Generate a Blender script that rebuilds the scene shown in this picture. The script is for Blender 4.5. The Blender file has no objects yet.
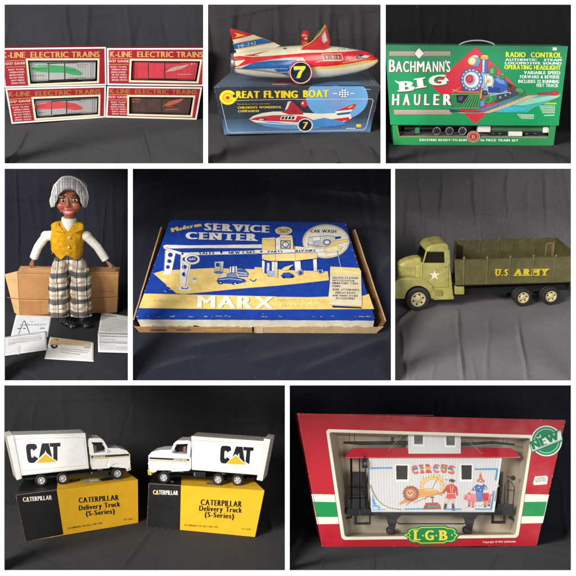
import bpy, bmesh, math, random
from mathutils import Vector, Matrix, noise
random.seed(7)
# one modelling unit = 2.5 mm; the camera stands 1000 units in front of the display front (plane Y = 0)
U = 0.0025
D = 1000.0
EPS = 0.0028
KL = 0.87          # light level the base colours are balanced for
scene = bpy.context.scene
COL = scene.collection
CAM = Vector((0, -D, 0))

def lin(c):
    out = []
    for v in c[:3]:
        v = v / 255.0
        v = v / 12.92 if v <= 0.04045 else ((v + 0.055) / 1.055) ** 2.4
        out.append(min(v * KL, 0.9))
    return (out[0], out[1], out[2], 1.0)

def ray(px, py):
    return Vector(((px - 288) / D, 1.0, (288 - py) / D))
def at(px, py, Y):
    return CAM + ray(px, py) * (D + Y)
def hit(px, py, p, n):
    r = ray(px, py)
    return CAM + r * ((p - CAM).dot(n) / r.dot(n))
def V(ox, oy, s):
    return lambda x, y: (ox + x / s, oy + y / s)
ID = lambda x, y: (x, y)

class Frame:
    """A thing's own axes: x along its front, y into depth, z up from what it stands on."""
    def __init__(self, pl, pr, up, org=None):
        x = (pr - pl).normalized()
        z = (up - x * up.dot(x)).normalized()
        y = z.cross(x)
        self.o = (pl + pr) / 2 if org is None else org
        self.x, self.y, self.z = x, y, z
        self.m = Matrix((x, y, z)).transposed().to_4x4()
        self.m.translation = self.o
        self.inv = self.m.inverted()
    def L(self, p): return self.inv @ p
    def W(self, p): return self.m @ Vector(p)
    def fy(self, px, py, y=0.0): return self.L(hit(px, py, self.o + self.y * y, self.y))
    def fz(self, px, py, z=0.0): return self.L(hit(px, py, self.o + self.z * z, self.z))
    def fx(self, px, py, x=0.0): return self.L(hit(px, py, self.o + self.x * x, self.x))

def proj(p):
    return (288 + p.x/(D+p.y)*D, 288 - p.z/(D+p.y)*D)

def inpoly(x, y, P):
    r = False; n = len(P)
    for i in range(n):
        (x1, y1), (x2, y2) = P[i], P[(i+1) % n]
        if (y1 > y) != (y2 > y) and x < (x2-x1)*(y-y1)/(y2-y1)+x1: r = not r
    return r

class Mesh:
    def __init__(self):
        self.v, self.f, self.c, self.s = [], [], [], []
    def face(self, pts, col, smooth=False):
        i = len(self.v)
        self.v += [Vector(p) for p in pts]
        self.f.append(tuple(range(i, i + len(pts)))); self.c.append(lin(col)); self.s.append(smooth)
    def grid(self, rows, col, smooth=True, closed=False, caps=False):
        """rows of points (all one length) joined into quads; col may be a function of the face centre"""
        i = len(self.v); n = len(rows[0])
        for r in rows: self.v += [Vector(p) for p in r]
        for a in range(len(rows) - 1):
            for b in range(n if closed else n - 1):
                q = (i + a*n + b, i + a*n + (b+1) % n, i + (a+1)*n + (b+1) % n, i + (a+1)*n + b)
                self.f.append(q)
                if callable(col):
                    ct = (self.v[q[0]] + self.v[q[1]] + self.v[q[2]] + self.v[q[3]]) / 4
                    self.c.append(lin(col(ct)))
                else: self.c.append(lin(col))
                self.s.append(smooth)
        if caps:
            for r in (0, len(rows) - 1):
                q = tuple(i + r*n + b for b in range(n))
                ct = sum((self.v[k] for k in q), Vector()) / n
                self.f.append(q); self.c.append(lin(col(ct)) if callable(col) else lin(col)); self.s.append(False)
    def hexa(self, p, col, cols=None):
        """p: 8 corners, front tl tr br bl, then back tl tr br bl"""
        cols = cols or {}
        for k, q in dict(front=(0,1,2,3), back=(5,4,7,6), top=(4,5,1,0), bottom=(3,2,6,7), left=(4,0,3,7), right=(1,5,6,2)).items():
            cc = cols.get(k, col)
            if cc is not None: self.face([p[j] for j in q], cc)
    def box(self, x0, x1, y0, y1, z0, z1, col, cols=None):
        self.hexa([(x0,y0,z1),(x1,y0,z1),(x1,y0,z0),(x0,y0,z0),(x0,y1,z1),(x1,y1,z1),(x1,y1,z0),(x0,y1,z0)], col, cols)
    def prism(self, pts, ext, col, side=None, back=None):
        ext = Vector(ext); pts = [Vector(p) for p in pts]; q = [p + ext for p in pts]; n = len(pts)
        self.face(pts, col); self.face(q[::-1], back or col)
        for i in range(n):
            j = (i + 1) % n
            self.face([pts[i], q[i], q[j], pts[j]], side or col)
    def ring(self, outer, inner, col):
        n = len(outer)
        for i in range(n):
            j = (i + 1) % n
            self.face([outer[i], outer[j], inner[j], inner[i]], col)
    def lathe(self, c, axis, prof, seg, col, smooth=True, cap=True):
        """prof: (along axis, radius); col a colour or a list of one per band"""
        c = Vector(c); a = Vector(axis).normalized()
        u = a.orthogonal().normalized(); w = a.cross(u)
        rows = [[c + a*t + (u*math.cos(2*math.pi*k/seg) + w*math.sin(2*math.pi*k/seg))*r for k in range(seg)] for t, r in prof]
        for k in range(len(rows) - 1):
            cc = col[k] if isinstance(col, list) else col
            self.grid(rows[k:k+2], cc, smooth, True)
        if cap:
            if prof[0][1] > 0.01: self.face(rows[0][::-1], col[0] if isinstance(col, list) else col)
            if prof[-1][1] > 0.01: self.face(rows[-1], col[-1] if isinstance(col, list) else col)
    def tube(self, pts, r, col, seg=8, closed=False):
        pts = [Vector(p) for p in pts]; n = len(pts); rows = []
        prev = None
        for i, p in enumerate(pts):
            t = (pts[min(i+1, n-1)] - pts[max(i-1, 0)]).normalized()
            if prev is None: u = t.orthogonal().normalized()
            else: u = (prev - t*prev.dot(t)).normalized()
            prev = u; w = t.cross(u)
            rr = r[i] if isinstance(r, (list, tuple)) else r
            rows.append([p + (u*math.cos(2*math.pi*k/seg) + w*math.sin(2*math.pi*k/seg))*rr for k in range(seg)])
        self.grid(rows, col, True, True, True)
    def ball(self, c, r, col, seg=16, rot=None):
        c = Vector(c); r = Vector((r, r, r)) if isinstance(r, (int, float)) else Vector(r)
        m = rot or Matrix.Identity(3); rows = []
        for i in range(seg // 2 + 1):
            t = math.pi * i / (seg // 2)
            s = max(math.sin(t), 0.004)
            rows.append([c + m @ Vector((r.x*s*math.cos(2*math.pi*k/seg), r.y*s*math.sin(2*math.pi*k/seg), r.z*math.cos(t))) for k in range(seg)])
        self.grid(rows, col, True, True, True)

_txt = {}
def glyphs(s, bold=0.0, shear=0.0):
    key = (s, bold, shear)
    if key not in _txt:
        cu = bpy.data.curves.new('lettering', 'FONT')
        cu.body = s; cu.size = 1.0; cu.offset = bold; cu.shear = shear; cu.resolution_u = 3
        ob = bpy.data.objects.new('lettering', cu)
        me = ob.to_mesh()
        vs = [(v.co.x, v.co.y) for v in me.vertices]; fs = [tuple(p.vertices) for p in me.polygons]
        ob.to_mesh_clear()
        bpy.data.objects.remove(ob); bpy.data.curves.remove(cu)
        _txt[key] = (vs, fs)
    return _txt[key]
_h = glyphs('H'); CAPH = max(v[1] for v in _h[0])

SERIF = {'A': 'bl br', 'B': 'tl bl', 'D': 'tl bl', 'E': 'tl bl', 'F': 'tl bl', 'G': '', 'H': 'tl tr bl br', 'I': 'tm bm', 'K': 'tl bl tr br',
         'L': 'tl bl', 'M': 'tl bl tr br', 'N': 'tl bl tr', 'P': 'tl bl', 'R': 'tl bl br', 'T': 'bm', 'U': 'tl tr', 'V': 'tl tr', 'X': 'tl tr bl br', 'Y': 'tl tr bm'}

class Art:
    """Printing on a surface: flat shapes measured off the photograph and laid on the surface itself, each a hair above the last."""
    def __init__(self, mesh, mapf, view=ID, layer=1):
        self.m, self.map, self.v, self.l = mesh, mapf, view, layer
        self.ol = None; self.ht = None
    def P(self, x, y):
        a, b = self.v(x, y)
        return self.map(a, b, self.l)
    def poly(self, pts, col):
        self.m.face([self.P(*p) for p in pts], col); self.l += 1
        if self.ht: self.hatch(pts, col)
        if self.ol: self.line(pts, self.ol[0], self.ol[1], closed=True)
    def hatch(self, pts, col):
        """pen strokes of lighter and darker ink inside a printed shape"""
        per, ln, w, ang = self.ht
        xs = [p[0] for p in pts]; ys = [p[1] for p in pts]
        ar = abs(sum(pts[i-1][0]*pts[i][1]-pts[i][0]*pts[i-1][1] for i in range(len(pts))))/2
        r = random.Random(int(ar*7) + len(pts)); x0, x1, y0, y1 = min(xs), max(xs), min(ys), max(ys)
        for k in range(int(min(60, ar/per))):
            x, y = r.uniform(x0, x1), r.uniform(y0, y1); a = math.radians(ang + r.uniform(-22, 22)); l = ln*r.uniform(.5, 1.3)
            dx, dy = math.cos(a)*l, math.sin(a)*l
            if not (inpoly(x, y, pts) and inpoly(x+dx, y+dy, pts)): continue
            s = 1.22 if (y-y0) < (y1-y0)*r.uniform(.2,.8) else .68
            c = [min(255, v*s) for v in col]
            nx, ny = -math.sin(a)*w/2, math.cos(a)*w/2
            self.m.face([self.P(x+nx*.3, y+ny*.3), self.P(x+dx*.5+nx, y+dy*.5+ny), self.P(x+dx, y+dy), self.P(x+dx*.5-nx, y+dy*.5-ny)], c)
            self.l += .05
        self.l += 1
    def scuff(self, quad, n, size, col, seed=1):
        """rubbed board showing along the edges and corners of a carton"""
        r = random.Random(seed)
        for k in range(n):
            i = r.randrange(4); p, q = quad[i-1], quad[i]; t = r.random()
            if r.random() < .45: t = r.choice((abs(r.gauss(0,.03)), 1-abs(r.gauss(0,.03)))); t = min(1, max(0, t))
            L = math.hypot(q[0]-p[0], q[1]-p[1]); ux, uy = (q[0]-p[0])/L, (q[1]-p[1])/L
            cx, cy = sum(a[0] for a in quad)/4, sum(a[1] for a in quad)/4
            x, y = p[0]+(q[0]-p[0])*t, p[1]+(q[1]-p[1])*t
            nx, ny = -uy, ux
            if (cx-x)*nx + (cy-y)*ny < 0: nx, ny = -nx, -ny
            w, h = size*r.uniform(.5,3), size*r.uniform(.25,.8)
            a0, a1 = max(-L*t, -w), min(L*(1-t), w)
            self.m.face([self.P(x+ux*a0+nx*.05, y+uy*a0+ny*.05), self.P(x+ux*a0*.3+nx*h, y+uy*a0*.3+ny*h), self.P(x+ux*a1*.5+nx*h*.6, y+uy*a1*.5+ny*h*.6), self.P(x+ux*a1+nx*.05, y+uy*a1+ny*.05)], [v*r.uniform(.8,1.1) for v in col])
            self.l += .1
        self.l += 1
    def polys(self, lst, col):
        for pts in lst: self.m.face([self.P(*p) for p in pts], col)
        self.l += 1
    def clipx(self, pts, lo, hi, col):
        for s, lim in ((1, lo), (-1, hi)):
            out = []
            for i in range(len(pts)):
                p, q = pts[i-1], pts[i]; a, b = s*(p[0]-lim) >= 0, s*(q[0]-lim) >= 0
                if a != b:
                    t = (lim-p[0])/(q[0]-p[0]); out.append((lim, p[1]+(q[1]-p[1])*t))
                if b: out.append(q)
            pts = out
        if len(pts) > 2: self.poly(pts, col)
    def grad(self, tl, tr, br, bl, c0, c1, n=24, across=False):
        for k in range(n):
            a, b = k/n, (k+1)/n; c = [c0[i] + (c1[i]-c0[i])*(k+.5)/n for i in range(3)]
            L = lambda p, q, t: (p[0]+(q[0]-p[0])*t, p[1]+(q[1]-p[1])*t)
            q = [L(tl,tr,a), L(tl,tr,b), L(bl,br,b), L(bl,br,a)] if across else [L(tl,bl,a), L(tr,br,a), L(tr,br,b), L(tl,bl,b)]
            self.m.face([self.P(*p) for p in q], c)
        self.l += 1
    def rect(self, x0, y0, x1, y1, col): self.poly([(x0,y0),(x1,y0),(x1,y1),(x0,y1)], col)
    def ell(self, cx, cy, rx, ry, col, n=36, rot=0, a0=0, a1=360):
        pts = []
        k = n if a1 - a0 >= 360 else n + 1
        c, s = math.cos(math.radians(rot)), math.sin(math.radians(rot))
        for i in range(k):
            t = math.radians(a0 + (a1 - a0)*i/n); x, y = rx*math.cos(t), ry*math.sin(t)
            pts.append((cx + x*c - y*s, cy + x*s + y*c))
        self.poly(pts, col)
    def arc(self, cx, cy, rx, ry, w, col, a0=0, a1=360, n=36):
        self.line([(cx + rx*math.cos(math.radians(a0+(a1-a0)*i/n)), cy + ry*math.sin(math.radians(a0+(a1-a0)*i/n))) for i in range(n+1)], w, col)
    def line(self, pts, w, col, closed=False):
        if closed: pts = list(pts) + [pts[0]]
        n = len(pts); L = []; R = []
        for i, p in enumerate(pts):
            a = pts[i-1] if i > 0 else (pts[-2] if closed else p)
            b = pts[i+1] if i < n-1 else (pts[1] if closed else p)
            d1 = Vector((p[0]-a[0], p[1]-a[1])); d2 = Vector((b[0]-p[0], b[1]-p[1]))
            if d1.length < 1e-6: d1 = d2
            if d2.length < 1e-6: d2 = d1
            t = (d1.normalized() + d2.normalized())
            t = t.normalized() if t.length > 1e-6 else d1.normalized()
            k = 1.0 / max(0.4, abs(t.dot(d1.normalized())))
            nx, ny = -t.y*w/2*k, t.x*w/2*k
            L.append((p[0]+nx, p[1]+ny)); R.append((p[0]-nx, p[1]-ny))
        for i in range(n-1):
            self.m.face([self.P(*L[i]), self.P(*L[i+1]), self.P(*R[i+1]), self.P(*R[i])], col)
        self.l += 1
    def lay(self, s, bold, shear, serif, track):
        vs, fs, x = [], [], 0.0
        gap = 0.085 + track + 1.3*bold + (0.07 if serif else 0)
        for ch in s:
            if ch == ' ': x += 0.26 + gap; continue
            gv, gf = glyphs(ch, 0.0, 0.0)
            x0 = min(v[0] for v in gv); x1 = max(v[0] for v in gv); w = x1 - x0
            for n_, o in enumerate((0, -bold, bold) if bold > 0.022 else (0,)):
                i = len(vs)
                vs += [(v[0]-x0+x+o+shear*v[1], v[1], n_*.35) for v in gv]; fs += [tuple(k+i for k in f) for f in gf]
            if serif:
                st = 0.10 + bold; hl = 0.12 + bold*1.3; t = 0.07 + bold*.3
                for n_, tag in enumerate(SERIF.get(ch, '').split()):
                    xc = {'l': st/2, 'r': w - st/2, 'm': w/2}[tag[1]]
                    y0 = -0.015 if tag[0] == 'b' else CAPH - t + .015
                    y1 = y0 + t
                    i = len(vs)
                    vs += [(x+xc-hl+shear*y0, y0, 1.2+.2*n_), (x+xc+hl+shear*y0, y0, 1.2+.2*n_), (x+xc+hl+shear*y1, y1, 1.2+.2*n_), (x+xc-hl+shear*y1, y1, 1.2+.2*n_)]
                    fs.append((i, i+1, i+2, i+3))
            x += w + gap
        return vs, fs
    def text(self, s, x0, y0, x1, y1, cap, col, bold=0.0, shear=0.0, serif=False, track=0.0, skew=0.0):
        """baseline from (x0,y0) to (x1,y1), capital height cap, all in view units"""
        vs, fs = self.lay(s, bold, shear, serif, track)
        if not vs: return
        a = min(v[0] for v in vs); b = max(v[0] for v in vs)
        dx, dy = (x1-x0)/(b-a), (y1-y0)/(b-a)
        ln = math.hypot(x1-x0, y1-y0); ux, uy = (x1-x0)/ln, (y1-y0)/ln
        nx, ny = uy, -ux
        nx += skew
        P = []
        for v in vs:
            q = self.v(x0 + (v[0]-a)*dx + nx*v[1]/CAPH*cap, y0 + (v[0]-a)*dy + ny*v[1]/CAPH*cap)
            P.append(self.map(q[0], q[1], self.l + v[2]))
        i = len(self.m.v); self.m.v += P
        c = lin(col)
        for f in fs:
            self.m.f.append(tuple(k+i for k in f)); self.m.c.append(c); self.m.s.append(False)
        self.l += 2.6 if serif else (1.2 if bold > .022 else 1)
    def lines(self, lst, w, col):
        l0 = self.l
        for pts in lst:
            self.l = l0; self.line(pts, w, col)
    def scribble(self, x0, y0, x1, y1, h, col, rnd=None, words=5):
        """a line of small print too small to read in the photograph: short dashes of uneven length"""
        r = rnd or random; x = 0.0
        while x < 0.97:
            w = r.uniform(0.03, 0.10); e = min(1.0, x + w)
            ax, ay = x0 + (x1-x0)*x, y0 + (y1-y0)*x; bx, by = x0 + (x1-x0)*e, y0 + (y1-y0)*e
            self.m.face([self.P(ax, ay-h), self.P(bx, by-h), self.P(bx, by), self.P(ax, ay)], col)
            x = e + 0.02
        self.l += 1

def front(F, y=0.0):
    return lambda px, py, l: F.fy(px, py, y - l*EPS)
def topface(F, z):
    return lambda px, py, l: F.fz(px, py, z + l*EPS)

# ---------------------------------------------------------------- materials
MATS = {}
def finish(name, rough=0.5, metal=0.0, spec=0.5, vary=0.10, vscale=60, bump=0.0, bscale=400, coat=0.0, wear=0.0, wearcol=(120,95,70), streak=0.0):
    m = bpy.data.materials.new(name); m.use_nodes = True
    N, Lk = m.node_tree.nodes, m.node_tree.links
    b = N['Principled BSDF']
    at_ = N.new('ShaderNodeAttribute'); at_.attribute_name = 'Col'
    tc = N.new('ShaderNodeTexCoord')
    n1 = N.new('ShaderNodeTexNoise'); n1.inputs['Scale'].default_value = vscale; n1.inputs['Detail'].default_value = 5
    Lk.new(tc.outputs['Object'], n1.inputs['Vector'])
    mr = N.new('ShaderNodeMapRange'); mr.inputs[1].default_value = 0.3; mr.inputs[2].default_value = 0.7
    mr.inputs[3].default_value = 1 - vary; mr.inputs[4].default_value = 1 + vary*0.6
    Lk.new(n1.outputs['Fac'], mr.inputs[0])
    mul = N.new('ShaderNodeMix'); mul.data_type = 'RGBA'; mul.blend_type = 'MULTIPLY'; mul.inputs[0].default_value = 1.0
    Lk.new(at_.outputs['Color'], mul.inputs[6]); Lk.new(mr.outputs[0], mul.inputs[7])
    src = mul.outputs[2]
    if wear:
        n2 = N.new('ShaderNodeTexNoise'); n2.inputs['Scale'].default_value = vscale*3.1; n2.inputs['Detail'].default_value = 8; n2.inputs['Roughness'].default_value = 0.7
        Lk.new(tc.outputs['Object'], n2.inputs['Vector'])
        r2 = N.new('ShaderNodeMapRange'); r2.inputs[1].default_value = 0.72 - wear*0.2; r2.inputs[2].default_value = 0.78 - wear*0.2
        r2.inputs[4].default_value = 0.75
        Lk.new(n2.outputs['Fac'], r2.inputs[0])
        mx = N.new('ShaderNodeMix'); mx.data_type = 'RGBA'; mx.inputs[7].default_value = lin(wearcol)
        Lk.new(r2.outputs[0], mx.inputs[0]); Lk.new(src, mx.inputs[6]); src = mx.outputs[2]
    Lk.new(src, b.inputs['Base Color'])
    b.inputs['Metallic'].default_value = metal
    b.inputs['Specular IOR Level'].default_value = spec
    b.inputs['Coat Weight'].default_value = coat
    b.inputs['Coat Roughness'].default_value = 0.08
    rr = N.new('ShaderNodeMapRange'); rr.inputs[1].default_value = 0.3; rr.inputs[2].default_value = 0.7
    rr.inputs[3].default_value = max(0.03, rough - 0.1); rr.inputs[4].default_value = min(1, rough + 0.1)
    Lk.new(n1.outputs['Fac'], rr.inputs[0]); Lk.new(rr.outputs[0], b.inputs['Roughness'])
    if bump:
        n3 = N.new('ShaderNodeTexNoise'); n3.inputs['Scale'].default_value = bscale; n3.inputs['Detail'].default_value = 4
        Lk.new(tc.outputs['Object'], n3.inputs['Vector'])
        bp = N.new('ShaderNodeBump'); bp.inputs['Strength'].default_value = bump; bp.inputs['Distance'].default_value = 0.002
        Lk.new(n3.outputs['Fac'], bp.inputs['Height']); Lk.new(bp.outputs['Normal'], b.inputs['Normal'])
    MATS[name] = m
    return m
finish('printed_card', 0.5, spec=0.22, vary=0.07, vscale=25, bump=0.12, bscale=60)
finish('glossy_card', 0.38, spec=0.2, vary=0.06, vscale=22, bump=0.08, bscale=35)
finish('worn_card', 0.6, spec=0.25, vary=0.12, vscale=40, bump=0.35, bscale=90, wear=0.3, wearcol=(196,176,140))
finish('brown_card', 0.75, spec=0.2, vary=0.14, vscale=30, bump=0.3, bscale=120)
finish('tin_litho', 0.25, spec=0.5, vary=0.07, vscale=50, coat=0.4, bump=0.05, bscale=60, wear=0.03)
finish('gloss_paint', 0.3, spec=0.35, vary=0.05, vscale=40, coat=0.08, bump=0.04, bscale=60)
finish('army_paint', 0.42, spec=0.45, vary=0.2, vscale=45, bump=0.15, bscale=140, wear=0.2, wearcol=(92,66,40))
finish('plastic', 0.4, spec=0.45, vary=0.06, vscale=50, bump=0.05, bscale=150)
finish('black_plastic', 0.45, spec=0.22, vary=0.15, vscale=80, bump=0.08, bscale=200)
finish('rubber', 0.62, spec=0.35, vary=0.2, vscale=90, bump=0.15, bscale=300)
finish('metal', 0.28, metal=0.9, vary=0.12, vscale=80)
finish('paper', 0.8, spec=0.2, vary=0.06, vscale=30, bump=0.3, bscale=25)
finish('fabric', 0.95, spec=0.1, vary=0.08, vscale=60, bump=0.35, bscale=420)
finish('felt', 0.95, spec=0.08, vary=0.14, vscale=70, bump=0.8, bscale=350)
finish('painted_wood', 0.35, spec=0.45, vary=0.14, vscale=80, bump=0.12, bscale=150, coat=0.15)
finish('frame_paint', 0.6, spec=0.2, vary=0.02, vscale=10, bump=0.03, bscale=80)
finish('foam', 0.9, spec=0.2, vary=0.05, vscale=120, bump=0.5, bscale=500)

def film_material():
    m = bpy.data.materials.new('clear_film'); m.use_nodes = True
    N, Lk = m.node_tree.nodes, m.node_tree.links
    N.remove(N['Principled BSDF']); out = N['Material Output']
    tr = N.new('ShaderNodeBsdfTransparent'); gl = N.new('ShaderNodeBsdfGlossy'); gl.inputs['Roughness'].default_value = 0.08
    fr = N.new('ShaderNodeFresnel'); fr.inputs[0].default_value = 1.14
    mx = N.new('ShaderNodeMixShader')
    tc = N.new('ShaderNodeTexCoord'); n = N.new('ShaderNodeTexNoise'); n.inputs['Scale'].default_value = 14
    n.inputs['Distortion'].default_value = 1.5
    Lk.new(tc.outputs['Object'], n.inputs['Vector'])
    bp = N.new('ShaderNodeBump'); bp.inputs['Strength'].default_value = 0.15; bp.inputs['Distance'].default_value = 0.006
    Lk.new(n.outputs['Fac'], bp.inputs['Height'])
    Lk.new(bp.outputs['Normal'], gl.inputs['Normal']); Lk.new(bp.outputs['Normal'], fr.inputs['Normal'])
    Lk.new(fr.outputs[0], mx.inputs[0]); Lk.new(tr.outputs[0], mx.inputs[1]); Lk.new(gl.outputs[0], mx.inputs[2])
    Lk.new(mx.outputs[0], out.inputs['Surface'])
    MATS['clear_film'] = m
film_material()

def plaid_material(name, ground, bands, fx=1.0, fz=1.0):
    """woven check: bands = (axis 'x'/'z', period, offset, width, colour, strength), in units of the model"""
    m = bpy.data.materials.new(name); m.use_nodes = True
    N, Lk = m.node_tree.nodes, m.node_tree.links
    b = N['Principled BSDF']; b.inputs['Roughness'].default_value = 0.95; b.inputs['Specular IOR Level'].default_value = 0.1
    tc = N.new('ShaderNodeTexCoord'); nz = N.new('ShaderNodeTexNoise'); nz.inputs['Scale'].default_value = 25
    Lk.new(tc.outputs['Object'], nz.inputs['Vector'])
    av = N.new('ShaderNodeVectorMath'); av.operation = 'MULTIPLY_ADD'
    av.inputs[1].default_value = (0.006, 0.006, 0.006)
    Lk.new(nz.outputs['Color'], av.inputs[0]); Lk.new(tc.outputs['Object'], av.inputs[2])
    sp = N.new('ShaderNodeSeparateXYZ'); Lk.new(av.outputs[0], sp.inputs[0])
    src = None
    col0 = lin(ground)
    for ax, per, off, w, col, st in bands:
        ad = N.new('ShaderNodeMath'); ad.operation = 'ADD'; ad.inputs[1].default_value = off*U
        Lk.new(sp.outputs['XYZ'.index(ax.upper())], ad.inputs[0])
        md = N.new('ShaderNodeMath'); md.operation = 'FLOORED_MODULO'; md.inputs[1].default_value = per*U
        Lk.new(ad.outputs[0], md.inputs[0])
        lt = N.new('ShaderNodeMath'); lt.operation = 'LESS_THAN'; lt.inputs[1].default_value = w*U
        Lk.new(md.outputs[0], lt.inputs[0])
        ml = N.new('ShaderNodeMath'); ml.operation = 'MULTIPLY'; ml.inputs[1].default_value = st
        Lk.new(lt.outputs[0], ml.inputs[0])
        mx = N.new('ShaderNodeMix'); mx.data_type = 'RGBA'; mx.inputs[7].default_value = lin(col)
        if src is None: mx.inputs[6].default_value = col0
        else: Lk.new(src, mx.inputs[6])
        Lk.new(ml.outputs[0], mx.inputs[0]); src = mx.outputs[2]
    Lk.new(src, b.inputs['Base Color'])
    n3 = N.new('ShaderNodeTexNoise'); n3.inputs['Scale'].default_value = 300
    Lk.new(tc.outputs['Object'], n3.inputs['Vector'])
    bp = N.new('ShaderNodeBump'); bp.inputs['Strength'].default_value = 0.6; bp.inputs['Distance'].default_value = 0.002
    Lk.new(n3.outputs['Fac'], bp.inputs['Height']); Lk.new(bp.outputs['Normal'], b.inputs['Normal'])
    MATS[name] = m

def cloth_material(name, col, vary=0.1, sheen=0.04, rough=0.9):
    m = bpy.data.materials.new(name); m.use_nodes = True
    N, Lk = m.node_tree.nodes, m.node_tree.links
    b = N['Principled BSDF']; b.inputs['Roughness'].default_value = rough; b.inputs['Specular IOR Level'].default_value = 0.15
    b.inputs['Sheen Weight'].default_value = sheen; b.inputs['Sheen Roughness'].default_value = 0.5
    tc = N.new('ShaderNodeTexCoord')
    n1 = N.new('ShaderNodeTexNoise'); n1.inputs['Scale'].default_value = 5; n1.inputs['Detail'].default_value = 6; n1.inputs['Roughness'].default_value = 0.6
    Lk.new(tc.outputs['Object'], n1.inputs['Vector'])
    mr = N.new('ShaderNodeMapRange'); mr.inputs[1].default_value = 0.3; mr.inputs[2].default_value = 0.7
    mr.inputs[3].default_value = 1 - vary; mr.inputs[4].default_value = 1 + vary
    Lk.new(n1.outputs['Fac'], mr.inputs[0])
    n2 = N.new('ShaderNodeTexNoise'); n2.inputs['Scale'].default_value = 320; n2.inputs['Detail'].default_value = 3
    Lk.new(tc.outputs['Object'], n2.inputs['Vector'])
    m2 = N.new('ShaderNodeMapRange'); m2.inputs[1].default_value = 0.3; m2.inputs[2].default_value = 0.7
    m2.inputs[3].default_value = 0.82; m2.inputs[4].default_value = 1.18
    Lk.new(n2.outputs['Fac'], m2.inputs[0])
    ml = N.new('ShaderNodeMath'); ml.operation = 'MULTIPLY'
    Lk.new(mr.outputs[0], ml.inputs[0]); Lk.new(m2.outputs[0], ml.inputs[1])
    mx = N.new('ShaderNodeMix'); mx.data_type = 'RGBA'; mx.blend_type = 'MULTIPLY'; mx.inputs[0].default_value = 1
    mx.inputs[6].default_value = lin(col); Lk.new(ml.outputs[0], mx.inputs[7])
    # specks of lint
    n4 = N.new('ShaderNodeTexNoise'); n4.inputs['Scale'].default_value = 150; n4.inputs['Detail'].default_value = 2
    Lk.new(tc.outputs['Object'], n4.inputs['Vector'])
    r4 = N.new('ShaderNodeMapRange'); r4.inputs[1].default_value = 0.77; r4.inputs[2].default_value = 0.80; r4.inputs[4].default_value = 0.5
    Lk.new(n4.outputs['Fac'], r4.inputs[0])
    m4 = N.new('ShaderNodeMix'); m4.data_type = 'RGBA'; m4.inputs[7].default_value = lin((150,140,125))
    Lk.new(r4.outputs[0], m4.inputs[0]); Lk.new(mx.outputs[2], m4.inputs[6])
    Lk.new(m4.outputs[2], b.inputs['Base Color'])
    bp = N.new('ShaderNodeBump'); bp.inputs['Strength'].default_value = 0.6; bp.inputs['Distance'].default_value = 0.002
    Lk.new(n2.outputs['Fac'], bp.inputs['Height']); Lk.new(bp.outputs['Normal'], b.inputs['Normal'])
    MATS[name] = m

# ---------------------------------------------------------------- objects
def root(name, label, cat, F, group=None):
    o = bpy.data.objects.new(name, None); COL.objects.link(o)
    m = F.m.copy(); m.translation = F.o * U
    o.matrix_world = m; o.empty_display_size = 0.02
    o['label'] = label; o['category'] = cat
    if group: o['group'] = group
    return o

def part(name, me, mat, parent=None, bevel=0.0, label=None, subsurf=0, segs=2):
    d = bpy.data.meshes.new(name)
    d.from_pydata([tuple(v*U) for v in me.v], [], me.f)
    a = d.attributes.new('Col', 'FLOAT_COLOR', 'CORNER')
    buf = []
    for f, c in zip(me.f, me.c): buf += list(c)*len(f)
    a.data.foreach_set('color', buf)
    d.polygons.foreach_set('use_smooth', me.s)
    d.materials.append(MATS[mat]); d.update()
    if bevel or subsurf:
        bm = bmesh.new(); bm.from_mesh(d)
        bmesh.ops.remove_doubles(bm, verts=bm.verts, dist=1e-6)
        bmesh.ops.recalc_face_normals(bm, faces=bm.faces)
        bm.to_mesh(d); bm.free()
    o = bpy.data.objects.new(name, d); COL.objects.link(o)
    if parent: o.parent = parent
    if label: o['label'] = label
    if bevel:
        b = o.modifiers.new('edge', 'BEVEL'); b.width = bevel*U; b.segments = segs; b.limit_method = 'ANGLE'; b.angle_limit = math.radians(35)
        b.harden_normals = False
    if subsurf:
        s = o.modifiers.new('smooth', 'SUBSURF'); s.levels = s.render_levels = subsurf
    return o

def organic(build, voxel, colf, smooth=4):
    """melt overlapping solids into one continuous skin and colour it by position; returns a Mesh"""
    t = Mesh(); build(t)
    d = bpy.data.meshes.new('skin'); d.from_pydata([tuple(v) for v in t.v], [], t.f); d.update()
    bm = bmesh.new(); bm.from_mesh(d); bmesh.ops.remove_doubles(bm, verts=bm.verts, dist=1e-5)
    bmesh.ops.recalc_face_normals(bm, faces=bm.faces); bm.to_mesh(d); bm.free()
    o = bpy.data.objects.new('skin', d); COL.objects.link(o)
    r = o.modifiers.new('r', 'REMESH'); r.mode = 'VOXEL'; r.voxel_size = voxel
    s = o.modifiers.new('s', 'SMOOTH'); s.iterations = smooth; s.factor = 0.5
    dg = bpy.context.evaluated_depsgraph_get()
    e = bpy.data.meshes.new_from_object(o.evaluated_get(dg))
    out = Mesh(); out.v = [v.co.copy() for v in e.vertices]
    for p in e.polygons:
        out.f.append(tuple(p.vertices)); out.s.append(True)
        out.c.append(lin(colf(p.center.copy(), p.normal.copy())))
    bpy.data.objects.remove(o); bpy.data.meshes.remove(d); bpy.data.meshes.remove(e)
    return out

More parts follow.
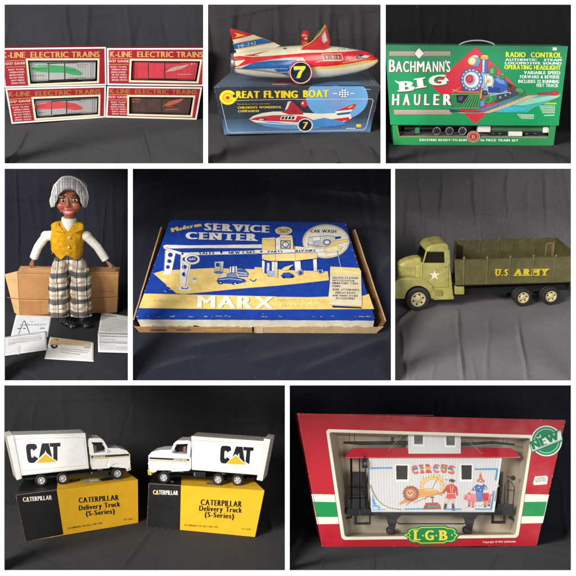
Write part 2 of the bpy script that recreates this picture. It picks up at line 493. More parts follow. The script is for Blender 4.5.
class Cell:
    """one compartment: a cloth that lies as a gently sloping floor and rises as a backdrop"""
    def __init__(self, l, t, r, b, e):
        self.l, self.t, self.r, self.b = l, t, r, b
        s = math.radians(e) + math.atan((288 - b) / D)
        self.n = Vector((0, -math.sin(s), math.cos(s))); self.dir = Vector((0, math.cos(s), math.sin(s)))
        self.p = at((l + r)/2, b, 5.0)
    def g(self, px, py): return hit(px, py, self.p, self.n)
    def frame(self, xl, yl, xr, yr): return Frame(self.g(xl, yl), self.g(xr, yr), self.n)
    def cloth(self, back, mat, label, folds=(), amp=1.0, freq=0.02, floor_amp=0.35, tilt=0.0, rad=22, nx=190, ny=190, seed=0, ff=.1):
        """back: depth of the floor before the cloth turns up"""
        prof = []                                   # (point at x=0, normal)
        p0 = Vector((0, self.p.y, self.p.z)) - self.dir*3
        up = Vector((0, math.sin(tilt), math.cos(tilt)))
        ztop = (288 - self.t + 8) / D
        fl = back + 3
        a0 = math.atan2(self.dir.z, self.dir.y); a1 = math.atan2(up.z, up.y)
        k = 0; pts = []
        nfl = 80
        for i in range(nfl): pts.append(p0 + self.dir*(fl*i/nfl))
        q = p0 + self.dir*fl
        na = 24
        for i in range(na):
            a = a0 + (a1-a0)*(i+0.5)/na
            pts.append(q.copy()); q = q + Vector((0, math.cos(a), math.sin(a)))*(rad*abs(a1-a0)/na)
        i = 0
        H = (ztop*(D+q.y) - q.z) / max(up.z - ztop*up.y, 0.2)
        H = max(H, 10)
        for i in range(ny - nfl - na + 1): pts.append(q + up*(H*i/(ny-nfl-na)))
        rs = random.Random(seed*13+5); allf = list(folds)
        W_, H_ = self.r-self.l, self.b-self.t
        for k in range(9):
            x = self.l + W_*(k+rs.random())/9; yy0 = self.t + rs.uniform(-6, H_*.15); yy1 = self.t + H_*rs.uniform(.3,.55)
            allf.append((x, yy0, x+rs.uniform(-16,16), yy1, rs.choice((-1,1,1))*rs.uniform(.4,1.3)*amp, rs.uniform(1.6,6)))
        for k in range(3):
            x = self.l + W_*rs.random(); yy0 = self.t + H_*rs.uniform(.04,.3)
            allf.append((x-40, yy0, x+50, yy0+rs.uniform(-18,18), rs.uniform(.4,1.0)*amp, rs.uniform(2,5)))
        for k in range(5):
            x = self.l + W_*(k+rs.random())/5; yy0 = self.b - H_*ff
            allf.append((x, yy0, x+rs.uniform(-14,14), self.b+6, rs.uniform(.25,.7)*amp, rs.uniform(1.5,4)))
        rows = []
        for j, p in enumerate(pts):
            a = pts[max(j-1, 0)]; b = pts[min(j+1, len(pts)-1)]
            t = (b - a).normalized(); n = Vector((0, -t.z, t.y))
            isf = min(1.0, max(0.0, (j - nfl + 8) / 26.0))
            py = 288 - p.z/(D+p.y)*D
            row = []
            for i in range(nx + 1):
                px = self.l - 2.0 + (self.r - self.l + 4.0)*i/nx
                w = Vector(((px-288)*(D+p.y)/D, p.y, p.z))
                sv = Vector((px*freq*.6, py*freq*.45, seed*7.3))
                h = noise.fractal(sv, 1.0, 2.0, 2)*amp*9*(floor_amp + (1-floor_amp)*isf)
                if isf < .5: h = min(h, 0.1 + 14*isf)
                for f in allf:
                    x0, y0, x1, y1, am, wd = f
                    dx, dy = x1-x0, y1-y0; L2 = dx*dx+dy*dy
                    if abs((px-x0)*dy-(py-y0)*dx) > (3*wd+2.5)*math.sqrt(L2): continue
                    tt = ((px-x0)*dx+(py-y0)*dy)/L2
                    if tt < -.3 or tt > 1.3: continue
                    tc = max(0.0, min(1.0, tt))
                    wob = 2.4*noise.noise(Vector((py*0.03, px*.02, x0)))
                    ex = px-(x0+dx*tc) + wob; ey = py-(y0+dy*tc)
                    d = (ex*dy-ey*dx)/math.sqrt(L2)/wd
                    if tt < 0 or tt > 1: d = math.copysign(math.hypot(ex, ey)/wd, d)
                    if abs(d) < 3: h += 2.2*am*math.exp(-d*d*(1.0 if d > 0 else 2.6))*min(1, max(0, math.sin(math.pi*(0.1+tt*0.8)))*1.4)
                row.append(w + n*h)
            rows.append(row)
        m = Mesh(); m.grid(rows, (40,40,40))
        o = part('backdrop', m, mat)
        o['kind'] = 'structure'; o['label'] = label
        return o

def carton(F, TL, TR, BR, BL, depth, col, cols=None, window=None, well=10, inset=0.0, wellcol=(60,58,58), tops=None, wellback=None):
    """a cardboard box standing on its frame; window = 4 points, cut through the front with a tray behind it"""
    m = Mesh()
    fr = [F.fy(*p, 0) for p in (TL, TR, BR, BL)]
    bk = [p + Vector((0, depth, 0)) for p in fr]
    xm = sum(p.x for p in fr)/4
    for p in bk: p.x += inset if p.x < xm else -inset
    if tops:
        zt = (fr[0].z + fr[1].z)/2
        for k in (0, 1):
            q = F.fz(*tops[k], fr[k].z); bk[k] = q
            b = bk[3-k]; bk[3-k] = Vector((q.x - fr[k].x + fr[3-k].x, q.y, fr[3-k].z))
    cols = dict(cols or {}); fc = cols.get('front', col)
    if window:
        cols['front'] = None; m.hexa(fr + bk, col, cols)
        wi = [F.fy(*p, 0) for p in window]
        m.ring(fr, wi, fc)
        wb = [F.fy(*p, well) for p in (wellback or window)]
        m.ring(wi, wb, wellcol); m.face(wb, wellcol)
    else: m.hexa(fr + bk, col, cols)
    return m, fr, bk
# ================================================================ compartments
C1 = Cell(4.3, 4.3, 203.3, 163.5, 12)
C2 = Cell(207.9, 4.3, 380.8, 163.5, 15)
C3 = Cell(385.6, 4.3, 571.6, 163.5, 9)
C4 = Cell(4.3, 168.6, 128.0, 380.6, 24)
C5 = Cell(132.6, 168.6, 391.2, 380.6, 42)
C6 = Cell(395.0, 168.6, 571.5, 380.6, 25)
C7 = Cell(4.0, 385.3, 285.0, 570.6, 18)
C8 = Cell(289.6, 385.3, 571.5, 570.8, 9)

def frame_setting():
    m = Mesh(); w = (255,255,255); T = 2.2
    hs = [(-14, 4.3), (163.5, 168.6), (380.6, 385.3), (570.7, 590)]
    X = lambda p: p - 288
    Z = lambda p: 288 - p
    for a, b in hs: m.box(X(-14), X(590), 0, T, Z(b), Z(a), w)
    rows = [(4.3, 163.5, [(-14,4.3),(203.3,207.9),(380.8,385.6),(571.6,590)]),
            (168.6, 380.6, [(-14,4.3),(128.0,132.6),(391.2,395.0),(571.5,590)]),
            (385.3, 570.7, [(-14,4.0),(285.0,289.6),(571.5,590)])]
    for t, b, xs in rows:
        for x0, x1 in xs: m.box(X(x0), X(x1), 0.05, T, Z(b), Z(t), w)
    o = part('divider_frame', m, 'frame_paint'); o['kind'] = 'structure'; o['label'] = 'white divider frame around the eight black cloth compartments'
    # black side boards between neighbouring compartments, splayed outwards behind the frame
    for t, b, xs in ((4.3,163.5,[-1,205.6,383.2,577]), (168.6,380.6,[-1,130.3,393.1,577]), (385.3,570.7,[-1,287.3,577])):
        for x in xs:
            q = Mesh(); r = [at(x, t-2, T+1), at(x, b+2, T+1), at(x, b+2, 32), at(x, t-2, 32)]
            q.prism(r, (0.4,0,0), (22,22,24))
            o = part('side_wall', q, 'felt'); o['kind'] = 'structure'
frame_setting()
m = Mesh(); m.box(-900, 900, 560, 566, -700, 700, (34,34,38)); o = part('back_wall', m, 'felt'); o['kind'] = 'structure'

cloth_material('cloth_charcoal', (50,50,54)); cloth_material('cloth_brown_black', (54,51,50)); cloth_material('cloth_black', (17,17,21), vary=0.12)
cloth_material('cloth_blue_black', (30,32,40)); cloth_material('cloth_navy', (23,28,42), vary=0.1, sheen=0.1, rough=0.75)
cloth_material('cloth_grey', (124,119,119)); cloth_material('cloth_dark', (41,39,40)); cloth_material('cloth_slate', (32,36,46), vary=0.12)
fd = lambda C, py: (C.g(288, py) - C.p).dot(C.dir)

C1.cloth(fd(C1,119)+75, 'cloth_charcoal', 'charcoal cloth behind and under the four red train boxes', amp=0.8, seed=1,
    folds=[(66,5,70,48,1.6,2.5),(88,5,86,46,1.2,3),(128,5,131,46,1.0,3),(28,128,8,162,1.0,2),(140,128,150,160,0.9,2.4),(60,140,110,150,0.5,3)])
C2.cloth(fd(C2,133)+120, 'cloth_brown_black', 'brownish black cloth behind the tin rocket boat', amp=1.3, seed=2,
    folds=[(232,5,228,70,2,5),(330,6,326,50,1.6,4),(358,6,362,60,1.8,5),(214,120,232,162,1.6,6),(300,140,310,163,1.2,5),(352,136,376,160,1.2,4),(276,6,280,40,1.4,5)])
C3.cloth(fd(C3,146)+110, 'cloth_black', 'black cloth behind the big green train set box', amp=0.8, seed=3, folds=[(418,4,420,44,0.9,3),(470,4,470,40,0.8,3),(388,104,390,162,1,3),(540,150,570,160,0.8,3)])
C4.cloth(fd(C4,314)+90, 'cloth_blue_black', 'black cloth behind the dressed doll on its carton', amp=0.9, seed=4,
    folds=[(16,170,18,262,1.0,1.6),(5,225,128,229,0.5,1.2),(20,372,40,384,1.0,2.5),(112,172,113,250,0.7,2.5)], ff=.045)
C5.cloth(fd(C5,220)+60, 'cloth_navy', 'dark navy cloth under the blue service station box', amp=1.5, seed=5,
    folds=[(150,196,260,190,2,7),(260,186,380,204,2.4,8),(180,352,250,340,1.6,6),(250,366,340,346,1.6,7),(388,260,366,300,2,6),(300,376,390,340,1.8,6),(136,200,160,180,2,6),(150,374,200,360,1.6,5)])
C6.cloth(fd(C6,306)+95, 'cloth_grey', 'grey pleated cloth behind and under the toy army truck', amp=0.9, seed=6, floor_amp=0.5,
    folds=[(420,180,424,250,1.8,3),(441,170,444,236,1.0,2),(474,170,476,236,1.3,3),(510,168,506,232,1.4,3),(545,170,548,236,1.0,3),(456,312,462,380,1.8,2.6),(516,316,526,380,1.4,2.6),(398,322,414,310,1.4,2.4),(402,330,408,378,1.0,3),(488,320,486,380,0.8,3),(396,214,570,210,1.2,5)])
C7.cloth(fd(C7,541)+150, 'cloth_dark', 'black cloth behind and under the two delivery trucks', amp=0.8, seed=7, folds=[(150,530,120,568,1.0,3),(270,520,284,560,1.0,3),(60,388,64,440,0.9,4),(130,388,134,430,0.9,3),(236,388,240,428,0.9,3),(20,545,60,566,0.8,2)])
C8.cloth(fd(C8,546)+130, 'cloth_slate', 'dark slate cloth behind the red circus caboose box', amp=0.9, seed=8,
    folds=[(292,548,318,520,1.8,3),(300,390,330,408,1.2,3),(380,386,390,410,0.9,3),(450,388,446,412,0.9,3),(562,480,570,560,1.0,3),(540,548,570,556,0.9,3)])

# ================================================================ four train boxes
RED = (160,28,44); GOLD = (214,172,98); CREAM = (238,226,200); WHITE = (244,240,234)
def train_box(F, quad, win, view, header, hcol, side, label, seed):
    r = random.Random(seed)
    ol = [view(*p) for p in quad]; wl = [view(*p) for p in win]
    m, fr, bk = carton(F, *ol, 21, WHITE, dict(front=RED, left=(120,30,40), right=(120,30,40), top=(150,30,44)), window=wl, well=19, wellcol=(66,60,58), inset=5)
    t = root('train_box', label, 'toy box', F, 'red boxes for electric trains')
    A = Art(m, front(F), view)
    qx = sum(p[0] for p in quad)/4; qy = sum(p[1] for p in quad)/4
    A.line([(p[0] + (-4 if p[0] > qx else 4), p[1] + (-4 if p[1] > qy else 4)) for p in quad], 8, WHITE, closed=True)
    cx = sum(p[0] for p in win)/4; cy = sum(p[1] for p in win)/4
    g = [(p[0] + (4 if p[0] > cx else -4), p[1] + (4 if p[1] > cy else -4)) for p in win]
    A.line(g, 10, CREAM, closed=True)
    A.line([(p[0] + (9 if p[0] > cx else -9), p[1] + (9 if p[1] > cy else -9)) for p in win], 2.2, (196,150,70), closed=True)
    (hx0, hy0, hx1, hy1, cap) = header
    w = (hx1 - hx0)
    f = lambda a: (hx0 + w*a, hy0 + (hy1-hy0)*a)
    for a, b, s in ((0, .235, 'K-LINE'), (.29, .68, 'ELECTRIC'), (.71, 1, 'TRAINS')):
        A.text(s, *f(a), *f(b), cap, hcol, bold=0.035)
    (sx, sy, sw, sh, dy, shx) = side
    A.line([(sx, sy-sh*.155), (sx+sw, sy-sh*.155+dy)], 2.4, GOLD)
    A.text('O/27 GAUGE', sx-2, sy+sh*.02, sx+sw, sy+sh*.02+dy, sh*.105, (236,214,196), bold=0.03)
    A.line([(sx+shx*.1, sy+sh*.12), (sx+sw, sy+sh*.12+dy)], 2.4, GOLD)
    for k, s in enumerate(('READY TO RUN', 'OPERATING', 'KNUCKLE COUPLERS', 'DIE CAST WHEELS', 'HEAVY WEIGHT', 'SPRUNG TRUCKS')):
        y = sy + sh*(.27 + .12*k); x = sx + 4 + shx*(.3 + .12*k)
        A.text(s, x + r.uniform(0, 8), y, x + sw*.82 + r.uniform(-8, 2), y + dy*.8, sh*.068, (236,206,196), bold=0.025)
    part('carton', m, 'glossy_card', t)
    f_ = Mesh(); f_.face([F.fy(*view(*p), 0.8) for p in win], (255,255,255)); part('window', f_, 'clear_film', t)
    return t, fr

def boxcar(F, view, body, door, col, label, art, roofcol=(120,118,116), dark=(40,38,38)):
    """body = 4 view points of the near side; door = x0, x1 on it"""
    y0 = 5.0
    p = [F.fy(*view(*q), y0) for q in body]
    G = Frame(F.W(p[3]), F.W(p[2]), F.W(p[0]) - F.W(p[3]))
    t = root('toy_boxcar', label, 'toy train car', G, 'toy boxcars in window boxes')
    q = [G.L(F.W(k)) for k in p]; d = Vector((0, 9, 0))
    m = Mesh(); m.hexa(q + [k + d for k in q], col)
    mp = lambda px, py, l: G.fy(px, py, -l*EPS)
    A = Art(m, mp, view)
    W = body[2][0] - body[3][0]
    n = 26; seams = []
    for i in range(1, n):                               # panel seams of the side
        a = i/n; x0 = body[0][0] + (body[1][0]-body[0][0])*a; x1 = body[3][0] + (body[2][0]-body[3][0])*a
        yt = body[0][1] + (body[1][1]-body[0][1])*a; yb = body[3][1] + (body[2][1]-body[3][1])*a
        seams.append([(x0, yt), (x1, yb)])
    A.lines(seams, 1.3, tuple(int(c*.74) for c in col))
    LX = lambda u, v: (body[0][0]*(1-v)+body[3][0]*v + ((body[1][0]*(1-v)+body[2][0]*v)-(body[0][0]*(1-v)+body[3][0]*v))*u, (body[0][1]*(1-v)+body[3][1]*v)*(1-u) + (body[1][1]*(1-v)+body[2][1]*v)*u)
    dk = tuple(int(c*.6) for c in col)
    for u in (.035,.075,.925,.965): A.line([LX(u,.05), LX(u,.97)], 2, dk)
    for u in (.035,.925):
        for k in range(7): A.line([LX(u,.14+k*.12), LX(u+.04,.14+k*.12)], 1.8, dk)
    A.line([LX(0,.03), LX(1,.03)], 3, dk); A.line([LX(0,.96), LX(1,.96)], 4, dk)
    art(A)
    part('body', m, 'plastic', t)
    r = Mesh(); H = q[0].z
    tl, tr = q[0], q[1]
    r.prism([tl + Vector((-.5,-.5,0)), tr + Vector((.5,-.5,0)), tr + Vector((.5,-.2,.9)), tl + Vector((-.5,-.2,.9))], (0,10,0), roofcol)
    r.prism([tl + Vector((1,4,.9)), tr + Vector((-1,4,.9)), tr + Vector((-1,4,1.5)), tl + Vector((1,4,1.5))], (0,1.4,0), dark)
    part('roof', r, 'plastic', t)
    dr = Mesh(); (dx0, dx1) = door
    yy = lambda x, top: (body[0][1] + (body[1][1]-body[0][1])*(x-body[0][0])/(body[1][0]-body[0][0])) if top else (body[3][1] + (body[2][1]-body[3][1])*(x-body[3][0])/(body[2][0]-body[3][0]))
    dq = [G.fy(*view(dx0, yy(dx0,1)+6), -.5), G.fy(*view(dx1, yy(dx1,1)+6), -.5), G.fy(*view(dx1, yy(dx1,0)-4), -.5), G.fy(*view(dx0, yy(dx0,0)-4), -.5)]
    dr.hexa(dq + [k + Vector((0,.5,0)) for k in dq], col)
    B = Art(dr, lambda px, py, l: G.fy(px, py, -.5 - l*EPS), view)
    for x in (dx0+3, dx1-3): B.line([(x, yy(x,1)+6), (x, yy(x,0)-4)], 5, dark)
    art(B, clip=(dx0+6, dx1-6))
    dd = part('door', dr, 'plastic', t)
    u = Mesh()
    for e in (1, 0):
        a, b = (q[0], q[1]) if e else (q[3], q[2])
        x0 = a.x + (b.x-a.x)*.26; x1 = a.x + (b.x-a.x)*.72
        za = a.z + (b.z-a.z)*.5 + (-.9 if e else .5)
        u.box(x0, x1, -.95, -.3, za-.35, za+.35, dark)
    part('door_rail', u, 'black_plastic', t)
    s = Mesh(); x0, x1 = q[3].x, q[2].x
    s.box(x0+1, x1-1, 1, 8, -1.4, 0, dark)
    s.box(x0+(x1-x0)*.36, x0+(x1-x0)*.62, 2, 7, -2.6, -1.4, dark)
    part('underframe', s, 'black_plastic', t)
    for cx in (x0 + (x1-x0)*.15, x0 + (x1-x0)*.85):
        k = Mesh(); k.box(cx-5.2, cx+5.2, .2, .9, -2.8, -1.2, dark)
        tk = part('wheel_truck', k, 'black_plastic', t)
        for sx in (-3.2, 3.2):
            w = Mesh(); w.lathe((cx+sx, 1.2, -2.2), (0,1,0), [(0,1.5),(.8,1.9),(1.2,1.9)], 14, (70,66,62)); part('wheel', w, 'metal', tk)
    return t

v1, v2 = V(0, 40, 5.143), V(100, 40, 5.143)
def leaf_art(col, txts, reporting):
    def f(A, clip=None):
        pts = [(160,142),(200,129),(262,128),(330,134),(385,145),(412,160),(428,172),(415,182),(380,180),(330,168),(260,168),(190,163),(163,152)]
        pts = [(x, f.dy(x, y)) for x, y in pts]
        if clip: A.clipx(pts, clip[0], clip[1], col)
        else: A.poly(pts, col)
        if not clip:
            A.line([(170,f.dy(170,139)),(240,f.dy(240,134))], 2, (190,196,192))
            (a, b) = txts
            A.text(a, 166, f.dy(166,152), 236, f.dy(236,152), 10, (40,60,50), bold=0.02, shear=.3)
            A.text(b, 338, f.dy(338,158), 386, f.dy(386,162), 9, (40,60,50), bold=0.02, shear=.3)
            A.text(reporting[0], 394, f.dy(394,132), 446, f.dy(446,130), 7, (60,58,58), bold=.02)
            A.text(reporting[1], 402, f.dy(402,143), 440, f.dy(440,142), 6, (60,58,58), bold=.02)
            A.scribble(352, f.dy(352,196), 440, f.dy(440,194), 3, (90,88,88), random.Random(3))
            A.scribble(160, f.dy(160,186), 232, f.dy(232,184), 3, (90,88,88), random.Random(4))
    f.dy = lambda x, y: y
    return f

FB = C1.frame(*v1(60,431), *v1(543,398))
tB, fB = train_box(FB, [(28,249),(545,236),(542,399),(59,431)], [(170,302),(508,289),(505,383),(186,404)], v1, (45,291,518,277,24), (160,122,56),
    (48,322,110,108,-7,26), 'red train box with window, lower left of the four, showing a red-streaked silver boxcar', 11)
la = leaf_art((214,66,70), ('Western', 'Pacific'), ('Special', 'Service'))
la.dy = lambda x, y: y + 200 - 22*(x-170)/338 - 6
def la2(A, clip=None): la(A, clip)
boxcar(FB, v1, [(180,314),(500,300),(498,374),(192,394)], (262,345), (172,170,168), 'silver boxcar with a red painted streak behind the window of the lower left box', la2)

FD = C1.frame(*v2(30,398), *v2(497,410))
tD, fD = train_box(FD, [(37,238),(525,243),(497,410),(30,398)], [(149,291),(482,294),(465,388),(148,380)], v2, (50,274,499,279,23), (158,118,52),
    (46,296,98,100,1,8), 'red train box with window showing a dark brown boxcar, lower one on the right', 12)
def art_brown(A, clip=None):
    lf = [(330,334),(352,318),(395,306),(432,300),(418,314),(385,330),(350,340)]
    if clip: return
    A.poly(lf, (208,84,56))
    A.line([(322,342),(425,303)], 2, (180,120,70))
    A.text('S.P.&S.', 163,309, 210,308, 9, (190,80,60), bold=.03); A.text('318 747', 163,322, 204,322, 8, (190,80,60), bold=.03)
    A.scribble(335,360, 400,358, 4, (168,130,60), random.Random(6)); A.scribble(340,346, 380,345, 4, (150,90,50), random.Random(7))
boxcar(FD, v2, [(156,296),(470,299),(456,380),(153,372)], (238,318), (78,50,42), 'dark brown boxcar with an orange feather emblem behind the window of the lower right box', art_brown, roofcol=(70,46,40))

FA = Frame(FB.W(fB[0]), FB.W(fB[1]), FB.z)
tA, fA = train_box(FA, [(4,42),(545,36),(548,233),(22,246)], [(141,104),(503,103),(500,212),(155,227)], v1, (12,92,513,88,29), GOLD,
    (30,126,100,116,-4,22), 'red train box with window, upper left of the four, showing a green-streaked silver boxcar', 13)
boxcar(FA, v1, [(150,116),(492,112),(490,199),(162,213)], (248,335), (178,176,172), 'silver boxcar with a green painted streak behind the window of the upper left box', leaf_art((52,158,92), ('Western', 'Pacific'), ('Special', 'Service')))

FC = Frame(FD.W(fD[0]), FD.W(fD[1]), FD.z)
tC, fC = train_box(FC, [(36,42),(538,41),(534,238),(38,232)], [(162,105),(517,108),(497,214),(157,208)], v2, (52,87,531,89,28), GOLD,
    (46,112,102,112,0,8), 'red train box with window showing a bright red boxcar, upper one on the right', 14)
def art_red(A, clip=None):
    if clip: return
    A.poly([(345,160),(360,146),(390,136),(430,130),(458,126),(440,138),(410,152),(375,160)], (168,160,150))
    A.poly([(386,146),(400,140),(418,136),(408,150),(392,156)], (226,120,60))
    A.line([(340,164),(455,128)], 2, (220,190,170))
    A.text('W.P.', 466,128, 492,126, 8, (232,210,200), bold=.02)
    A.scribble(400,178, 470,178, 3, (224,170,160), random.Random(8))
boxcar(FC, v2, [(168,112),(505,113),(489,204),(164,200)], (246,335), (206,46,60), 'bright red boxcar with a grey feather emblem behind the window of the upper right box', art_red, roofcol=(150,36,46))

# ================================================================ tin rocket boat on its box
z2, zb, zl, zr = V(204,0,3.13), V(210,72,3.236), V(210,80,6.698), V(296,80,6.698)
F2 = C2.frame(224.2,134.8, 370,132.2)
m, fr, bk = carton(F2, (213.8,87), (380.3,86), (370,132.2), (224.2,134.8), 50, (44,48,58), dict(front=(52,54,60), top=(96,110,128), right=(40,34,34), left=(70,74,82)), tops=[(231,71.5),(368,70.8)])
t = root('toy_box', 'dark blue printed toy box with yellow lettering lying under the tin rocket boat', 'toy box', F2)
A = Art(m, front(F2), ID)
# sky-blue wash rising from the lower edge, then the moon
A.grad((217.5,104),(375.6,103),(370.4,131.6),(224.4,134.2),(44,47,54),(58,72,92),14); A.grad((222,119),(372,118.4),(370.4,131.6),(224.4,134.2),(58,72,92),(92,126,164),20)
def mapell(cx, cy, rx, ry, y0, y1, col):
    pts = []
    for i in range(60):
        a = 2*math.pi*i/60; x, y = cx + rx*math.cos(a), cy + ry*math.sin(a)
        pts.append((x, min(max(y, y0), y1)))
    A.poly(pts, col)
A.v = zr
mapell(275,120,208,150,42,330,(104,158,204))
for k_ in range(9): A.ell(235+k_*6,118,165-k_*17,150-k_*14 if k_ else 74,(104+k_*2,156-k_,202-k_)) if k_ > 4 else None
A.line([(246,90),(282,90)], 5, (226,232,238)); A.line([(356,90),(392,90)], 5, (226,232,238))
A.poly([(320,54),(364,90),(320,124),(276,90)], (226,232,238))
for i in range(5):
    for j in range(5):
        if (i+j) % 2 == 0:
            a, b = i/5, j/5
            c = lambda a, b: (276 + 44*(a+b), 89 + 35*(b-a))
            A.poly([c(a,b), c(a+.2,b), c(a+.2,b+.2), c(a,b+.2)], (90,120,160))
A.scribble(452,62, 500,66, 4, (180,188,196), random.Random(2))
A.v = zl
# frame line round the front
A.line([(150,138),(576,128)], 4, (176,176,170))
A.v = zr; A.line([(0,130),(505,127),(518,136),(470,318),(450,333),(200,340),(0,342)], 4, (186,192,196))
A.v = zl; A.line([(576,342),(300,348),(140,352),(118,338),(75,150)], 4, (176,176,170))
# printed boat
A.v = zb; A.ht = (26, 9, 1.1, 8)
hull = [(126,153),(140,142),(168,133),(205,128),(250,128),(300,132),(360,135),(430,132),(455,136),(458,150),(436,160),(400,166),(340,170),(250,176),(190,172),(150,164)]
A.poly(hull, (226,220,200))
A.poly([(126,154),(150,146),(200,140),(260,139),(310,145),(340,158),(400,152),(450,146),(452,156),(420,160),(330,166),(240,160),(170,158)], (196,48,60))
A.poly([(150,164),(190,160),(250,166),(330,168),(400,165),(440,160),(400,174),(330,184),(240,184),(180,176)], (96,146,196))
A.poly([(320,158),(370,148),(430,160),(440,168),(390,178),(330,180)], (72,132,190))
A.poly([(232,130),(250,118),(262,92),(282,110),(300,128),(302,138),(258,138)], (176,44,58))
A.poly([(262,94),(250,120),(242,124),(252,96)], (206,212,210)); A.ell(304,103,11,11,(206,40,52)); A.ell(300,101,3,4,(240,220,200))
A.poly([(406,126),(470,102),(474,106),(462,122)], (206,44,54)); A.poly([(404,128),(462,121),(456,128),(408,134)], (238,232,214)); A.poly([(408,134),(456,128),(450,136),(414,140)], (36,96,168))
A.line([(448,116),(462,110)], 3, (236,200,60))
A.poly([(148,154),(170,149),(186,152),(170,158)], (70,60,62)); A.ell(166,154,9,2.4,(214,196,190))
A.poly([(232,142),(282,142),(276,156),(226,154)], (232,226,208))
for k in range(4): A.poly([(234+k*11,144),(242+k*11,144),(238+k*11,153),(230+k*11,153)], (44,40,44))
A.line([(140,160),(220,168),(330,170)], 2.4, (232,228,210))
A.ht = None; A.ell(308,172,25,22,(214,220,226)); A.ell(308,172,21,18.5,(28,26,30)); A.text('7', 300,184, 318,184, 22, (226,200,130), bold=.05, shear=.15)
# lettering
A.v = zl
A.ell(120,117,56,49,(238,212,44)); A.poly([(120,117),(186,84),(186,108),(182,120),(150,122)], (52,54,60)); A.ell(120,117,38,33,(214,170,36), a0=20, a1=330); A.ell(120,117,24,21,(238,212,44)); A.ell(118,119,13,12,(206,50,40))
A.rect(140,118,178,132,(238,212,44))
for s, a, b in (('REAT', 178,334),):
    A.text(s, a,123, b,123, 47, (176,120,30), bold=.07); A.text(s, a-3,121, b-3,121, 47, (240,216,40), bold=.06)
A.text('FLYING', 363,121, 590,121, 47, (176,120,30), bold=.07); A.text('FLYING', 360,119, 587,119, 47, (240,216,40), bold=.06)
A.v = zr
A.text('BOAT', 50,117, 222,115, 47, (176,120,30), bold=.07); A.text('BOAT', 48,116, 220,114, 47, (240,216,40), bold=.06)
A.v = zl
A.text('The astronaut with its own rocket', 182,166, 402,162, 8, (220,190,60), bold=.02)
A.text("CHILDREN'S WONDERFUL", 186,192, 480,188, 14, (236,206,56), bold=.04)
A.text('COMPANION', 188,216, 328,214, 14, (236,206,56), bold=.04)
A.v = zr; A.rect(404,296,436,316,(232,196,50)); A.text('MF-742', 216,322,300,316,14,(44,96,176),bold=.04,shear=.3); A.scribble(336,328,400,326,5,(230,226,214),random.Random(5)); A.scribble(160,318,300,312,6,(60,104,170),random.Random(9))
# top of the box: boat's reflection painted in flat patches, and gold lines
zt = fr[0].z
A.v = ID; A.scuff([(213.8,87),(380.3,86),(370,132.2),(224.2,134.8)], 46, .55, (150,158,166), 3)
B = Art(m, topface(F2, (fr[0].z+fr[1].z)/2 + .25), z2)
B.poly([(95,245),(130,241),(200,242),(262,252),(290,262),(150,262),(104,256)], (150,62,72)); B.poly([(104,256),(150,262),(280,262),(250,266),(130,263)], (196,190,180))
B.line([(92,270),(112,236)], 2, (186,150,70)); B.line([(500,228),(536,264)], 2, (186,150,70)); B.poly([(330,262),(420,252),(480,256),(500,266),(340,268)], (82,128,170))
B.line([(92,272),(110,246)], 1.5, (186,150,70))
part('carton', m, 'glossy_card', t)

# --- the boat, in the box's axes, standing on the lid
zt = (fr[0].z + fr[1].z)/2
b2 = V(220,15,3.429); bL = V(225,20,7.2); bR = V(290,20,6.26)
YB = 18.0
oW = hit(304, 80.5, F2.W((0,YB,0)), F2.y)
o_ = F2.L(oW); o_.z = zt + .3
FBt = Frame(F2.W((-1,0,0)), F2.W((1,0,0)), F2.z, org=F2.W((o_.x, YB, zt + .3)))
t = root('toy_boat', 'red and cream tin rocket boat with black number disc standing on its box', 'toy boat', FBt)
S = lambda px, py: FBt.fy(px, py, 0)
st = [(40,150,176),(43,137,192),(48,130,196),(62,127,200),(90,122,206),(130,116,212),(180,111,214),(230,107,215),(280,104,216),(330,103,216),(380,106,213),(430,112,205),(470,119,197),(505,126,186),(525,136,176),(537,147,166),(541,153,158)]
ctr = []
for x, a, b in st:
    pt, pb = S(*b2(x, a)), S(*b2(x, b)); ctr.append((pt.x, pt.z, pb.z))
def prof(x):
    for i in range(len(ctr)-1):
        if ctr[i][0] <= x <= ctr[i+1][0]:
            k = (x-ctr[i][0])/(ctr[i+1][0]-ctr[i][0])
            return [ctr[i][j] + (ctr[i+1][j]-ctr[i][j])*k for j in (1,2)]
    return [ctr[-1][1], ctr[-1][2]] if x > ctr[-1][0] else [ctr[0][1], ctr[0][2]]
def PL(view, pts): 
    o = []
    for p in pts:
        o.append(view(*p))
    return o
TR_, TC, TW, TB = (212,30,40), (232,222,188), (222,214,196), (28,96,168)
paint = [  # side-view patches of the hull's lithograph, later ones over earlier ones
    (PL(b2, [(30,190),(80,186),(200,182),(330,178),(400,176),(460,168),(541,155),(541,230),(30,230)]), TW),
    (PL(b2, [(300,182),(400,176),(470,165),(541,150),(541,158),(470,172),(400,183),(300,188)]), (222,196,60)),
    (PL(b2, [(40,150),(120,142),(300,126),(420,124),(480,122),(545,130),(545,152),(460,166),(380,176),(300,180),(150,170),(40,186)]), TR_),
    (PL(b2, [(60,90),(560,90),(560,120),(500,118),(430,124),(380,126),(300,128),(230,134),(120,142),(60,138)]), TC),
    (PL(bL, [(62,262),(200,244),(310,218),(200,252),(250,256),(100,300),(62,310)]), TR_),
    (PL(bL, [(400,172),(500,160),(560,166),(470,182),(400,184)]), TB),
    (PL(bR, [(240,130),(330,132),(420,146),(440,152),(330,146),(240,140)]), (60,100,150)),
    (PL(bL, [(20,230),(64,240),(60,330),(20,330)]), (176,180,186)),
    (PL(bL, [(50,232),(64,238),(60,332),(46,330)]), (60,90,140)),
    (PL(bL, [(60,296),(150,286),(90,330),(64,330)]), TC),
]
XS = [ctr[0][0] + (ctr[-1][0]-ctr[0][0])*i/300 for i in range(301)]
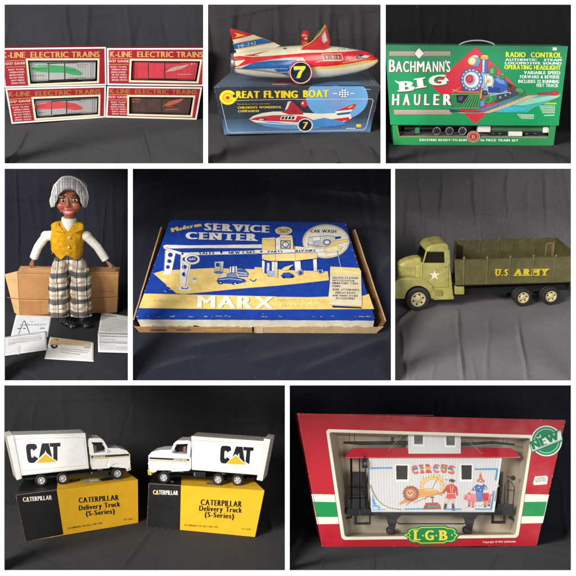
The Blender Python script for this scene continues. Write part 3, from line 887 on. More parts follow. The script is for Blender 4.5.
hw = lambda x: 12.5*max(0.06, math.sin(math.pi*(0.13 + 0.85*(x-ctr[0][0])/(ctr[-1][0]-ctr[0][0]))))**.55
def hullpt(x, a):
    zt_, zb_ = prof(x); c = (zt_+zb_)/2; h = (zt_-zb_)/2
    sa = math.sin(a); ca = math.cos(a)
    return Vector((x, -hw(x)*math.copysign(abs(ca)**.8, ca), c + h*math.copysign(abs(sa)**.95, sa)))
def hcol(p):
    c = TW; q = proj(FBt.W((p.x, -abs(p.y), p.z)))
    for P, k in paint:
        if inpoly(q[0], q[1], P): c = k
    return c
m = Mesh(); m.grid([[hullpt(x, 2*math.pi*k/200) for k in range(200)] for x in XS], hcol, True, True, True)
def hully(x, z):
    zt_, zb_ = prof(x); c = (zt_+zb_)/2; h = max((zt_-zb_)/2, .01)
    s = max(-1, min(1, (z-c)/h)); s = math.copysign(abs(s)**(1/.95), s)
    return -hw(x)*max(0.0, 1-s*s)**.4
def hullmap(px, py, l):
    q = S(px, py)
    for _ in range(3):
        y = hully(q.x, q.z) - .35 - l*EPS; q = FBt.fy(px, py, y)
    return q
A = Art(m, hullmap, bR)
A.line([(200,212),(322,212),(332,250),(212,252)], 3, (236,228,200), closed=True)
for k in range(3): A.poly([(212+k*36,218),(236+k*36,218),(246+k*36,246),(224+k*36,246)], (52,38,34)); A.poly([(222+k*36,224),(232+k*36,224),(238+k*36,242),(230+k*36,242)], (206,176,110))
A.poly([(412,238),(420,220),(450,212),(500,214),(508,226),(480,240),(430,246)], (60,48,50)); A.poly([(440,232),(470,220),(505,224),(480,238)], (226,196,190))
for k in range(6): A.line([(330+k*12,174),(326+k*12,187)], 3.4, (70,96,130))
A.line([(302,190),(314,176)], 3, (90,100,120)); A.line([(296,208),(350,206)], 2, (240,120,110)); A.line([(330,268),(420,250),(540,236)], 3, (220,196,70))
A.line([(160,264),(200,256),(320,254)], 3, (228,220,196))
A.v = b2; A.line([(64,139),(120,142.5),(175,138.5),(230,134.5),(265,131.5),(300,128.5),(340,127.5),(380,126.5),(405,125.5),(430,124.5),(455,122.8)], 2.4, TC); A.line([(300,183),(350,179.5),(400,174.5),(435,170),(470,163.5),(505,157),(538,150)], 2.6, (222,196,60)); A.line([(300,186),(350,182.5),(400,177.5),(435,173),(470,166.5),(505,160)], 1.6, TW)
A.v = bL; A.line([(66,262),(130,253),(200,244),(255,231),(310,218)], 4, TC); A.line([(310,219),(255,236),(200,252)], 5, TR_)
A.v = bL; A.ell(432,205,16,7,(150,150,150)); A.ell(432,205,8,3,(70,66,66))
part('hull', m, 'tin_litho', t)
# tail ring
x0 = ctr[1][0]; c0 = (ctr[1][1]+ctr[1][2])/2; h0 = (ctr[2][1]-ctr[2][2])/2
r_ = Mesh(); r_.lathe((x0-2.6, 0, c0), (1,0,0), [(0,h0*.55),(0,h0*.86),(.8,h0*.98),(3.2,h0*1.02),(3.8,h0*.95)], 32, (170,176,184)); part('exhaust_ring', r_, 'metal', t)
# tail fin
fp = [(34,68),(45,60),(210,108),(350,160),(400,185),(250,240),(84,240)]
m = Mesh(); q = [S(*bL(*p)) + Vector((0,-.7,0)) for p in fp]; m.prism(q, (0,1.4,0), TC)
A = Art(m, lambda px, py, l: FBt.fy(px, py, -.7 - l*EPS), bL)
A.poly([(34,68),(45,60),(210,108),(54,146)], TR_); A.poly([(58,172),(268,132),(348,160),(70,212)], (22,92,166))
A.line([(56,171),(270,130)], 6, (224,180,50)); A.line([(68,214),(352,162)], 6, (224,180,50)); A.poly([(66,92),(104,100),(146,110),(106,118),(74,126),(88,108)], (240,206,50)); A.line([(54,146),(212,108)], 4, (236,220,200))
A.text('MF-742', 98,203, 226,175, 24, (206,214,206), bold=.02)
part('tail_fin', m, 'tin_litho', t)
# pontoons with the racing number on both sides
for s in (-1, 1):
    pts = [(30,270),(60,262),(150,280),(250,262)]
    m = Mesh()
    px = lambda v: S(*bL(*v))
    a = px((70,330)); e = px((640,350)); n = 60; rows = []
    for i in range(n+1):
        k = i/n; x = a.x + (e.x-a.x)*k
        top = px((70+570*k, 330 - 62*math.sin(min(1, k*1.15)*math.pi/2)**.9 - 26*k + (90*max(0,k-.85)/.15*.6))).z
        bot = px((70+570*k, 336 + 78*k**1.3)).z if k < .88 else px((70+570*k, 336+78*k**1.3 - 40*(k-.88)/.12)).z
        w = 5.5*max(.05, math.sin(math.pi*(0.02+.95*k)))**.6
        c, h = (top+bot)/2, (top-bot)/2
        yb = 9.5
        rows.append([Vector((x, s*(yb + w*max(0, math.cos(t_))**.7 if math.cos(t_) > 0 else yb), c + h*math.sin(t_))) for t_ in [2*math.pi*j/120 for j in range(120)]])
    B1 = PL(bL, [(104,352),(200,308),(330,292),(520,288),(470,330),(460,350),(300,350),(200,352)]); B2 = PL(bL, [(346,354),(470,352),(450,372),(380,374)]); B3 = PL(bL, [(400,380),(452,378),(448,396),(440,398)])
    R1 = PL(bL, [(62,336),(200,290),(400,262),(640,256),(640,264),(400,272),(220,298),(90,346)])
    def pc(p):
        u = proj(FBt.W((p.x, -abs(p.y), p.z)))
        return TB if any(inpoly(u[0], u[1], k) for k in (B1, B2, B3)) else ((176,160,130) if inpoly(u[0], u[1], R1) else (206,200,186))
    i0 = [r for r in rows]
    fine = []
    for r0, r1 in zip(i0, i0[1:]):
        for k in range(4): fine.append([p0 + (p1-p0)*k/4 for p0, p1 in zip(r0, r1)])
    m.grid(fine + [i0[-1]], pc, True, True, True)
    pon = part('pontoon', m, 'tin_litho', t)
    d = Mesh(); dc = S(300.8, 72.4); yd = -19.0 if s < 0 else 19.0
    dc = FBt.fy(300.8, 72.6, yd) if s < 0 else Vector((FBt.fy(300.8,72.6,-19).x, 19, FBt.fy(300.8,72.6,-19).z))
    R = 12.6
    d.lathe(dc + Vector((0, -s*4.5, 0)), (0, s, 0), [(0,R),(3.6,R),(4.5,R-.8)], 48, (196,40,48))
    def dm(px_, py_, l): 
        q = FBt.fy(px_, py_, -19.0 - l*EPS); return Vector((q.x, s*(19.0 + l*EPS), q.z))
    A = Art(d, dm, ID)
    A.ell(300.8,72.6,11.6,11.6,(196,40,48),48); A.ell(300.8,72.6,10.9,10.9,(230,224,214),48); A.ell(300.8,72.6,10.2,10.2,(16,16,18),48)
    if s < 0:
        A.v = bR
        A.poly([(24,300),(88,296),(92,312),(70,336),(58,366),(36,366),(48,336),(64,314),(26,318)], (46,120,196))
        A.poly([(22,290),(96,288),(98,300),(76,326),(64,362),(42,362),(52,330),(70,308),(24,312)], (240,220,50))
    part('number_disc', d, 'tin_litho', pon)
# cockpit cowl and driver
m = Mesh(); y_ = 8.5
cw = [(66,180),(70,160),(130,140),(190,84),(222,30),(238,86),(246,132),(236,160),(206,180)]
lo = lambda p, y: FBt.fy(*bR(*p), 0) + Vector((0,y,0))
q = [lo(p,-y_) for p in cw]; q2 = [lo(p,y_) for p in cw]
m.face(q, TR_); m.face([k + Vector((0,.4,0)) for k in q], (150,120,90)); m.face(q2, TR_); m.face([k - Vector((0,.4,0)) for k in q2], (150,120,90))
for i in (4,5,6,7): m.face([q[i], q[(i+1)%9], q2[(i+1)%9], q2[i]], TR_)
A = Art(m, lambda px, py, l: FBt.fy(px, py, -y_ - l*EPS), bR)
A.line([(72,180),(78,166),(132,140),(192,84),(222,32)], 7, (206,180,60)); A.poly([(200,100),(218,62),(236,130),(212,146),(200,128)], (196,190,176)); A.poly([(208,108),(218,80),(228,126),(214,132)], (226,222,214))
part('windshield', m, 'tin_litho', t)
g = Mesh(); g.face([lo((150,118),-6.2), lo((222,36),-6.2), lo((222,36),6.2), lo((150,118),6.2)], (170,160,130)); part('dashboard', g, 'tin_litho', t)
d = Mesh(); hc = lo((96,98),0)
d.ball(hc, (5.0,5.0,5.6), (208,28,42), 20); d.ball(hc + Vector((.6,-3.6,-2.0)), (2.2,1.8,2.4), (226,186,150), 14)
d.tube([hc + Vector((-1.4,-5.0,-.6)), hc + Vector((.6,-5.6,-.7)), hc + Vector((2.6,-5.0,-.6))], .55, (40,34,34), 8); d.tube([hc + Vector((-4.6,-2.4,.8)), hc + Vector((-2.4,-4.9,.2)), hc + Vector((0,-5.6,.1)), hc + Vector((3,-5,.2))], .4, (220,190,70), 8)
d.lathe(hc + Vector((0,0,-9)), (0,0,1), [(0,5.2),(3,4.8),(5,2.4)], 18, (196,34,44))
part('driver', d, 'tin_litho', t)

# ================================================================ big green train set box
z3l, z3r, z3c, z3w, z3x = V(384,36,4.8), V(472,36,4.8), V(446,44,6.857), V(384,118,6), V(470,118,6)
GRN = (20,134,78); GR2 = (38,140,76)
F3 = C3.frame(393.4,144.9, 553.4,145.6)
LIDY = -1.6
m, fr, bk = carton(F3, (387.5,47), (566.5,48.5), (553.4,145.6), (393.4,144.9), 40, GR2, dict(top=(30,110,72), left=(20,90,56), right=(20,90,56)),
    window=[(397.5,125.2),(549.8,126.2),(547.8,137.6),(399.2,136.8)], well=22, wellcol=(40,38,38))
t = root('train_set_box', 'large green train set box with a steam engine picture and carry handle', 'toy box', F3)
A = Art(m, front(F3), z3w)
A.line([(78,40),(92,112),(500,114)], 4, (150,140,60)); A.text('EXCITING READY-TO-RUN', 214,138, 496,139, 13, (236,244,232), bold=.05)
A.v = z3x; A.text('56 PIECE TRAIN SET', 62,139, 290,141, 13, (236,244,232), bold=.05)
for k in range(16): A.rect(324+k*8.6,121,328+k*8.6,125,(120,150,40))
A.v = z3w; A.ell(536,112,38,34,(222,206,180)); A.ell(536,112,35,31,(190,40,52)); A.ell(536,112,27,24,(216,190,160)); A.ell(536,112,24,21,(150,36,44)); A.text('B', 524,124,548,124,22,(214,150,90),bold=.05,serif=True)
part('carton', m, 'printed_card', t)
w = Mesh(); w.face([F3.fy(*p, 1.0) for p in [(397.5,125.2),(549.8,126.2),(547.8,137.6),(399.2,136.8)]], (255,255,255)); part('window', w, 'clear_film', t)
ty = Mesh(); a, b = F3.fy(399,137,4), F3.fy(548,137,4); ty.box(a.x, b.x, 1.6, 20, a.z+.05, a.z+1.3, (150,146,138)); ty.box(a.x, b.x, 12, 20, a.z+1.3, a.z+4, (92,90,88)); part('inner_tray', ty, 'paper', t)
lid = Mesh()
q = [F3.fy(*p, LIDY) for p in ((385.2,44.9),(568.0,46.2),(558.6,125.6),(390.3,124.7))]
lid.hexa(q + [k + Vector((0,1.4,0)) for k in q], GRN)
zt3 = (q[0].z+q[1].z)/2
lid.face([q[0], q[1], q[1] + Vector((-3,42,0)), q[0] + Vector((3,42,0))], (52,120,82))
A = Art(lid, front(F3, LIDY), z3l)
A.v = ID; A.grad((385.4,45.1),(567.8,46.4),(558.4,125.4),(390.5,124.5),(44,140,94),(6,152,86),40)
# bars, diamond
A.v = z3l
for y in (70, 351):
    x0, x1 = (20, 322) if y == 70 else (44, 328)
    A.rect(x0,y,x1,y+29,(122,104,84)); A.rect(x0+4,y+4,x1-3,y+25,(166,158,140)); A.line([(x0+4,y+8),(x1-4,y+8)], 3, (190,184,168))
A.poly([(168,54),(196,84),(168,112),(142,84)], (120,90,70)); A.poly([(168,58),(192,84),(168,108),(146,84)], (236,240,228))
A.poly([(440,52),(637,245),(438,421),(228,240)], (212,48,64)); A.grad((440,56),(634,245),(438,418),(231,240),(226,66,82),(208,40,56),20)
# lettering
def shadowed(s, x0, y0, x1, y1, cap, off=(4,4), sh=(126,82,52), col=(250,250,244), **k):
    A.text(s, x0+off[0], y0+off[1], x1+off[0], y1+off[1], cap, sh, **k); A.text(s, x0, y0, x1, y1, cap, col, **k)
for ch, x0, x1, c in (('B',22,56,58),('A',54,90,50),('C',90,122,50),('H',124,154,50),('M',156,196,50),('A',196,230,50),('N',232,262,50),('N',264,292,50),("'",294,300,50),('S',298,320,50)):
    if ch == "'": A.poly([(293,118),(301,118),(297,134)], (250,250,244)); continue
    y = 172
    x0, x1 = 22+(x0-22)*1.0, x1
    shadowed(ch, x0+2, y, x1-2, y, c, bold=.03)
def big(ch, x0, y0, x1, y1, cap):
    A.text(ch, x0+5, y0+6, x1+5, y1+6, cap, (90,82,60), bold=.06, serif=True); A.text(ch, x0, y0, x1, y1, cap, (236,244,226), bold=.06, serif=True)
big('B', 66,266, 148,262, 46); big('I', 150,252, 204,244, 46); big('G', 216,240, 302,232, 48)
A.poly([(50,212),(76,222),(76,232),(62,226)], (236,244,226)); A.poly([(296,196),(312,214),(302,216),(288,206)], (236,244,226))
for ch, x0, x1 in (('H',38,72),('A',90,124),('U',143,173),('L',192,218),('E',236,264),('R',284,324)): shadowed(ch, x0,331, x1,332, 52, bold=.05)
# right-hand copy
A.v = z3r; Yl = (240,240,60)
A.text('RADIO  CONTROL', 162,101, 430,104, 24, Yl, bold=.05); A.text('AUTHENTIC   STEAM', 160,119, 430,121, 11, (246,248,240), bold=.05); A.text('LOCOMOTIVE SOUND', 158,135, 430,137, 11, (246,248,240), bold=.05)
A.text('OPERATING HEADLIGHT', 155,159, 426,163, 21, Yl, bold=.05)
for s, x0, x1, y in (('VARIABLE SPEED',249,424,183),('FORWARD & REVERSE',230,420,203),('INCLUDES 22 RUNNING',222,418,225),('FEET TRACK',310,414,244)): A.text(s, x0,y, x1,y+1, 15, (246,248,240), bold=.045)
A.rect(316,320,406,328,(200,190,60)); rr = random.Random(21)
for k in range(5): A.scribble(322+k*4,338+k*8,402-k,338+k*8,4,(214,232,214),rr)
A.scribble(346,384,396,382,5,(214,232,214),rr)
for k in range(4): A.scribble(216+k*6,378+k*6,298,380+k*6,3.4,(214,232,214),rr)
A.poly([(388,54),(408,56),(406,70),(386,68)], (236,236,226))
# the steam engine picture: land and rails
A.v = z3c; A.ol = (1.4, (44,52,70)); A.ht = (34, 11, 2.0, 62)
A.poly([(320,470),(330,440),(400,400),(500,370),(640,350),(790,342),(786,362),(700,400),(600,440),(560,470),(420,472)], (64,176,160)); A.poly([(330,455),(420,425),(545,432),(550,462),(430,468),(325,468)], (58,178,200))
A.poly([(420,412),(520,380),(700,356),(786,350),(760,372),(640,402),(520,424)], (140,206,178))
A.line([(540,348),(700,346),(790,344)], 5, (150,120,80)); A.v = z3r; A.poly([(316,272),(384,268),(384,282),(318,284)], (150,64,70)); A.poly([(382,266),(402,260),(414,266),(412,284),(382,284)], (196,48,58)); A.line([(250,284),(316,284)], 4, (120,80,60)); A.v = z3c
A.poly([(20,462),(150,470),(250,470),(420,410),(560,352),(640,350),(430,430),(300,474),(110,476)], (196,176,144)); A.line([(180,468),(300,450),(430,400),(540,356)], 5, (120,110,110)); A.line([(40,456),(150,468),(230,464)], 6, (60,66,80)); A.poly([(200,455),(250,440),(440,375),(530,350),(440,388),(260,462)], (90,120,160))
for k in range(9): A.line([(250+k*30,458-k*11),(262+k*30,474-k*11)], 4, (150,120,96))
# tender and cab
A.poly([(424,298),(520,300),(546,330),(520,356),(430,350)], (44,126,72)); A.poly([(470,300),(520,302),(540,330),(510,340),(470,330)], (80,150,90)); A.poly([(380,232),(484,296),(470,330),(400,330),(380,280)], (112,62,58)); A.poly([(400,250),(450,282),(448,300),(404,284)], (54,44,50))
# boiler
A.poly([(240,190),(300,200),(400,236),(424,262),(420,330),(330,350),(240,340)], (150,180,222)); A.poly([(318,216),(400,240),(422,262),(420,316),(380,332),(300,330),(320,290),(332,250)], (52,92,168)); A.poly([(330,236),(360,230),(400,250),(410,280),(360,268)], (104,146,204)); A.poly([(288,292),(370,300),(372,334),(292,334)], (36,66,130)); A.poly([(262,210),(318,220),(322,280),(270,296)], (222,228,226)); A.line([(280,206),(276,300)], 5, (200,170,80)); A.line([(320,214),(320,300)], 5, (200,170,80)); A.ell(294,254,10,12,(230,200,80))
# domes, stack, lamp
A.poly([(290,200),(294,172),(302,164),(304,156),(336,156),(338,166),(346,174),(346,226),(310,220)], (60,134,84)); A.poly([(300,176),(320,160),(328,200),(306,204)], (112,176,124)); A.poly([(362,216),(370,206),(398,208),(402,240),(380,246),(364,236)], (60,134,84)); A.ell(384,208,17,9,(96,160,108))
A.poly([(246,104),(286,104),(284,204),(244,198)], (84,110,164)); A.poly([(250,106),(266,106),(262,198),(248,196)], (190,208,232)); A.poly([(234,96),(240,80),(284,80),(296,94),(288,106),(242,106)], (214,166,78)); A.ell(264,82,24,7,(240,206,120))
A.poly([(196,80),(226,86),(238,120),(224,152),(190,154),(168,140)], (120,150,196)); A.poly([(170,84),(196,74),(222,80),(216,96),(186,90)], (216,220,226)); A.ell(178,116,30,30,(232,196,96)); A.ell(178,116,23,24,(250,236,176)); A.ell(172,110,10,11,(255,250,226))
# smokebox front
A.ell(176,246,76,80,(66,100,170)); A.ell(176,246,70,74,(200,212,226)); A.ell(174,246,60,64,(120,146,190)); A.ell(174,246,52,54,(226,230,232)); A.ell(166,244,34,36,(160,176,206)); A.ell(162,240,26,28,(214,46,62)); A.ell(160,238,12,13,(240,110,96)); A.ell(160,238,6,6,(190,40,50))
for k in range(16):
    a = 2*math.pi*k/16; A.ell(175+64*math.cos(a),246+68*math.sin(a),4,4,(70,90,140))
A.poly([(108,296),(132,318),(228,322),(250,300),(254,330),(112,322)], (74,96,150))
# running gear, pilot
A.poly([(250,316),(280,320),(288,350),(250,350)], (70,60,70)); A.ell(268,334,16,15,(54,50,60)); A.ell(268,334,8,8,(110,100,106))
A.poly([(256,364),(290,346),(346,340),(352,372),(330,400),(270,408)], (50,130,76)); A.ell(288,378,28,28,(80,160,96)); A.ell(286,378,18,18,(46,118,70))
A.poly([(352,340),(470,318),(500,336),(460,360),(370,390),(340,404)], (70,72,88)); 
for cx, cy, r in ((372,366,17),(408,352,15),(442,338,13)): A.ell(cx,cy,r,r+4,(40,44,56)); A.ell(cx,cy,r*.6,r*.7,(130,140,150))
A.line([(300,352),(440,330)], 5, (190,200,210)); A.poly([(230,390),(262,386),(268,420),(236,436)], (96,140,200))
A.line([(44,312),(92,328),(230,330)], 4, (222,190,110)); A.line([(96,298),(60,322),(40,330)], 3, (222,190,110))
A.poly([(26,344),(80,336),(240,342),(232,440),(150,448),(50,438),(34,400)], (44,128,70)); A.poly([(70,350),(150,346),(152,398),(120,408),(76,400)], (30,34,46)); A.poly([(84,362),(120,356),(110,390),(88,392)], (70,82,120))
for k in range(7): A.line([(160+k*11,348),(84+k*21,444)], 6, (24,82,46)); A.line([(164+k*11,350),(90+k*21,442)], 3, (110,190,120))
A.line([(30,346),(240,344)], 6, (90,170,104)); A.line([(50,440),(232,440)], 6, (90,170,104)); A.poly([(238,312),(248,312),(244,376),(232,374)], (206,164,80)); A.line([(236,340),(290,246)], 4, (206,164,80)); A.poly([(24,446),(90,456),(110,466),(30,466)], (52,60,84))
A.ol = A.ht = None; A.v = ID; A.scuff([(385.6,45.2),(567.6,46.5),(558.3,125.3),(390.6,124.4)], 44, .5, (170,196,170), 4)
part('lid', lid, 'printed_card', t)
h = Mesh(); hp = []
for k in range(25):
    a = k/24; px = 459 + (495-459)*a; py = 45.6 - 5.2*math.sin(math.pi*a)**.55
    hp.append(F3.fy(px, py, 6))
h.tube(hp, .8, (186,190,190)); part('handle', h, 'plastic', t)
# things lying in the tray behind the window
wz = F3.fy(470,137.2,6).z
def F3at(px, y=7): 
    q = F3.fy(px, 137, y); return Frame(F3.W((-1,0,0)), F3.W((1,0,0)), F3.z, org=F3.W((q.x, y, wz)))
G = F3at(428); g = lambda x, y, d=0: G.fy(*z3w(x, y), d)
lt = root('toy_locomotive', 'small black steam locomotive with green cab seen through the box window', 'toy locomotive', G)
m = Mesh(); a, b = g(90,88), g(480,58); m.box(a.x, b.x, 1, 8, a.z, a.z+1.2, (36,36,38)); c = g(300,50); m.lathe((a.x+6, 5, a.z+4.4), (1,0,0), [(0,2.2),(.5,2.8),(40,2.8)], 16, (40,40,42)); m.lathe((a.x+10,5,a.z+6), (0,0,1), [(0,.9),(2.2,1.3)], 12, (34,34,36)); m.lathe((a.x+24,5,a.z+6.6), (0,0,1), [(0,1.4),(1,1.1),(1.4,.2)], 12, (150,130,80)); part('boiler', m, 'black_plastic', lt)
m = Mesh(); p, q_ = g(186,92), g(214,56); m.box(p.x, q_.x, 0, 8, p.z, q_.z, (30,120,66)); part('cab', m, 'plastic', lt)
m = Mesh(); p, q_ = g(96,104), g(180,84)
m.prism([g(92,104), g(186,70), g(186,98), g(150,106)], (0,5,0), (44,44,46)); part('cowcatcher', m, 'black_plastic', lt)
for cx in (316,392,470):
    m = Mesh(); cc = g(cx,78); m.lathe(cc, (0,1,0), [(-.6,3.6),(-.6,4.6),(.6,4.6)], 28, (150,150,150), cap=False); m.lathe(cc, (0,1,0), [(-.3,.01),(-.3,3.7)], 24, (52,62,54), cap=False)
    for k in range(6): m.tube([cc + Vector((0,-.45,0)), cc + Vector((3.7*math.cos(k*math.pi/3), -.45, 3.7*math.sin(k*math.pi/3)))], .22, (120,124,122), 5)
    part('wheel', m, 'metal', lt)
m = Mesh(); m.tube([g(240,92,-.9), g(470,86,-.9)], .5, (190,186,176)); part('side_rod', m, 'metal', lt)
G = F3at(512); g = lambda x, y, d=0: G.fy(*z3x(x, y), d)
lt = root('toy_wagon', 'long dark green toy wagon seen through the box window beside the white foam', 'toy train car', G)
m = Mesh(); a, b = g(130,82), g(440,52); m.box(a.x, b.x, 1, 9, a.z, b.z, (34,84,50)); part('body', m, 'plastic', lt)
m = Mesh(); a, b = g(96,104), g(450,82); m.box(a.x, b.x, .5, 9, a.z+1.2, b.z, (24,24,26)); part('underframe', m, 'black_plastic', lt)
m = Mesh(); a, b = g(126,70), g(444,62); m.box(a.x, b.x, .2, .9, a.z-.2, b.z-.2, (60,120,70)); part('running_board', m, 'plastic', lt)
for cx in (140,180,340,390):
    m = Mesh(); m.lathe(g(cx,98), (0,1,0), [(-.2,.6),(.2,1.9),(1,1.9)], 16, (90,90,92)); part('wheel', m, 'metal', lt)
for k, (x0, y0, x1, y1) in enumerate(((44,46,124,84),(232,82,314,108),(436,52,474,88))):
    G = F3at(500, 6 + (0 if k != 1 else -3)); a, b = G.fy(*z3x(x0, y1), 0), G.fy(*z3x(x1, y0), 0); m = Mesh(); m.box(a.x, b.x, -1.5, 8, a.z, b.z, (236,234,226))
    o = part('foam_block', m, 'foam', None, bevel=.5); G_m = G.m.copy(); G_m.translation = G.o*U; o.matrix_world = G_m
    o['label'] = ['white foam block at the left end of the green wagon', 'small white foam block below the middle of the green wagon', 'white foam block at the right end of the green wagon'][k]; o['category'] = 'foam block'; o['group'] = 'foam packing in the train set box'
# ================================================================ doll on a carton, with papers
d4, u4, h4 = V(0,260,4.299), V(20,170,5.236), V(40,172,9)
F4 = C4.frame(19.8,315.4, 117,312.8)
BRN = (176,128,80)
q4 = [F4.fy(*d4(*p), 0) for p in ((75,48),(510,53),(503,226),(85,238))]
t = root('cardboard_carton', 'brown corrugated carton with an open end flap that the doll sits on', 'carton', F4)
m = Mesh(); bk = [k + Vector((0,21,0)) for k in q4]; m.hexa(q4 + bk, BRN, dict(top=(190,146,98), left=(120,84,50)))
A = Art(m, front(F4), d4)
A.line([(84,168),(300,172),(506,158)], 3, (120,82,46)); A.line([(84,172),(300,176),(506,162)], 2, (198,152,104)); A.line([(76,56),(300,62),(509,58)], 2, (146,104,62)); A.line([(78,64),(509,66)], 3, (188,142,94))
A.poly([(84,176),(180,178),(180,232),(87,236)], (164,116,70)); A.line([(404,58),(404,160)], 1.6, (150,106,64)); A.scribble(420,140, 490,138, 6, (150,106,66), random.Random(1))
part('carton_body', m, 'brown_card', t, bevel=.4)
m = Mesh(); fl = [q4[0], q4[3], F4.fy(*d4(62,226), 4), F4.fy(*d4(20,62), 4)]; m.prism([fl[0]+Vector((-.2,-.3,0)), fl[1]+Vector((-.2,-.3,0)), fl[2], fl[3]], (0,.8,0), (206,164,114))
A = Art(m, lambda px, py, l: F4.fy(px, py, 4 - max(0, min(1, (px-4.6)/12.8))*4.2 - .35 - l*EPS), d4); A.line([(30,160),(80,168)], 2.5, (150,108,66))
part('flap', m, 'brown_card', t)
m = Mesh(); m.prism([q4[0]+Vector((2,2,.3)), q4[1]+Vector((-30,2,.3)), q4[1]+Vector((-30,11,1.2)), q4[0]+Vector((2,11,1.6))], (0,0,.7), (198,154,104)); part('top_flap', m, 'brown_card', t)

zb4 = (q4[0].z + q4[1].z)/2
oD = F4.fy(76, 330, -38); 
FD4 = Frame(F4.W((-1,0,0)), F4.W((1,0,0)), F4.z, org=F4.W((oD.x, -38, 0)))
OFF = FD4.L(F4.o)                                       # carton axes -> doll axes (a shift only)
def dp(x, y, d=0.0, view=u4): return F4.fy(*view(x, y), d) + OFF
zc = zb4 + OFF.z
t = root('doll', 'dressed wooden doll in plaid cap and mustard vest sitting on the brown carton', 'doll', FD4)
HC = dp(69.2, 199.8, 1.0, ID); HS = 1.1
SK, SK2 = (164,100,60), (96,56,42)
hl = [dp(46,236,3,ID), dp(38,247,3,ID), dp(33.2,259,5,ID)]; hr = [dp(86.5,236,3,ID), dp(97.5,247,3,ID), dp(106.5,261,3,ID)]
tors = [dp(69,258,6,ID), dp(68.5,245,5,ID), dp(68,234,4,ID)]
def hand(M_, w, tip, out, down):
    """palm, four bent fingers and a thumb from the wrist w towards tip"""
    f = (tip - w).normalized(); s = (out - f*out.dot(f)).normalized(); n = f.cross(s)
    L_ = (tip - w).length
    M_.tube([w - f*1.5, w + f*L_*.25, w + f*L_*.5], [1.6,2.1,2.2], SK, 10)
    M_.ball(w + f*L_*.36, (2.4,1.7,2.4), SK, 12)
    for k, (o, ln) in enumerate(((-1.95,.5),(-.65,.6),(.65,.56),(1.95,.44))):
        b = w + f*L_*.45 + s*o
        M_.tube([b, b + f*L_*ln*.5 + down*.15, b + f*L_*ln*.8 + down*.6, b + f*L_*ln + down*1.3], [.62,.6,.55,.45], SK, 8)
    b = w + f*L_*.2 - s*1.6
    M_.tube([b, b + f*L_*.2 - s*1.2, b + f*L_*.42 - s*1.5 + down*.4], [.75,.68,.5], SK, 8)
tipl = dp(31.5,270.5,9,ID); tipr = dp(117.5,272.2,1.5,ID)
dn = Vector((0,0,-1))
def body(M_):
    M_.ball(HC, (13.2,12.2,15.4), SK, 32)
    M_.ball(HC + HS*Vector((0,-2.5,-6.5)), (12.8,9.4,9.6), SK, 24)
    for s in (-1, 1):
        M_.ball(HC + HS*Vector((s*7.2,-7.6,-4.4)), (5.2,4.2,4.6), SK, 20)
        M_.ball(HC + HS*Vector((s*12.3,1.5,-1.5)), (1.4,2.4,3.6), SK, 14)
        M_.ball(HC + HS*Vector((s*5.6,-10.2,5.6)), (4.0,1.6,1.1), SK, 14)
        M_.ball(HC + HS*Vector((s*1.7,-12.2,-3.6)), (1.5,1.5,1.2), SK, 12)
    M_.ball(HC + HS*Vector((0,-12.6,-2.8)), (2.0,2.6,2.0), SK, 16); M_.tube([HC + HS*Vector((0,-10.8,4)), HC + HS*Vector((0,-12.6,-2))], [1.3,1.8], SK, 10)
    M_.ball(HC + HS*Vector((0,-3.4,-9.4)), (11.4,8.4,6.6), SK, 20)
    M_.ball(HC + HS*Vector((0,-8.6,-13.0)), (5.2,3.8,3.4), SK, 18)
    M_.ball(HC + HS*Vector((0,-10.0,-9.2)), (6.2,2.2,3.4), SK, 18)
    M_.tube([HC + HS*Vector((0,2,-10)), tors[2]], [6.2,6.6], SK, 14)
    M_.tube(tors, [10,11,9], SK, 16)
    for c in (hl, hr): M_.tube([tors[2]] + c, [4,3.4,2.6,1.7], SK, 12)
    hand(M_, hl[2], tipl, Vector((1,.2,0)), dn); hand(M_, hr[2], tipr, Vector((.5,.6,.4)), dn)
def skin(p, n):
    d = p - HC
    if d.length < 22:
        c = list(SK)
        def blot(x, z, r, col, k):
            w = math.exp(-(((d.x-x)/r)**2 + ((d.z-z)/r)**2))*k
            if d.y < -3:
                for i in range(3): c[i] += (col[i]-c[i])*w
        for s in (-1, 1):
            blot(s*7.4,-3.2,3.6,(206,92,84),.85); blot(s*5.6,3.4,3.2,(84,46,36),.6); blot(s*4.4,8.4,2.4,(176,100,72),.5); blot(s*9.5,-8,3,(176,112,60),.6)
        blot(0,9.5,3.2,(190,92,80),.7); blot(0,-2.8,1.9,(190,96,76),.7); blot(0,-14.4,3,(184,104,78),.6); blot(0,-6.2,2.6,(190,84,76),.5)
        v = noise.noise(d*0.35)*.18 + 1
        return [max(0, min(255, k*v)) for k in c]
    v = noise.noise(p*0.6)*.2 + 1
    return [k*v for k in (150,104,78)]
bm_ = organic(body, 0.42, skin, 3)
bd = part('body', bm_, 'painted_wood', t)
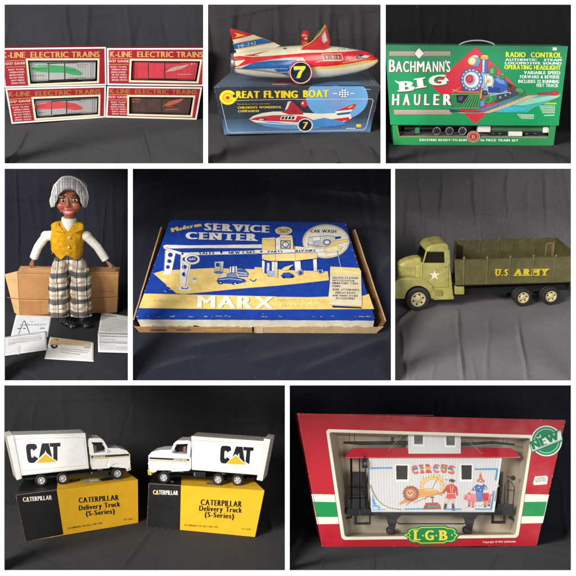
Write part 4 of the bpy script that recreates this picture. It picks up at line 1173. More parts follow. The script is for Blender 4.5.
# face
for s, ex in ((-1,64.6),(1,76.2)):
    e = dp(ex, 197.9, 1.0, ID); ec = Vector((e.x, HC.y - 10.0, e.z)) 
    m = Mesh(); m.ball(ec, (3.0,2.1,2.2), (236,232,224), 18)
    m.ball(ec + Vector((-.2,-1.45,-.1)), (1.7,.9,1.75), (30,24,26), 14); m.ball(ec + Vector((-.6,-2.15,.5)), .36, (250,250,250), 8); part('eye', m, 'tin_litho', bd)  # small white ball is a painted-in glint
    m = Mesh(); m.tube([ec + Vector((-3.2,-.4,.9)), ec + Vector((-1.4,-1.6,2.2)), ec + Vector((1.2,-1.6,2.2)), ec + Vector((3.0,-.4,.9))], .42, (34,22,22), 8)
    m.tube([ec + Vector((-3.0,-.5,-.7)), ec + Vector((0,-1.7,-1.8)), ec + Vector((2.8,-.5,-.7))], .22, (60,36,34), 8); part('eyelid', m, 'painted_wood', bd)
    m = Mesh(); m.tube([ec + Vector((-4*1,-.4+.8*(s<0),4.6-1.2*(s<0))), ec + Vector((0,-2.0,6.2)), ec + Vector((4,-.4+.8*(s>0),4.6-1.2*(s>0)))], [.3,.75,.3], (58,36,30), 8); part('eyebrow', m, 'painted_wood', bd)
mz = -9.7; my = -12.2
m = Mesh()
n = 16
def lip(z0, bow, thick, y0, w=7.4):
    pts = [];  rr_ = []
    for k in range(n+1):
        a = -1 + 2*k/n; pts.append(HC + HS*Vector((a*w, my + y0 + 4.2*a*a, mz + z0 + bow*a*a))); rr_.append(thick*(1-.75*a*a)+.15)
    return pts, rr_
p_, r_ = lip(1.0,1.6,1.0,0); m.tube(p_, r_, (196,62,70), 10)
p_, r_ = lip(-2.5,5.0,1.5,-.2); m.tube(p_, r_, (222,96,104), 10)
part('lips', m, 'painted_wood', bd)
m = Mesh(); p_, r_ = lip(-.5,3.0,1.15,.2,6.2); m.tube(p_, r_, (240,232,220), 10); part('teeth', m, 'tin_litho', bd)
for s in (-1, 1):
    m = Mesh(); m.tube([HC + HS*Vector((s*6.6,-9.9,-7.2)), HC + HS*Vector((s*6.8,-9.5,-10)), HC + HS*Vector((s*6.2,-8.9,-13.6)), HC + HS*Vector((s*5.4,-8.6,-15))], .33, (52,30,26), 6); part('jaw_slit', m, 'painted_wood', bd)
def hair(M_): M_.ball(HC + HS*Vector((0,2.2,0)), (15.2,12.6,15), (20,17,18), 28)
hm = organic(hair, .7, lambda p, n: (24,19,20), 2)
keep = [k for k in range(len(hm.f)) if not (lambda c: c.y < -4.5 or c.z < -11)(sum((hm.v[i] for i in hm.f[k]), Vector())/len(hm.f[k]) - HC)]
hm.f = [hm.f[k] for k in keep]; hm.c = [hm.c[k] for k in keep]; hm.s = [True]*len(keep); part('hair', hm, 'fabric', bd)
# clothes
plaid_material('plaid_trousers', (232,226,214), [('x',11,1.5,3.6,(150,118,80),.55),('x',11,6.6,1.6,(32,30,33),.8),('x',11,8.8,1.0,(60,58,62),.6),('z',14.5,2.0,4.6,(34,31,33),.85),('z',14.5,8.4,2.4,(176,134,84),.65),('z',14.5,12.2,1.2,(50,48,52),.7),('x',2.2,.4,.5,(130,120,112),.25),('z',2.4,.4,.5,(130,120,112),.25)])
plaid_material('plaid_cap', (222,222,220), [('x',6.0,0.5,1.8,(110,134,170),.6),('x',6.0,3.6,1.0,(50,50,56),.7),('x',9.0,2.0,1.4,(170,130,90),.5),('z',7.0,1.0,2.2,(176,146,112),.25),('z',7.0,4.6,.8,(70,68,70),.3),('x',3.0,.2,.4,(150,130,110),.5)])
def shirt(M_):
    M_.tube([tors[0]+Vector((0,0,-2)), tors[0], tors[1], tors[2], dp(68.5,230,4,ID)], [11,11.2,12.0,11,7.6], WHITE, 22)
    for c in (hl, hr):
        k = c[2] + (c[1]-c[2])*.08
        M_.ball(c[0] + Vector((0,0,0)), 6.2, WHITE, 14)
        M_.tube([tors[2], c[0], (c[0]+c[1])/2, c[1], (c[1]+k)/2, k], [6,6.0,5.1,4.9,4.9,4.7], WHITE, 18)
    M_.tube([dp(68.6,234,3.5,ID), dp(68.8,226,3,ID), dp(69,217.5,3,ID)], [9.4,8.7,8.4], WHITE, 24)
def shirtcol(p, n):
    v = 1 - .10*max(0, noise.noise(p*.45)); return (236*v,228*v,214*v)
part('shirt', organic(shirt, .55, shirtcol, 3), 'fabric', t)
def vest(M_):
    sc = Matrix.Diagonal((1,1,1))
    rows = []
    for (y, hx, hy, d) in ((221.5,10,6,4),(223.5,17,7.5,4),(228,20,10,4),(236,19.4,12.8,4),(246,18,14.2,4.5),(256,17,14.6,5),(265,16,14,5.5)):
        c = dp(67.3, y, d, ID); rows.append([c + Vector((hx*math.copysign(abs(math.cos(a))**.85, math.cos(a)), hy*math.copysign(abs(math.sin(a))**.85, math.sin(a)), 0)) for a in [2*math.pi*k/40 for k in range(40)]])
    M_.grid(rows, WHITE, True, True, True)
vm = organic(vest, .5, lambda p, n: (200,146,26), 2)
def vcol(c):                                          # photo position of a face of the vest, in its own upright plane
    return c
kx = lambda x, y: dp(x, y, -8)
vk = []
a1, a2 = kx(150,290), kx(345,285)
Zt = lambda y: kx(250, y).z
Xo = lambda x: kx(x, 380).x
def vkeep(c):
    x, z, fr_ = c.x, c.z, c.y < tors[1].y
    mid = Xo(250)
    if fr_:
        if z > Zt(330) + abs(x-Xo(252))*1.55: return False            # V neck
        bot = Zt(440) - min(abs(x-Xo(243)), 11)*.85 if x > Xo(243) else Zt(440) - min(abs(x-Xo(243)), 7.5)*.85
        if x > Xo(243) + 11: bot = Zt(440) - 11*.85 + (x-Xo(243)-11)*1.2
        if x < Xo(243) - 7.5: bot = Zt(440) - 7.5*.85 + (Xo(243)-7.5-x)*.9
        if z < bot: return False
    elif z < Zt(455): return False
    if abs(x - mid) > 18.2 and z > Zt(385) and z < Zt(272)+6: 
        if abs(x - mid) > 18.2 + max(0, (Zt(330) - z))*.25: return False    # armholes
    return True
keep = [k for k in range(len(vm.f)) if vkeep(sum((vm.v[i] for i in vm.f[k]), Vector())/len(vm.f[k]))]
def vc(c):
    w = noise.noise(c*.18)*.12 + noise.noise(c*.5)*.08 + 1
    return lin((206*w,150*w,30*w))
vm.c = [vc(sum((vm.v[i] for i in vm.f[k]), Vector())/len(vm.f[k])) for k in keep]; vm.f = [vm.f[k] for k in keep]; vm.s = [True]*len(keep)
for v in vm.v: v += Vector((noise.noise(v*.22)*.5, noise.noise(v*.2+Vector((5,0,0)))*.9, 0))
vo = part('vest', vm, 'felt', t)
so = vo.modifiers.new('thickness', 'SOLIDIFY'); so.thickness = .5*U; so.offset = 1
for s, pts in ((-1, [(208,296),(190,268),(160,290),(180,318),(236,330)]), (1, [(302,304),(306,276),(330,284),(328,312),(270,332)])):
    m = Mesh(); q = [dp(x, y, -9.2 + (3.2 if y < 300 else 0)) for x, y in pts]; m.prism(q, (0,.7,0), (216,160,38)); part('collar', m, 'felt', vo, bevel=.25)
for y in (354, 404):
    m = Mesh(); c = dp(256, y, -10.9); m.lathe(c, (0,-1,0), [(0,1.15),(.4,1.15),(.6,.8)], 14, (238,226,196)); part('button', m, 'plastic', vo)
hipz = zc + 5
hip = [dp(61,262,6,ID), dp(77,262,6,ID)]
def trousers(M_):
    M_.ball(dp(69,258,6,ID), (15,12,8), WHITE, 24); M_.tube([dp(69,262,6,ID), dp(69,248,6,ID)], [14.6,14], WHITE, 24); M_.ball(dp(69.5,272,-10,ID), (8,8,9), WHITE, 16)
    for xs, hipx, kn in (((58.8,58.6,58.8,59,59.2), 62, 0), ((81.2,80.8,81,81.2,81.4), 76, 1)):
        k = dp(xs[0], 274, -20, ID); M_.tube([dp(hipx,262,5,ID), dp((hipx+xs[0])/2,267,-8,ID), k], [9.4,9.6,9.6], WHITE, 20)
        M_.tube([k + Vector((0,1.5,3)), dp(xs[0],278,-22,ID), dp(xs[1],286,-24,ID), dp(xs[2],296,-26,ID), dp(xs[3],307,-28.5,ID), dp(xs[4],316.5,-31,ID)], [9,11.2,11.6,11.4,11.6,11.7], WHITE, 24)
        M_.ball(k + Vector((-5.5 if kn == 0 else 5.5,-4,1)), (3.4,2.4,2), WHITE, 12); M_.ball(k + Vector((-8 if kn == 0 else 8,-2,-11)), (2.4,3,2), WHITE, 12)
tm = organic(trousers, .6, lambda p, n: WHITE, 4)
for v in tm.v: v += Vector((noise.noise(v*.16)*1.5, noise.noise(Vector((v.x*.12,0,v.z*.28))+Vector((9,0,0)))*2.4, 0))
part('trousers', tm, 'plaid_trousers', t)
for s, a, b in ((-1,(64,325),(72.5,331)), (1,(82.5,325),(86.5,333))):
    def shoe(M_):
        h_ = dp(*a, -36, ID); tip = dp(*b, -44, ID); tip.z = 2.0; h_.z = 4
        M_.tube([h_ + Vector((0,0,5)), h_], [4.2,4.6], WHITE, 14); M_.ball(h_, (4.8,4.8,3.9), WHITE, 16); M_.ball((h_+tip)/2 + Vector((0,0,.4)), (5.2,5.6,3.6), WHITE, 16); M_.ball(tip + Vector((1.5*s*0+1,-1,1.2)), (5.4,5.2,3.1), WHITE, 18)
        M_.ball(tip + Vector((1,-1.4,-.2)), (5.9,5.8,1.3), WHITE, 18)
    part('shoe', organic(shoe, .5, lambda p, n: (26,26,30), 3), 'gloss_paint', t)
# cap
cp = Mesh()
co = [(106,306),(102,262),(106,215),(116,168),(142,112),(186,62),(240,42),(300,46),(352,74),(392,118),(414,170),(424,224),(422,270),(404,310)]
ci = [(124,308),(144,270),(158,240),(172,212),(196,180),(224,158),(258,150),(292,156),(318,170),(340,196),(356,226),(366,252),(376,278),(392,306)]
def curve(p, k=4):
    out = []
    for i in range(len(p)-1):
        a, b, c, d = p[max(i-1,0)], p[i], p[i+1], p[min(i+2,len(p)-1)]
        for j in range(k):
            t = j/k; out.append(tuple(.5*(2*b[m_]+(c[m_]-a[m_])*t+(2*a[m_]-5*b[m_]+4*c[m_]-d[m_])*t*t+(3*b[m_]-a[m_]-3*c[m_]+d[m_])*t**3) for m_ in (0,1)))
    return out + [p[-1]]
co, ci = curve(co), curve(ci)
n = len(co); rows = []
for k in range(n):
    side = min(1, min(k, n-1-k)/16)
    o3 = dp(*co[k], -1.5 - 5.5*side, h4); i3 = dp(*ci[k], -9.0 - 1.5*side, h4)
    rows.append([i3 + (o3-i3)*j/8 + Vector((0,-2.6*math.sin(math.pi*j/8)-1.0,0)) for j in range(9)])
for r_ in rows:
    for j_, v_ in enumerate(r_): v_ += Vector((noise.noise(v_*.14)*.9, noise.noise(v_*.18+Vector((4,0,0)))*2.2, noise.noise(v_*.15+Vector((0,7,0)))*1.0))
rr2 = []
for k in range(n-1):
    for j in range(4): rr2.append([a + (b-a)*j/4 for a, b in zip(rows[k], rows[k+1])])
cp.grid(rr2 + [rows[-1]], WHITE)
brim_edge = [r[-1] for r in rows]; inner_edge = [r[0] for r in rows]
def dome(M_): 
    c = dp(270,190,5,h4); M_.ball(c + Vector((0,0,0)), (17.2,15,16.2), WHITE, 32); M_.ball(c + Vector((4.6,2,3.4)), (15.4,13,15.2), WHITE, 24)
dm_ = organic(dome, .7, lambda p, n: WHITE, 3)
for v in dm_.v: v += (v - HC).normalized()*(noise.noise(v*.16)*1.6 + noise.noise(v*.4)*.4)
lowz = dp(270,262,5,h4).z
keep = [k for k in range(len(dm_.f)) if (lambda c: c.z > lowz and (c.y > HC.y-5 or c.z > dp(270,150,0,h4).z))(sum((dm_.v[i] for i in dm_.f[k]), Vector())/len(dm_.f[k]))]
dm_.f = [dm_.f[k] for k in keep]; dm_.c = [dm_.c[k] for k in keep]; dm_.s = [True]*len(keep)
cap = part('cap', dm_, 'plaid_cap', t)
bo = part('brim', cp, 'plaid_cap', cap); so = bo.modifiers.new('thickness', 'SOLIDIFY'); so.thickness = .9*U; so.offset = -1; sb = bo.modifiers.new('smooth','SUBSURF'); sb.levels = sb.render_levels = 1
m = Mesh(); m.tube(brim_edge, 1.35, (240,236,226), 10); m.tube([brim_edge[0], inner_edge[0], inner_edge[1]], .9, (228,222,208), 8); m.tube([brim_edge[-1], inner_edge[-1], inner_edge[-2]], .9, (222,214,198), 8); m.tube(inner_edge, .5, (70,64,62), 8); part('piping', m, 'fabric', cap)

# ---- papers lying on the cloth
def paper(name, label, cat, quad, view, art, z0=.3, curl=.12, seed=0, col=(232,230,224), group='papers that came with the doll'):
    ps = [view(*p) for p in quad]; cx = sum(p[0] for p in ps)/4; cy = sum(p[1] for p in ps)/4
    c = C4.g(cx, cy); G = Frame(c - F4.x, c + F4.x, F4.z)
    h = lambda px, py: z0 + curl*(.5+.5*noise.noise(Vector((px*.05, py*.09, seed))))
    rows = []
    for j in range(15):
        v = j/14; row = []
        for i in range(21):
            u = i/20; x = (ps[0][0]*(1-u)+ps[1][0]*u)*(1-v) + (ps[3][0]*(1-u)+ps[2][0]*u)*v; y = (ps[0][1]*(1-u)+ps[1][1]*u)*(1-v) + (ps[3][1]*(1-u)+ps[2][1]*u)*v
            row.append(G.fz(x, y, h(x, y)))
        rows.append(row)
    m = Mesh(); m.grid(rows, col)
    art(Art(m, lambda px, py, l: G.fz(px, py, h(px, py) + .18 + l*EPS), view, layer=2))
    o = part(name, m, 'paper'); G_ = G.m.copy(); G_.translation = G.o*U; o.matrix_world = G_
    o['label'] = label; o['category'] = cat
    if group: o['group'] = group
    s_ = o.modifiers.new('thickness', 'SOLIDIFY'); s_.thickness = .05*U; s_.offset = -1
INK = (88,88,96)
p4 = V(4,318,9.29)
def art1(A):
    A.v = p4
    A.line([(136,150),(176,40),(192,26)], 5, (70,72,84)); A.line([(190,24),(206,60),(236,140)], 7, (70,72,84)); A.line([(140,96),(180,92)], 3, (110,112,124))
    A.text('VENTRILOQUIST', 146,72, 394,68, 15, (84,86,98), track=.25, bold=.02); A.line([(248,32),(274,34)], 3, (90,92,104))
    A.text('DOLL', 334,102, 384,99, 12, (80,82,94), bold=.03); A.scribble(124,104,152,100,8,(100,100,110),random.Random(2)); A.scribble(180,102,200,100,8,(100,100,110),random.Random(3))
def art2(A):
    A.v = p4; r = random.Random(5)
    for k in range(4): A.scribble(160-k*40,160+k*24+ (0 if k else 0),350-k*0,150+k*18,4,(186,186,186),r)
    for k in range(5): A.scribble(36,202+k*13,(350,350,330,230,120)[k],178+k*13,3.4,(176,176,178),r)
    A.poly([(130,255),(150,253),(146,338),(126,340)], (222,210,188))
def art3(A):
    A.v = d4; A.poly([(220,332),(300,341),(390,352),(388,372),(300,366),(212,358)], (206,178,140)); A.poly([(220,332),(262,337),(258,366),(210,362)], (208,178,136))
    A.poly([(224,350),(232,340),(250,341),(256,352),(250,358),(230,358)], (86,64,40)); A.poly([(216,366),(226,362),(248,366),(246,376),(232,382),(222,378)], (60,58,56)); A.poly([(226,366),(240,366),(236,374)], (220,216,206)); A.line([(218,352),(260,356)], 3, (50,44,36))
    r = random.Random(7)
    for k in range(3): A.scribble(262,381+k*8,(384,380,344)[k],392+k*8,2.6,(158,154,150),r)
    A.rect(362,360,386,378,(198,190,176)); A.line([(362,360),(386,361),(386,379),(362,378)], 1.4, (120,110,96), closed=True)
def art4(A):
    A.v = d4; r = random.Random(9)
    A.scribble(444,240,500,246,3,(120,120,124),r)
    for k in range(7): A.scribble(440-k*1.5,252+k*8,548,264+k*8,2.2,(196,194,190),r)
def art5(A):
    A.v = d4; r = random.Random(10)
    A.scribble(430,328,548,332,3.4,(140,140,144),r)
    for k in range(6): A.scribble(428,342+k*8,548 if k % 3 else 500,344+k*8,2.4,(176,176,178),r)
    A.line([(426,352),(546,356)], 1.5, (90,90,96))
paper('leaflet', 'pale leaflet with a big scrawled heading on the cloth left of the shoes', 'leaflet', [(70,232),(222,238),(206,330),(46,330)], d4, art1, seed=1, col=(222,228,234))
paper('letter', 'typed letter sheet lapping over the leaflet at lower left', 'letter', [(-6,334),(199,306),(204,386),(-6,416)], d4, art2, z0=.9, seed=2, col=(226,226,224))
paper('postcard', 'white card with a small dark cap portrait lying in front of the shoes', 'card', [(216,330),(404,352),(403,437),(191,425)], d4, art3, z0=.3, seed=3, col=(236,233,226))
paper('instruction_sheet', 'printed sheet at right of the shoes, the upper of two', 'sheet', [(436,221),(570,242),(570,326),(422,312)], d4, art4, z0=.3, seed=4, col=(232,230,226))
paper('instruction_sheet', 'printed sheet at right of the shoes, the lower one nearer the front', 'sheet', [(420,312),(570,318),(570,400),(422,396)], d4, art5, z0=.8, curl=.12, seed=5, col=(238,237,234))

# ================================================================ blue service station box
l5, r5, t5, c5 = V(130,215,4.114), V(255,215,4.114), V(160,216,8.229), V(255,220,5.76)
BLU, YEL, W5 = (26,62,156), (240,206,120), (236,232,222)
F5 = C5.frame(141,332, 376,333)
H5 = 21.0
t = root('game_box', 'worn flat blue and yellow box with a printed service station, lid on brown tray', 'toy box', F5)
topq = [F5.fz(*p, H5) for p in ((170.1,219.9),(345.4,222.6),(374.6,317.4),(135.6,316.2))]
lid = Mesh()
nx_, ny_ = 40, 24
dent = lambda px, py: 0.0
rows = []
tp = ((170.1,219.9),(345.4,222.6),(374.6,317.4),(135.6,316.2))
for j in range(ny_+1):
    v = j/ny_; row = []
    for i in range(nx_+1):
        u = i/nx_; x = (tp[0][0]*(1-u)+tp[1][0]*u)*(1-v) + (tp[3][0]*(1-u)+tp[2][0]*u)*v; y = (tp[0][1]*(1-u)+tp[1][1]*u)*(1-v) + (tp[3][1]*(1-u)+tp[2][1]*u)*v
        row.append(F5.fz(x, y, H5 + dent(x, y)))
    rows.append(row)
lid.grid(rows, BLU)
fl_, fr_ = rows[-1][0], rows[-1][-1]
bl_ = F5.fy(142.5,327.0, rows[-1][0].y + 0); br_ = F5.fy(372.5,328, rows[-1][-1].y)
# front wall of the lid: a blue fold, then bare white board with a ragged lower edge
def wallpt(u, z, out=0): 
    a = fl_ + (fr_-fl_)*u; b = Vector((bl_.x + (br_.x-bl_.x)*u, a.y - out, 0)); k = z/H5
    return Vector((b.x + (a.x-b.x)*k, a.y - out, z))
rg = random.Random(3); NW = 90
low = [4.2 + 1.6*noise.noise(Vector((k*.25,0,1))) + (1.0 if rg.random() < .2 else 0) for k in range(NW+1)]
for k in range(NW):
    u0, u1 = k/NW, (k+1)/NW
    z0 = rows[-1][min(nx_, int(u0*nx_))].z
    for (za0, za1, zb0, zb1, col) in ((None,None,H5-4.4+.5*noise.noise(Vector((k*.4,2,0))),H5-4.4+.5*noise.noise(Vector(((k+1)*.4,2,0))),(30,66,150)),(H5-4.4+.5*noise.noise(Vector((k*.4,2,0))),H5-4.4+.5*noise.noise(Vector(((k+1)*.4,2,0))),low[k]+3.2,low[k+1]+3.2,(214,206,186))):
        a = wallpt(u0, za0) if za0 else fl_ + (fr_-fl_)*u0; b = wallpt(u1, za1) if za1 else fl_ + (fr_-fl_)*u1
        lid.face([a, b, wallpt(u1, zb1), wallpt(u0, zb0)], col)
    if k % 2 == 0 and rg.random() < .3: lid.face([wallpt(u0, H5-4.2, .15), wallpt(u1, H5-4.5, .15), wallpt(u1, H5-5.6, .15), wallpt(u0, H5-5.2, .15)], (206,190,160))
for a, b in ((rows[0][0], rows[-1][0]), (rows[0][-1], rows[-1][-1])): lid.face([a, b, b - Vector((0,0,10)), a - Vector((0,0,10))], (30,60,140))
lid.face([rows[0][0], rows[0][-1], rows[0][-1] - Vector((0,0,10)), rows[0][0] - Vector((0,0,10))], (30,60,140))
A = Art(lid, lambda px, py, l: F5.fz(px, py, H5 + dent(px, py) + .12 + l*EPS), t5, layer=1)
A.v = l5
# ground of the picture and the band with the maker's name
A.poly([(58,323),(600,335),(600,390),(36,383)], YEL); A.v = r5; A.poly([(-2,335),(220,338),(448,332),(468,324),(490,387),(-2,389)], YEL)
A.v = l5
A.poly([(96,240),(132,230),(180,226),(340,218),(600,226),(600,290),(430,305),(300,318),(222,325),(190,322)], (240,206,124))
A.v = r5; A.poly([(-2,214),(30,216),(120,226),(300,232),(304,268),(200,280),(100,290),(-2,298)], (240,206,124))
A.v = l5; r = random.Random(31)
for k in range(26):
    x = r.uniform(120,330); y = r.uniform(236,312); A.line([(x,y),(x+r.uniform(6,26),y-r.uniform(-10,4))], 1.6, (252,232,180))
# titles
A.v = t5
for off, c in (((2,2),(20,40,110)),((0,0),(238,204,120))):
    for s, x0, y0, x1, y1 in (('M',96,134,158,120),('o',162,120,184,115),('d',186,114,218,107),('e',222,107,248,102),('r',252,101,280,95),('n',284,94,344,84)):
        A.text(s, x0+off[0], y0+off[1], x1+off[0], y1+off[1], 34 if s == 'M' else 32, c, bold=.1, serif=False, skew=-.1)
A.v = l5
A.text('SERVICE', 305,62, 574,72, 28, W5, bold=.075, serif=True); A.text('CENTER', 228,98, 526,106, 28, W5, bold=.075, serif=True)
A.v = r5
# canopy roof
A.v = l5
A.poly([(136,126),(150,122),(240,125),(600,120),(600,136),(270,136),(160,138),(150,140)], W5); A.poly([(136,128),(150,134),(216,154),(600,142),(600,158),(216,166),(190,158),(140,138)], W5); A.line([(148,134),(216,154),(600,143)], 2, BLU)
A.poly([(150,140),(186,154),(184,164),(150,148)], YEL)
for s, x0, y0, x1, y1 in (('SALES',284,163,348,161.5),('NEW CARS',406,160.5,514,158.5)): A.text(s, x0, y0, x1, y1, 10, (30,36,70), bold=.06)
for x, y in ((216,161),(376,155.5),(541,152)): A.poly([(x-6,y-5),(x+6,y-5),(x,y+6)], (30,36,70))
# columns with round holes
for pts, hs in (([(146,144),(188,154),(170,240),(140,238)], ((166,164,10,9),(162,190,9,8),(156,214,8,8))), ([(208,166),(250,164),(246,170),(238,286),(206,278)], ((227,182,11,9),(224,214,10,9),(222,244,8,9)))):
    A.poly(pts, W5)
    for cx, cy, rx, ry in hs: A.ell(cx, cy, rx, ry, BLU)
    A.line([pts[0], pts[3]], 3, (196,186,160))
A.poly([(136,238),(172,240),(172,248),(138,246)], W5); A.poly([(208,284),(240,282),(240,290),(208,290)], W5)
A.line([(246,200),(230,296)], 9, W5); A.line([(244,200),(228,296)], 2, BLU); A.ell(226,302,26,10,W5); A.ell(226,300,16,5,BLU); A.ell(226,298,10,3.5,W5)
A.ell(256,182,32,22,(196,180,140)); A.ell(256,182,29,19,W5); A.ell(256,182,22,13,BLU); A.text('GAS', 242,187,270,185,10,W5,bold=.05)
A.ell(266,266,10,10,W5); A.ell(266,263,8,5,(150,160,190))
# pumps and car
A.ht = (30, 8, 1.3, 70); A.ol = (1.2, (44,70,140)); A.poly([(348,192),(386,190),(382,236),(348,238)], (206,198,180)); A.rect(354,198,368,212,BLU); A.line([(372,194),(372,236)], 3, (120,130,160)); A.ell(364,236,18,5,(90,110,160))
A.poly([(360,262),(382,236),(400,240),(396,262)], (220,214,196)); A.poly([(356,272),(366,260),(396,256),(420,254),(470,264),(478,274),(440,284),(366,280)], (40,76,164)); A.poly([(396,256),(404,240),(432,238),(444,258)], (120,140,190))
A.poly([(410,212),(440,210),(442,236),(410,238)], W5); A.line([(418,212),(418,238)], 4, BLU); A.line([(432,212),(432,238)], 4, BLU)
A.poly([(440,226),(470,222),(488,240),(484,254),(448,254)], (70,100,176)); A.line([(444,236),(482,240)], 3, W5); A.line([(446,246),(484,248)], 3, W5); A.ell(372,278,10,7,(20,36,90)); A.ell(432,282,12,7,(20,36,90)); A.ell(372,278,4,3,W5); A.ell(432,282,5,3,W5); A.line([(366,266),(410,262),(460,268)], 2, W5); A.line([(492,264),(508,274),(520,264)], 4, (60,84,150)); A.scribble(404,296, 560,276, 7, (250,226,170), r)
# car wash inset
A.v = r5
A.ell(292,108,98,71,(206,186,140)); A.ell(292,108,95,68,(238,230,208)); A.arc(292,108,90,64,1.6,(190,150,110))
A.text('CAR WASH', 228,72, 334,74, 13, (40,50,80), bold=.05)
A.poly([(222,92),(300,84),(330,90),(330,120),(290,132),(240,126),(216,120)], (214,212,204)); A.poly([(220,124),(300,110),(386,98),(380,110),(300,128),(250,136)], (236,206,120)); A.poly([(330,90),(352,88),(354,96),(332,100)], (40,70,150)); A.ell(258,116,18,15,(230,228,218)); A.ell(256,116,14,11,(180,190,206)); A.poly([(236,90),(268,88),(268,104),(236,108)], (246,244,236)); A.line([(222,92),(300,84),(330,90)], 2, (60,80,130)); A.line([(216,120),(240,126),(290,132)], 2, (60,80,130)); A.ell(296,112,16,12,(90,110,160)); A.ell(296,112,11,8,(226,226,220)); A.poly([(276,140),(330,126),(360,132),(350,150),(290,156)], (240,220,160)); A.line([(216,112),(222,136),(240,144)], 2, (90,110,150))
A.line([(338,146),(354,220)], 5, (70,110,170)); A.line([(338,146),(354,220)], 2, (160,190,220))
# building
A.v = c5
A.poly([(40,104),(116,100),(118,226),(40,230)], YEL); A.poly([(40,104),(116,100),(116,108),(40,112)], W5)
A.poly([(116,106),(144,96),(216,94),(222,170),(222,190),(116,190)], (244,216,140)); A.poly([(116,106),(144,96),(146,176),(118,180)], W5)
A.poly([(146,86),(210,88),(216,98),(140,100)], W5); A.ell(165,62,51,25,(196,180,130)); A.ell(165,62,48,22,(244,236,210)); A.ell(165,62,40,17,(220,190,120)); A.text('GAS & OIL', 132,60,198,60,9,(90,80,60),bold=.05); A.text('TIRES', 142,72,190,72,9,(90,80,60),bold=.05)
A.rect(148,118,204,164,(40,60,110)); A.rect(152,122,200,160,(226,220,196)); A.ell(176,141,19,17,(34,52,110)); A.ell(176,141,15,13,(240,236,220)); A.line([(176,141),(176,132)], 2.5, (34,52,110)); A.line([(176,141),(184,144)], 2.5, (34,52,110))
A.poly([(226,150),(300,158),(354,168),(352,182),(226,180)], (244,216,140)); A.poly([(226,150),(300,158),(396,168),(400,182),(354,178)], W5)
A.poly([(-2,172),(40,172),(226,168),(352,170),(400,164),(402,180),(352,186),(226,188),(40,194),(-2,192)], W5); A.text('PARTS', 74,189, 160,186, 12, (30,40,90), bold=.06); A.text('REPAIRS', 234,185, 350,182, 12, (30,40,90), bold=.06); A.poly([(28,178),(44,178),(36,190)], (30,40,90))
A.poly([(40,198),(226,190),(356,188),(360,220),(226,236),(90,236),(40,228)], (244,216,140)); A.line([(40,228),(90,240),(226,238),(358,222)], 5, (30,50,120)); A.line([(40,196),(226,190)], 2, (30,50,120)); A.line([(230,100),(232,238)], 2, (30,50,120)); A.line([(118,108),(118,234)], 2, (30,50,120))
A.poly([(40,232),(56,236),(54,306),(40,300)], W5); A.poly([(96,240),(130,240),(130,330),(96,324)], W5); A.poly([(112,240),(130,240),(130,330),(112,326)], (214,206,184)); A.poly([(226,238),(262,236),(266,300),(232,304)], W5); A.poly([(334,226),(356,224),(358,296),(338,294)], W5)
A.poly([(56,240),(96,242),(96,318),(56,304)], (36,66,150)); A.poly([(70,246),(84,248),(84,290),(66,296)], (206,206,206)); A.poly([(64,290),(110,294),(108,322),(74,324)], (170,180,200))
A.poly([(170,270),(212,258),(196,284),(180,292),(150,286)], YEL); A.line([(200,270),(220,258)], 4, W5); A.poly([(148,322),(164,304),(196,302),(216,312),(228,324),(200,334),(160,332)], (44,80,166)); A.ell(166,328,9,7,(20,34,90)); A.ell(212,326,9,7,(20,34,90)); A.poly([(240,296),(272,280),(276,310),(250,320)], (150,165,200)); A.ell(262,304,9,10,(40,66,140)); A.poly([(358,288),(390,284),(396,300),(370,308)], (170,180,205)); A.ell(376,296,8,8,(60,84,150))
# yellow contents card
A.ol = A.ht = None
A.v = r5
A.poly([(316,372),(436,378),(440,384),(320,380)], (20,44,110))
A.poly([(310,212),(320,215),(428,218),(436,230),(440,374),(304,368),(302,340),(308,280)], (228,214,178)); A.poly([(310,212),(428,218),(432,246),(308,240)], (242,216,140))
r = random.Random(17); A.scribble(322,232,420,238,5,(250,236,190),r)
for s, x0, x1, y in (('SERVICE STATION',318,424,262),('WITH ELEVATOR',318,410,273),('MINIATURE CARS',318,424,284),('PUMPS',318,350,296),('SIGNS, ATTENDANTS',318,428,310),('DISPLAY RACKS',330,414,323),('AND MANY OTHER',318,424,335),('ACCESSORIES',332,412,346)): A.text(s, x0,y, x1,y+2, 8, (44,50,84), bold=.05)
# maker's name and faded lines
A.v = l5; A.text('MARX', 276,381, 592,386, 50, (244,238,220), bold=.045); A.text('ANOTHER MARX TOY', 92,358, 252,358, 10, (250,228,168), bold=.02)
A.v = r5; A.text('A PRODUCT OF LOUIS', 66,354, 286,357, 10, (250,232,176), bold=.02); A.text('MARX & CO.', 106,376, 256,378, 10, (250,232,176), bold=.02)
# scuffs: bare board showing through along the edges
r = random.Random(5); A.v = ID
for k in range(64):
    e = r.random()
    if e < .4: x = r.uniform(137,373); y = 316.9 - abs(r.gauss(0,.4))
    elif e < .65: u = r.random(); x = 170.1+(135.6-170.1)*u + abs(r.gauss(0,.5)); y = 219.9+96*u
    elif e < .85: u = r.random(); x = 345.2+(374.4-345.2)*u - abs(r.gauss(0,.5)); y = 222.6+94*u
    else: x = r.uniform(145,365); y = r.uniform(235,312)
    s = r.uniform(.25,.8) * (.6 if e > .85 else 1)
    A.l = 240; s *= .8
    if e < .4:
        w_ = s*r.uniform(1.5,6); A.poly([(x-w_, y+.1), (x-w_*.4, y-s*.7), (x+w_*.5, y-s*.3), (x+w_, y+.15)], (206,196,170)); continue
    A.poly([(x-s, y), (x, y-s*.5), (x+s*r.uniform(.5,1.6), y+r.uniform(-.2,.2)), (x+.1, y+s*.5)], (206,196,170))
part('lid', lid, 'worn_card', t)
